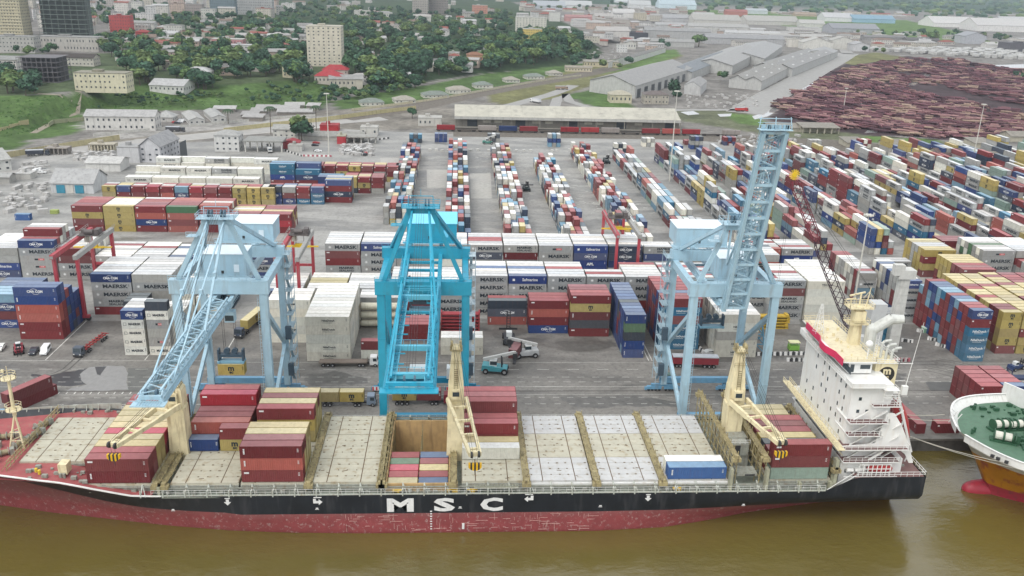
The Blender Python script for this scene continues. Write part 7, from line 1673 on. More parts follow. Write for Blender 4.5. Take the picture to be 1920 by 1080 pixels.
scatter([(440,165),(600,155),(640,170),(600,196),(470,196)], 50, .3, .6, 'as bushes on the green slope'); scatter([(160,185),(330,175),(440,180),(330,198),(180,205)], 55, .25, .5, 'as bushes on the green slope')
spots.sort(key=lambda s: -(s[3]/math.hypot(s[0], s[1])))
for i, (x, y, z, s, zone) in enumerate(spots[:300]):
    k = rnd.randrange(6); e = thing('tree', '%s %s green tree %s' % ('very large' if s > 1.5 else 'large' if s > 1.25 else 'small' if s < .7 else 'mid sized', ['dark', 'deep', 'fresh', 'dull', 'light', 'blackish'][k], near_land(x, y)), 'tree', (x, y, z), rnd.uniform(0, 6.28), 'trees of the town')
    e.scale = (s*rnd.uniform(.85, 1.3), s*rnd.uniform(.85, 1.3), s*rnd.uniform(.8, 1.15)); inst('crown', CROWNS[k], e); inst('trunk', TRUNK, e)
def treemass():
    Vs, Fs, Cs = [], [], []; o = 0; geos = [crown_geo(50+i, 90, 4) for i in range(4)]; arr = [(np.array(g[0]), g[1], np.array(g[2])) for g in geos]
    for x, y, z, s, zone in spots[300:]:
        V, F, C = arr[rnd.randrange(4)]; a = rnd.uniform(0, 6.28); ca, sa = math.cos(a), math.sin(a); P = np.stack([V[:, 0]*ca-V[:, 1]*sa, V[:, 0]*sa+V[:, 1]*ca, V[:, 2]], 1)*s*[1.1, 1.1, 1]+[x, y, z]
        Vs.append(P); Fs += [tuple(i+o for i in q) for q in F]; t = np.array(rnd.choice(TINT)); Cs.append(C[:, None]*t[None]); o += len(V)
    for _ in range(5200):      # far forest canopy
        y = 2700*math.exp(rnd.random()**.8*1.35); x = rnd.uniform(-.75, .95)*y; px, py = pix(np.array([[x, y, 0.]]))
        if py[0] > 14+(px[0]-1000)*.026 and not (px[0] < 560): continue
        if px[0] < 600 and y < 3500: continue
        if not -60 < px[0] < 1990: continue
        s = rnd.uniform(8, 17)*(y/3000)**.5; mb = MB(); mb.sphere((x, y, s*.25), s, 5, 3, .55); V = np.array(mb.v)+np.random.RandomState(_).uniform(-1.5, 1.5, (len(mb.v), 3)); Vs.append(V); Fs += [tuple(i+o for i in q) for q in mb.f]; t = np.array(rnd.choice(TINT))*rnd.uniform(.7, 1.3); Cs.append(np.tile(t, (len(mb.f), 1))); o += len(V)
    V = np.concatenate(Vs); me = bpy.data.meshes.new('trees'); me.from_pydata(V.tolist(), [], Fs); a = me.color_attributes.new('Col', 'FLOAT_COLOR', 'CORNER'); cnt = np.array([len(f) for f in Fs]); C = np.concatenate(Cs); a.data.foreach_set('color', np.repeat(np.c_[C, np.ones(len(C))], cnt, axis=0).ravel()); me.materials.append(leafm); me.update()
    ob = bpy.data.objects.new('far_trees', me); COL.objects.link(ob); tag(ob, 'the further trees of the town groves and the hazy forest beyond', 'trees', kind='stuff')
treemass()
# knee-high scrub and grass tufts on the banks
mb = MB()
for _ in range(2600):
    px, py = rnd.uniform(-10, 640), rnd.uniform(150, 262)
    if not inpoly(px, py, [(-10,190),(130,178),(250,176),(440,176),(560,160),(640,172),(600,200),(440,203),(330,203),(160,210),(120,238),(0,258)]) or inpoly(px, py, [(60,250),(150,205),(150,180),(110,175),(160,170),(165,205),(100,240)]): continue
    x, y, z = hitT(px, py); s = rnd.uniform(.3, .9); a = rnd.uniform(0, 3); mb.add([(x-math.cos(a)*s*2, y-math.sin(a)*s, z), (x+math.cos(a)*s*2, y+math.sin(a)*s, z), (x+.2, y+.3, z+s*1.2)], [(0,1,2)])
tag(mb.build('scrub', mat('scrub_green', (.06, .12, .035), rough=.9, vary=.35, scale=.3, spec=.1)), 'low green scrub covering the bank below the town', 'scrub', kind='stuff')
# palms
for i, (px, py, h) in enumerate(((508,252,17),(593,246,16),(428,232,9))):
    x, y, z = hitT(px, py); e = thing('palm_tree', ['tall palm with a thin trunk left of the customs office', 'tall palm behind the red walled store', 'short palm by the paired warehouses'][i], 'palm tree', (x, y, z))
    mb = MB(); mb.tube((0, 0, -1), (.3, 0, h), .28, 6, .2); mb.build('trunk', bark, e)
    mb = MB()
    for k in range(14):
        t = k*2*math.pi/14; d = Vector((math.cos(t), math.sin(t), 0)); sd = Vector((-d.y, d.x, 0)); p0 = Vector((.3, 0, h)); pts = [p0, p0+d*2+Vector((0, 0, .9)), p0+d*3.6+Vector((0, 0, -.2)), p0+d*4.3+Vector((0, 0, -1.6))]
        for (a, b), w in zip(zip(pts, pts[1:]), (.35, .6, .35)): o = len(mb.v); mb.add([a-sd*w, a+sd*w, b+sd*w*.8, b-sd*w*.8], [(0,1,2,3)])
    mb.build('fronds', mat('palm_green', (.04, .075, .035), rough=.8), e)
# ------------------------------------------------------------------ masts, walls, poles
galv = mat('galvanised_steel', C255(196, 194, 184), rough=.5, vary=.08)
for i, (b, t, y, lb) in enumerate((((1255,340),(1255,170),466.8,'tall pale lamp mast in front of the transit shed end'), ((617,292),(615,175),521.3,'tall pale lamp mast by the parked cars'), ((1822,310),(1842,195),522.8,'tall lamp mast before the log yard at right'), ((1600,575),(1612,402),268.,'slender lamp mast beside the lattice boom'), ((1580,215),(1585,165),760.,'thin lamp mast among the logs'))):
    x, y0 = hit(*b); y0 = y; x, zb = wall_hit(*b, y0); xt, zt = wall_hit(*t, y0); e = thing('lamp_mast', lb, 'lamp mast', (x, y0, 0), 0, 'tall lamp masts')
    mb = MB(); mb.tube((0, 0, 0), (0, 0, zt), .38, 8, .16); mb.build('pole', galv, e); mb = MB(); mb.tube((0, 0, zt-.3), (0, 0, zt), 1.1, 10); 
    for k in range(8): t_ = k*math.pi/4; mb.box((1.3*math.cos(t_), 1.3*math.sin(t_), zt-.2), (.6, .5, .4), t_)
    mb.build('lamp_ring', galv, e)
def wall_line(pts, h, label, col, step=7., name='boundary_wall', gate=None):
    P = [hitT(*p) for p in pts]; e = thing(name, label, 'wall', (P[0][0], P[0][1], 0)); m = bmat(col); o0 = Vector((P[0][0], P[0][1], 0)); me = None
    for a, b in zip(P, P[1:]):
        A, B = Vector((a[0], a[1], 0)), Vector((b[0], b[1], 0)); L = (B-A).length; n = max(1, int(L/step)); an = math.atan2(B.y-A.y, B.x-A.x)
        if me is None: mb = MB(); mb.bx(.06, step-.06, -.1, .1, -1, h-.15); mb.bx(0, .35, -.2, .2, -1, h); mb.bx(.35, step, -.16, .16, h-.16, h); me = mb.mesh('panel', m)
        for i in range(n): q = A.lerp(B, i/n); ob = inst('panel', me, e, tuple(q-o0+Vector((0, 0, float(terr(q.x, q.y)))))); ob.rotation_euler = (0, 0, an); ob.scale = (L/n/step, 1, 1)
wall_line([(0,298),(110,280),(225,262)], 3.2, 'long weathered concrete panel wall below the green field', (200,190,150)); wall_line([(420,248),(520,236),(600,228),(720,212),(780,205)], 2.8, 'yellowed panel wall behind the customs office', (206,196,150)); wall_line([(175,256),(290,244),(400,234),(520,222),(592,218)], 1.6, 'low white wall along the road before the long office', (216,214,206))
wall_line([(92,238),(100,232),(160,226)], 2.6, 'mossy panel wall beside the long office', (170,172,140)); wall_line([(0,246),(55,235)], 2.2, 'pale wall crossing the field at the left', (190,180,140)); wall_line([(660,208),(740,198),(800,190),(870,178)], 1.8, 'cream garden wall along the bungalows, near part', (218,210,180)); wall_line([(870,178),(960,162),(1040,149),(1090,143)], 1.8, 'cream garden wall along the bungalows, far part', (214,208,184))
# ------------------------------------------------------------------ second ship: blunt flared bow
s2 = thing('cargo_ship', 'yellow hulled ship with a green bow deck and red bulb entering at the right edge', 'ship', (0, 0, 0))
bw = mat('bow_white', C255(222, 222, 218), rough=.45, vary=.06, scale=.5, stain=(.4,.35,.28), stain_amt=.3); bg_ = mat('bow_deck_green', C255(84, 116, 94), rough=.6, vary=.15, scale=.8, stain=(.1,.12,.09), stain_amt=.5)
bo = mat('hull_yellow', C255(176, 118, 8), rough=.45, vary=.12, scale=.3, stain=(.22,.03,.03), stain_amt=.9)
br = mat('bulb_red', C255(158, 48, 62), rough=.45, vary=.12, scale=.5, stain=(.12,.05,.05), stain_amt=.6)
Y2 = 169.0; TX = 111.8
def hw2(x, z):
    t = max(0, min(1, (z+4)/16)); tip = TX+(1-t)**.8*10.5 if z > -4 else TX+10.5; s = x-tip
    if s <= 0: return 0.0
    top = 18.5*(1-math.exp(-s/4.6)); wl = 1.2+11*(1-math.exp(-s/16)); k = t**1.3; return wl*(1-k)+top*k if s > .01 else 0
zl = [-7, -4.2, -2.4, -.6, 1.2, 3, 5, 7, 8.4, 9.7, 11, 12.2]
mats2 = {0: br, 1: br, 2: br, 3: bo, 4: bo, 5: bo, 6: bo, 7: mat('bow_grey_band', C255(180,178,168), rough=.5), 8: bw, 9: bw, 10: bw}
for sg in (-1, 1):
    mb = MB(); cols = []
    for j, z in enumerate(zl):
        t = max(0, min(1, (z+4)/16)); tip = TX+(1-t)**.8*10.5
        cols.append([(tip+60*(i/44)**2.2, z) for i in range(45)])
    vs = []
    for j in range(len(zl)):
        for (x, z) in cols[j]: vs.append((x, Y2+sg*hw2(x, z), z))
    n = 45; ml = []; order = []; mb.v = vs
    uniq = [br, bo, mats2[7], bw]; mi = {0:0,1:0,2:0,3:1,4:1,5:1,6:1,7:2,8:3,9:3,10:3}
    for j in range(len(zl)-1):
        for i in range(n-1):
            q = (j*n+i, j*n+i+1, (j+1)*n+i+1, (j+1)*n+i); mb.f.append(q if sg < 0 else q[::-1]); mb.m.append(mi[j])
    mb.build('hull', uniq, s2, smooth=True)
mb = MB(); pts = [(TX+.5+60*(i/44)**2.2) for i in range(45)]; 
mb.add([(x, Y2-hw2(x, 10.6)*.985, 10.6) for x in pts]+[(x, Y2+hw2(x, 10.6)*.985, 10.6) for x in pts], [(i, i+1, 46+i, 45+i) for i in range(44)]); mb.build('bow_deck', bg_, s2)
mb = MB()      # inner bulwark, cap and stays
for sg in (-1, 1):
    P = [(x, Y2+sg*(hw2(x, 12.2)-.18), 0) for x in pts]
    for (xa, ya, _), (xb, yb, _) in zip(P, P[1:]): mb.add([(xa, ya, 10.5), (xb, yb, 10.5), (xb, yb, 12.25), (xa, ya, 12.25)], [(0,1,2,3)]); mb.beam((xa, ya, 12.25), (xb, yb, 12.25), .45, .12)
    for x in np.arange(TX+2, TX+40, 1.1): y = Y2+sg*(hw2(x, 12.2)-.2); mb.beam((x, y, 12.1), (x+.3, y-sg*.8, 10.6), .12)
mb.build('bulwark', bw, s2)
mb = MB(); L_ = [(113.9, .05), (114.0, .6), (114.4, 1.15), (115.2, 1.65), (116.4, 2.0), (118, 2.2), (121, 2.4), (128, 2.5), (150, 2.6)]
n = 20; mb.v = [(a+2.3, 169.8+r*.9*math.cos(2*math.pi*i/n), -3.3+r*math.sin(2*math.pi*i/n)) for a, r in L_ for i in range(n)]; mb.f = [(j*n+i, j*n+(i+1) % n, (j+1)*n+(i+1) % n, (j+1)*n+i) for j in range(len(L_)-1) for i in range(n)]+[tuple(range(n))]; mb.m = [0]*len(mb.f)
mb.build('bulbous_bow', br, s2, smooth=True)
mb = MB()
for x, y in ((114.5, 159.8), (115.1, 158.7), (116.1, 157.3)): mb.box((x-.35, y-.35, 11.4), (.7, .5, .6), -.9)
mb.box((121.2, 152.2, 10.9), (1.2, .3, .9), -.3); mb.build('fairlead_openings', darkm, s2)
dkg = mat('winch_green', C255(46, 84, 60), rough=.5, vary=.2); drm = mat('rope_drum', C255(206, 204, 192), rough=.8, vary=.2)
for x, y, rz in ((121, 167, -.5), (123.5, 172.5, .1), (127, 172.5, .1), (129, 168, .05), (132.5, 168, .1), (126, 163, -.4)):
    w = bpy.data.objects.new('windlass', None); COL.objects.link(w); w.parent = s2; w.location = (x, y, 10.6); w.rotation_euler = (0, 0, rz); w.scale = (1.5, 1.5, 1.5)
    mb = MB(); mb.tube((-1.1, 0, .9), (-.1, 0, .9), .6, 12); mb.tube((.2, 0, .9), (1.1, 0, .9), .6, 12); mb.build('drum', drm, w)
    mb = MB(); 
    for a in (-1.2, -.02, .1, 1.2, 1.6): mb.tube((a-.07, 0, .9), (a+.07, 0, .9), .85, 12)
    mb.bx(-1.7, 1.9, -.7, .7, 0, .3); mb.bx(1.3, 2.2, -.4, .8, .2, 1.5); mb.build('winch_frame', dkg, w)
mb = MB()
for x, y in ((116, 170.5), (117, 171.3), (123, 182), (123.6, 182.8), (122, 158.8), (123.2, 158.2), (130, 158), (131.2, 157.6)): mb.tube((x, y, 10.6), (x, y, 11.8), .32, 8)
for k in range(60): x, y = rnd.uniform(122, 136), rnd.uniform(160, 184); s = rnd.uniform(.2, .8); mb.bx(x, x+s*1.6, y, y+s, 10.6, 10.6+s)
mb.build('deck_gear', dkg, s2)
mb = MB(); mb.add([(133.2, 188.2, 10.6), (143, 160, 10.6), (143.4, 160, 10.6), (133.6, 188.4, 10.6), (133.2, 188.2, 14.8), (143, 160, 16.5), (143.4, 160, 16.5), (133.6, 188.4, 14.8)], [(0,1,5,4),(1,2,6,5),(2,3,7,6),(3,0,4,7),(4,5,6,7)]); mb.build('white_breakwater', bw, s2)
mb = MB()
for s in (0, 1.6): mb.beam((113.6, 176-s, 10.6), (114.6, 175-s, 14), .2)
for z in (12, 13.2, 14): mb.beam((113.6, 176, z), (113.6, 174.2, z), .14)
mb.build('bow_ladder_frame', bw, s2)
for a, b, lb in (((97.5, 186, 9.3), (113.8, 178.5, 11.2), 'upper pale mooring line from the ship stern'), ((97.5, 186, 9.1), (113.2, 175.5, 11.2), 'second pale mooring line beside the first'), ((98, 178, 9.2), (116.2, 156.8, 11.2), 'long pale mooring line low over the water'), ((98, 178, 9.0), (121, 152.6, 11.0), 'lowest pale mooring line over the water')):
    line('mooring_line', a, b, 1.0, .07, 8, lb)
# ------------------------------------------------------------------ vehicles
tyrem = mat('tyre_rubber', (.022, .022, .024), rough=.9); rim = mat('wheel_rim', (.30, .30, .30), rough=.5)
def wheel(par, x, y, r=.5, w=.32):
    mb = MB(); mb.tube((x, y-w/2, r), (x, y+w/2, r), r, 12); o = mb.build('wheel', tyrem, par); mb = MB(); mb.tube((x, y-w/2-.02, r), (x, y+w/2+.02, r), r*.5, 10); mb.build('rim', rim, o)
def cab(e, x, col, low=False):
    m = mat('cab_%d_%d_%d' % col, C255(*col), rough=.4); h = 3.0 if not low else 2.7
    mb = MB(); mb.prism_y([(x-1.1, .6), (x+1.1, .6), (x+1.15, 1.7), (x+.85, h), (x-1.0, h), (x-1.1, 1.7)], -1.2, 1.2); mb.build('cab', m, e)
    mb = MB(); mb.add([(x+1.17, -1.0, 1.75), (x+1.17, 1.0, 1.75), (x+.92, .95, h-.2), (x+.92, -.95, h-.2)], [(0,1,2,3)]); 
    for s in (-1, 1): mb.bx(x-.2, x+.85, s*1.21-.02, s*1.21+.02, 1.75, h-.35)
    mb.build('windscreen', glass, e); mb = MB(); mb.bx(x+1.1, x+1.25, -1.2, 1.2, .4, .9); mb.build('bumper', darkm, e)
    for s in (-1, 1): mb = MB(); mb.bx(x+1.12, x+1.22, s*.9-.18, s*.9+.18, .95, 1.2); mb.build('headlight', mat('headlight', (.7,.7,.65), rough=.2), e)
def truck(label, x, y, rz, col, L=12.4, tcol=(110, 104, 100), kind='skeleton', cat='lorry'):
    e = thing('lorry', label, cat, (x, y, 0), rz); cab(e, L/2+1.8, col); m = mat('trailer_%d_%d_%d' % tcol, C255(*tcol), rough=.6, vary=.15)
    mb = MB(); mb.bx(L/2-3.2, L/2+.9, -.45, .45, .7, 1.0); mb.build('chassis', darkm, e); mb = MB()
    if kind == 'skeleton':
        for s in (-1, 1): mb.bx(-L/2, L/2-.4, s*.45-.09, s*.45+.09, 1.05, 1.4)
        for q in np.linspace(-L/2, L/2-.5, 8): mb.bx(q, q+.2, -1.2, 1.2, 1.2, 1.42)
    elif kind == 'flat': mb.bx(-L/2, L/2, -1.22, 1.22, 1.15, 1.45); mb.bx(L/2-.1, L/2, -1.2, 1.2, 1.45, 2.2)
    elif kind == 'tarp': mb.bx(-L/2, L/2, -1.22, 1.22, 1.15, 3.2)
    mb.build('trailer', m, e)
    if kind == 'tarp': mb = MB(); mb.bx(-L/2-.05, L/2+.05, -1.27, 1.27, 3.2, 3.45); mb.build('tarpaulin', mat('tarp_grey', C255(176,180,184), rough=.8), e)
    for q in (-L/2+1.2, -L/2+2.5, -L/2+3.8, L/2-1.2, L/2-2.2, L/2+2.2):
        for s in (-1, 1): wheel(e, q, s*1.05)
    return e
def dirof(p, q): a, b = hit(*p), hit(*q); return a, math.atan2(b[1]-a[1], b[0]-a[0])
(xa, ya), rz = dirof((203, 628), (150, 668)); xb, yb = hit(150, 668)
truck('tractor with an empty red skeletal trailer turning on the left apron', (xa+xb)/2, (ya+yb)/2, rz, (86, 94, 104), tcol=(150, 60, 58))
(xa, ya), rz = dirof((488, 600), (455, 628)); xb, yb = hit(455, 628); d = Vector((math.cos(rz), math.sin(rz)))
truck('dark tractor hauling a yellow container past the left crane', xb-d.x*6, yb-d.y*6, rz, (66, 76, 92)); add_container('Y', L40, xb-d.x*7.5, yb-d.y*7.5, 1.45, rz, 'yellow container on the trailer passing the left crane', 'containers being moved')
x, y = hit(650, 689); truck('flatbed lorry with a white cab parked before the cream block', x-1, y+1.4, 0, (222, 222, 220), L=13.4, tcol=(128, 116, 106), kind='flat')
x, y = hit(655, 763); truck('terminal tractor with two yellow boxes on the quay', x-2.5, y+1.2, 0, (120, 134, 150), tcol=(96, 92, 84))
for k, t in enumerate('yY'): add_container(t, L20, x-5.6+k*6.25, y+1.2, 1.45, 0, ['plain tan box on the quay trailer', 'yellow box on the quay trailer, nearer its cab'][k], 'containers being moved')
x, y = hit(792, 761); truck('quay trailer under the cyan crane carrying yellow and red boxes', x-1.5, y+1.4, 0, (120, 40, 48), tcol=(84, 78, 76))
add_container('Y', L20, x-4.6, y+1.4, 1.45, 0, 'yellow box on the trailer under the cyan crane', 'containers being moved'); add_container('R', L20, x+1.7, y+1.4, 1.45, 0, 'red box on the trailer under the cyan crane', 'containers being moved')
x, y = hit(1305, 692); truck('red sided lorry with a grey tarpaulin behind the right crane', x, y+1.8, math.pi-.06, (220, 222, 224), L=13., tcol=(140, 52, 60), kind='tarp')
x, y = hit(1387, 209); truck('red lorry on the road by the log yard', x, y, .1, (180, 60, 60), L=8, tcol=(186, 66, 62), kind='tarp'); x, y = hit(1006, 193); truck('white box lorry at the road fork behind the shed', x, y, 2.2, (226,226,224), L=9, tcol=(214,214,214), kind='tarp')
for i, (px, py, c) in enumerate(((1050, 168, (150,130,110)), (325, 247, (70,70,74)), (66, 292, (60,64,74)), (505, 283, (216,216,214)))): x, y = hit(px, py); truck(['brown lorry queuing at the road fork', 'dark lorry on the road by the tall hall', 'dark box lorry in the left compound', 'white lorry under the gate canopy'][i], x, y, rnd.uniform(-.2, .4) if i < 3 else -1.3, c, L=9, tcol=c, kind='tarp')
def car(label, x, y, rz, col, van=False):
    e = thing('parked_car', label, 'van' if van else 'car', (x, y, 0), rz, 'parked cars and vans'); m = mat('car_%d_%d_%d' % col, C255(*col), rough=.3, vary=.03); L = 2.5 if van else 2.2; h = 2.05 if van else 1.45
    prof = [(-L, .35), (L, .35), (L+.05, .8), (L-.3, 1.05), (L-1.0 if van else L-1.3, 1.12), (L-1.6 if van else L-2.0, h), (-L+.25 if van else -L+.9, h), (-L, 1.05)]
    mb = MB(); mb.prism_y(prof, -.88, .88); mb.build('body', m, e)
    mb = MB(); a, b = (L-1.05, L-1.62) if van else (L-1.33, L-1.98); mb.add([(a+.03, -.78, 1.14), (a+.03, .78, 1.14), (b+.03, .72, h-.06), (b+.03, -.72, h-.06)], [(0,1,2,3)]); mb.build('windscreen', glass, e)
    for s in (-1, 1): mb = MB(); mb.bx(-L+.5 if van else -L+1.0, L-1.6 if van else L-2.0, s*.89-.012, s*.89+.012, 1.15, h-.12); mb.build('side_window', glass, e)
    for q in (-L+.75, L-.8):
        for s in (-1, 1): wheel(e, q, s*.82, .33, .22)
    for s in (-1, 1): mb = MB(); mb.bx(L, L+.07, s*.62-.16, s*.62+.16, .72, .88); mb.build('headlight', mat('headlight'), e)
(x, y), rz = dirof((95, 645), (78, 668)); x2, y2 = hit(86, 661); car('white minivan parked on the left apron', x2, y2, rz, (226, 228, 228), True); x2, y2 = hit(64, 662); car('dark grey saloon beside the white minivan', x2, y2, rz, (62, 66, 74))
x2, y2 = hit(2, 655); car('white car at the left edge of the apron', x2, y2, rz, (222, 222, 216)); x2, y2 = hit(1333, 664); car('dark and white pickup by the white block', x2, y2, .2, (196, 198, 196))
for i in range(26):
    px, py = rnd.choice([(rnd.uniform(64, 84), rnd.uniform(316, 326)), (rnd.uniform(588, 604), rnd.uniform(266, 286)), (rnd.uniform(640, 692), rnd.uniform(276, 292)), (rnd.uniform(326, 350), rnd.uniform(226, 233))]); x, y = hit(px, py)
    c = rnd.choice([('white', (222,222,220)), ('silver', (170,174,178)), ('dark', (50,54,60)), ('red', (150,50,50))]); e = car('small %s car in the %s parking' % (c[0], 'left compound' if px < 100 else 'gate' if px > 500 else 'warehouse'), x, y, rnd.choice([0, 1.5, .1, 1.7]), c[1])
def forklift(label, x, y, rz, col, reach=True, s=1.0, load=None):
    e = thing('reach_stacker' if reach else 'forklift', label, 'reach stacker' if reach else 'forklift', (x, y, 0), rz); m = mat('stacker_%d_%d_%d' % col, C255(*col), rough=.45, vary=.12); wg = mat('stacker_grey', C255(190,190,186), rough=.5)
    mb = MB(); mb.prism_y([(-3.8, .8), (3.0, .8), (3.0, 1.7), (.4, 1.9), (-1.6, 2.2), (-3.6, 2.3)], -1.5, 1.5); mb.build('chassis', m, e)
    mb = MB(); mb.bx(-1.7, .2, -.85, .85, 1.9, 3.6); mb.build('cab', mat('cab_frame', C255(214,216,214), rough=.4), e); mb = MB(); mb.bx(-1.55, .25, -.88, .88, 2.4, 3.4); mb.build('cab_window', glass, e)
    for q, r in ((2.4, .85), (-2.6, .75)):
        for t in (-1, 1): wheel(e, q, t*1.55, r, .6)
    if reach:
        mb = MB(); a, b = Vector((-3.4, 0, 3.5)), Vector((4.8, 0, 6.0)); mb.beam(a, b, .75, .75); mb.beam(b-(b-a)*.35, b+(b-a)*.05, .55, .5); mb.build('lifting_boom', wg, e)
        for t in (-1, 1): mb = MB(); mb.tube((1.6, t*.8, 1.9), (1.4, t*.5, 5.0), .18, 6); mb.build('lift_ram', darkm, e)
        mb = MB(); mb.bx(4.4, 5.6, -.6, .6, 4.2, 5.8); mb.bx(4.6, 5.4, -3, 3, 3.9, 4.3); mb.build('spreader', darkm, e)
    else:
        for t in (-.5, .5): mb = MB(); mb.bx(3.05, 3.35, t-.12, t+.12, .2, 8.5 if load == 'mast' else 4.2); mb.build('mast', darkm, e)
        mb = MB(); 
        for z in np.arange(.8, 8.2 if load == 'mast' else 4, .9): mb.bx(3.1, 3.3, -.5, .5, z, z+.14)
        mb.bx(3.35, 3.6, -2.8 if load == 'mast' else -1, 2.8 if load == 'mast' else 1, 2.4, 3.0); mb.bx(3.35, 4.8, -.7, -.5, .15, .3); mb.bx(3.35, 4.8, .5, .7, .15, .3); mb.build('carriage', darkm, e)
    e.scale = (s, s, s); return e
x, y = hit(930, 699); forklift('teal reach stacker with a white boom mid apron', x, y+.5, -.15, (74, 150, 160), s=1.05); x2, y2 = hit(985, 668); forklift('grey and white stacker holding a red box', x2, y2, math.pi+.15, (176, 178, 178))
x, y = hit(953, 688); add_container('r', L20, x+2.2, y+5, 1.6, 1.25, 'red box held between the two reach stackers', 'containers being moved')
x, y = hit(962, 655); forklift('dark empty stacker with a tall mast by the slate blue stack', x-1, y+6, math.pi/2, (60, 62, 66), False, load='mast')
x, y = hit(36, 660); forklift('red forklift with black mast at the left', x, y, rz+.3, (136, 44, 54), False, s=.75); x, y = hit(1904, 692); forklift('blue terminal tractor at the right roadway', x, y, .4, (44, 60, 96), False, s=.7)
for px, py, lb, s in ((987, 357, 'dark reach stacker in the third back lane', 1.0), (1137, 306, 'dark reach stacker in the fifth back lane', 1.0), (915, 270, 'green reach stacker by the freight train', .95)): x, y = hit(px, py); forklift(lb, x, y, -math.pi/2 if py > 280 else 0, (40, 52, 54) if py > 280 else (70, 124, 112), s=s)
# loose containers on the quay
(xa, ya), rz = dirof((66, 772), (118, 730)); xb, yb = hit(112, 742)
add_container('R', L40, -106.0, 207.5, 0.0, 1.05, 'long red container lying askew on the left quay', 'containers on the quay'); add_container('R', L40, -106.0-.55, 207.5-.95, CHT, 1.05, 'second red container stacked on the askew one', 'containers on the quay')
e = add_container('T', L20, -108.6, 197.6, 0., 0, 'cyan container by the bow of the black ship', 'containers on the quay'); add_container('T', L20, -110.2, 193.6, 0., .25, 'cyan box nearest the quay edge at the left', 'containers on the quay')
add_container('r', L40, -121., 199.5, 0., 1.2, 'dark red container at the left edge of the quay', 'containers on the quay')
add_container('R', L40, 115.2, 195.6, 0., math.pi/2+.06, 'long red container lying inland behind the ship stern', 'containers on the quay'); add_container('R', L20, 122.6, 190.9, 0., 0, 'short red container at the quay edge', 'containers on the quay'); add_container('T', L20, 112.6, 206.5, 0, 0, 'blue box behind the ship funnel', 'containers on the quay')
# dark flat racks right edge
for k in range(3):
    e = thing('flat_rack', ['bottom', 'middle', 'top'][k]+' dark blue flat rack of the pile at the right edge', 'flat rack', (151, 208, k*3.2), 0, 'flat racks at the right'); mb = MB(); mb.bx(-3, 3, -1.2, 1.2, 0, .5); mb.build('deck', mat('rack_blue', C255(44,54,84), rough=.6), e)
    for s in (-1, 1): mb = MB(); mb.bx(s*2.9-.1, s*2.9+.1, -1.2, 1.2, 2.4, 2.7); mb.bx(s*2.9-.1, s*2.9+.1, -1.2, -1.0, .5, 2.4); mb.bx(s*2.9-.1, s*2.9+.1, 1.0, 1.2, .5, 2.4); mb.beam((s*2.9, -1.1, .5), (s*2.9, 1.1, 2.4), .12); mb.build('end_frame', mat('rack_blue'), e)
# tank containers
tk = mat('tank_cream', C255(200,196,176), rough=.4, vary=.12, stain=(.3,.24,.16), stain_amt=.5)
for i in range(2):
    for k in range(3):
        e = thing('tank_container', '%s tank container, %s of the cream pile between cream block and cyan crane' % (['cream', 'ivory'][i], ['bottom', 'middle', 'top'][k]), 'tank container', (-26.2+i*6.8, 258.2, k*2.75), 0, 'tank containers')
        mb = MB(); mb.tube((-2.7, 0, 1.35), (2.7, 0, 1.35), 1.12, 16); mb.sphere((-2.6, 0, 1.35), 1.1, 10, 6); mb.sphere((2.6, 0, 1.35), 1.1, 10, 6); mb.build('tank', tk, e, smooth=False)
        mb = MB()
        for s in (-1, 1):
            for y in (-1.15, 1.15): mb.bx(s*2.95-.08, s*2.95+.08, y-.07, y+.07, 0, 2.6)
            for z in (.06, 2.5): mb.bx(s*2.95-.07, s*2.95+.07, -1.1, 1.1, z, z+.12)
        mb.bx(-2.9, 2.9, -1.2, -1.06, 0, .14); mb.bx(-2.9, 2.9, 1.06, 1.2, 0, .14); mb.build('frame', mat('tank_frame', C255(120,112,96), rough=.6), e)
# collapsed racks: red pile and yellow pile
for i in range(6):
    e = thing('folded_rack', ORD[i]+' folded red rack from the bottom of the pile behind the cyan crane', 'flat rack', (1.5, 255.5, i*1.1), 0, 'folded red racks'); mb = MB(); mb.bx(-6, 6, -1.2, 1.2, 0, .35); mb.build('deck', mat('rack_red', C255(150,54,60), rough=.6), e)
    for s in (-1, 1): mb = MB(); mb.bx(s*5.8-.2, s*5.8+.2, -1.2, 1.2, .35, .95); mb.build('folded_end', mat('rack_red'), e)
for i in range(5):
    e = thing('folded_rack', ORD[i]+' yellow folded rack from the bottom of the pile by the right crane leg', 'flat rack', (100.5+rnd.uniform(-.4, .4), 258.5, i*1.0), rnd.uniform(-.04, .04), 'folded yellow racks'); mb = MB(); mb.bx(-5.8, 5.8, -1.2, 1.2, 0, .4); mb.build('deck', mat('rack_yellow', C255(186,156,62), rough=.6, vary=.2), e)
    for s in (-1, 1): mb = MB(); mb.bx(s*5.2-.5, s*5.2+.5, -1.2, 1.2, .4, .85); mb.build('folded_end', mat('rack_yellow'), e)
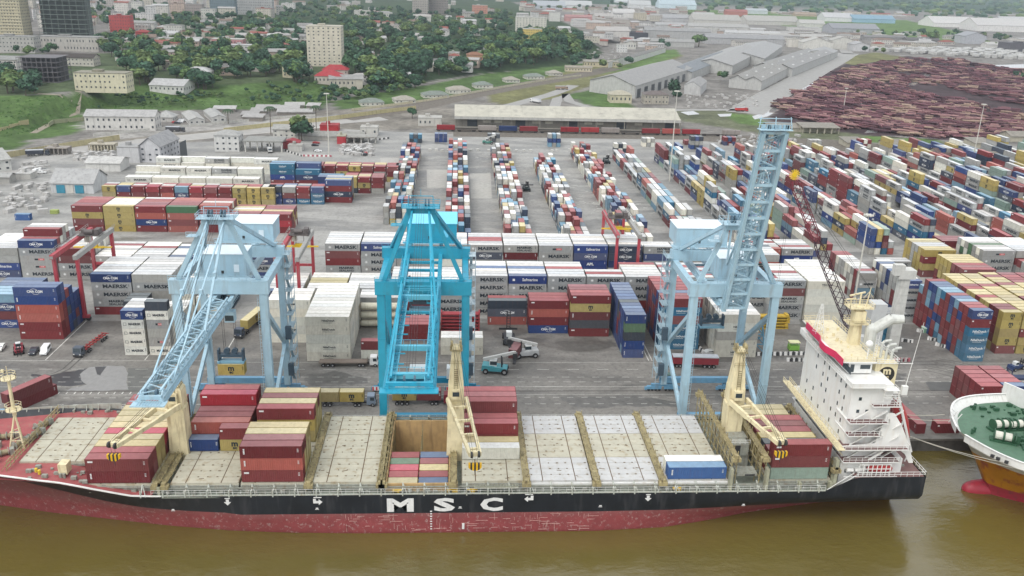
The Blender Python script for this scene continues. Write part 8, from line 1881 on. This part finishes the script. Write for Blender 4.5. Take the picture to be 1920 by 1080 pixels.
# concrete barrier blocks in black and white
blk = mat('barrier_white', (.66, .65, .62), rough=.8, vary=.1); blk2 = mat('barrier_black', (.05, .05, .05), rough=.8); blr = mat('barrier_red', (.35, .10, .12), rough=.8)
def barriers(p, q, n, where, alt=blk2):
    (xa, ya), (xb, yb) = hit(*p), hit(*q)
    mbw = MB(); mbw.prism_x([(-.35, 0), (.35, 0), (.15, .8), (-.15, .8)], -.48, .48); mw = mbw.mesh('barrier_block', blk); md = mbw.mesh('barrier_block', alt)
    for i in range(n):
        t = i/(n-1); o = inst('barrier_block', mw if i % 2 == 0 else md, None, (xa+(xb-xa)*t, ya+(yb-ya)*t, .01), math.atan2(yb-ya, xb-xa)); o.scale = (1.15, 1.15, 1.25)
        tag(o, '%s concrete barrier block in the line %s' % ('white' if i % 2 == 0 else ('black' if alt is blk2 else 'red'), where), 'barrier', 'barrier blocks')
barriers((1362, 667), (1512, 665), 31, 'left of the ship bridge'); barriers((1478, 677), (1512, 677), 8, 'just below the first line')
barriers((1722, 622), (1742, 624), 6, 'by the green skip'); barriers((1742, 637), (1760, 640), 6, 'in the roadway, middle'); barriers((1757, 648), (1772, 652), 6, 'in the roadway, nearest'); barriers((1674, 677), (1702, 677), 8, 'right of the funnel', blr); barriers((1693, 640), (1708, 642), 5, 'beside the blue shelter'); barriers((1300, 640), (1318, 662), 9, 'beside the white block')
barriers((533, 283), (565, 293), 12, 'before the red kiosk'); barriers((566, 293), (620, 294), 14, 'before the parking', blr); barriers((700, 264), (728, 260), 8, 'at the main gate')
mbb = MB(); mbb.bx(-.9, .9, -.7, .7, 0, 1.1); mcube = mbb.mesh('concrete_block', mat('pale_block', (.5, .5, .47), rough=.85))
for i, px in enumerate((806, 818, 829, 841, 882, 896, 916, 927, 956, 968, 982, 995, 1035, 1044, 1068)): x, y = hit(px, 283+rnd.uniform(-1, 1)); tag(inst('concrete_block', mcube, None, (x, y, .01), rnd.uniform(-.2, .2)), ORD[min(13, i)]+' pale concrete block along the far end of the lanes', 'concrete block', 'blocks across the lane ends')
# small things on the apron
def stand(name, label, cat, px, py, parts, rz=0.):
    x, y = hit(px, py); e = thing(name, label, cat, (x, y, 0), rz)
    for nm, m, boxes in parts: mb = MB(); [mb.bx(*b) for b in boxes]; mb.build(nm, m, e)
grn = mat('kiosk_green', C255(122,170,74), rough=.5, vary=.1)
stand('green_kiosk', 'small lime green generator kiosk with a flat top on the apron', 'kiosk', 1487, 656, [('base', grn, [(-1.5,1.5,-1,1,.2,1.6)]), ('roof', mat('kiosk_top', C255(206,206,160), rough=.6), [(-1.6,1.6,-1.1,1.1,2.6,2.8)]), ('post', grn, [(-1.4,-1.2,-.9,-.7,1.6,2.6),(1.2,1.4,-.9,-.7,1.6,2.6),(-1.4,-1.2,.7,.9,1.6,2.6),(1.2,1.4,.7,.9,1.6,2.6)])])
stand('green_skip', 'pale green skip by the foot of the blue and red block', 'skip', 1738, 622, [('body', mat('skip_green', C255(126,164,138), rough=.6), [(-1.6,1.6,-1,1,0,1.5)]), ('rim', mat('skip_rim', C255(186,206,190), rough=.6), [(-1.7,1.7,-1.1,1.1,1.5,1.6)])])
x, y = hit(1674, 664); e = thing('harbour_office', 'white and blue cabin with a green emblem behind the funnel', 'cabin', (x-5, y+4, 0)); mb = MB(); mb.bx(-2.5, 2.6, 0, 3, 0, 11.5); mb.build('white_board', mat('board_white', C255(206,212,216), rough=.5), e); mb = MB(); mb.bx(2.7, 6.2, .5, 3.5, 0, 4.6); mb.bx(2.7, 6.2, .5, 3.5, 4.8, 9); mb.build('blue_cabin', bmat((84,150,184), .5), e); mb = MB(); mb.bx(-1, 8.5, -1.2, 4.2, 11.6, 12); mb.build('roof_slab', bmat((196,198,196), .6, 'roof'), e)
mb = MB()
for s in (1, -1):
    pts = [(-1.7*s*math.cos(t), -.06, 4.6+s*.9*math.sin(t)+s*.3) for t in np.linspace(.2, 2.8, 9)]
    for a, b in zip(pts, pts[1:]): mb.beam(a, b, .05, .38)
mb.build('green_emblem', mat('emblem_green', C255(70,106,96), rough=.5), e)
x, y = hit(1412, 664); e = thing('loading_frame', 'teal steel loading frame under the right crane', 'steel frame', (x, y+5, 0)); mb = MB(); tf = mat('frame_teal', C255(84,132,156), rough=.5, vary=.15)
for a in (-3.5, 3.5):
    for b in (-5, 5): mb.beam((a, b, 0), (a*.6, b*.7, 9.5), .4)
for z, s in ((3, .88), (6, .75), (9.4, .62)):
    for b in (-5, 5): mb.beam((-3.5*s, b*(1-(1-s)*.75), z), (3.5*s, b*(1-(1-s)*.75), z), .3)
    for a in (-3.5, 3.5): mb.beam((a*s, -5*(1-(1-s)*.75), z), (a*s, 5*(1-(1-s)*.75), z), .3)
for b in (-5, 5): mb.beam((-3.5, b, .2), (2.6, b*.82, 6), .25); mb.beam((3.5, b, .2), (-2.6, b*.82, 6), .25)
mb.build('frame', tf, e); add_container('Y', L20, x+3.2, y+9.5, 4.6, 1.4, 'yellow and teal box raised by the teal loading frame', 'containers being moved')
mb = MB(); mb.bx(-1.1, 1.1, -.9, .9, 0, 1.9); o = mb.build('switch_cabinet', mat('cabinet_green', C255(96,120,112), rough=.6)); o.location = (*hit(1258, 712), 0); tag(o, 'green grey switch cabinet at the foot of the right crane', 'cabinet')
x, y = hit(45, 412); tag(add_container('Z', L20, x, y, 0, 0, 'lone blue container on the pale ground at the left', 'containers on the quay'), 'lone blue container on the pale ground at the left', 'shipping container')
x, y = hit(103, 400); o = inst('green_skip', MB().bx(-1.6, 1.6, -1, 1, 0, 1.6).mesh('skip', mat('skip_lime', C255(150,164,90), rough=.6)), None, (x, y, 0)); tag(o, 'yellow green skip on the pale ground at the left', 'skip')
mb = MB()
for _ in range(170):
    px, py = rnd.choice([(rnd.uniform(800, 920), rnd.uniform(290, 360)), (rnd.uniform(890, 990), rnd.uniform(285, 300)), (rnd.uniform(960, 1000), rnd.uniform(300, 380)), (rnd.uniform(1060, 1120), rnd.uniform(280, 380)), (rnd.uniform(1040, 1230), rnd.uniform(380, 400))]); x, y = hit(px, py); w = rnd.uniform(.4, 3.2); mb.box((x, y, .06), (w, rnd.uniform(.15, .5), .1), rnd.uniform(-.15, .15))
tag(mb.build('lane_debris', mat('debris_white', (.55, .55, .52), rough=.8)), 'pale debris and broken boards lying in the yard lanes', 'debris', kind='stuff')
# tyre fenders on the quay wall
for i in range(14):
    x = -112+i*17.; e = MB(); e.tube((x-.9, 186.6, -1.4), (x+.9, 186.6, -1.4), .6, 10); o = e.build('quay_fender', tyrem); tag(o, ORD[min(13, i)]+' black cylindrical fender along the quay wall, counted from the bow', 'fender', 'quay fenders')
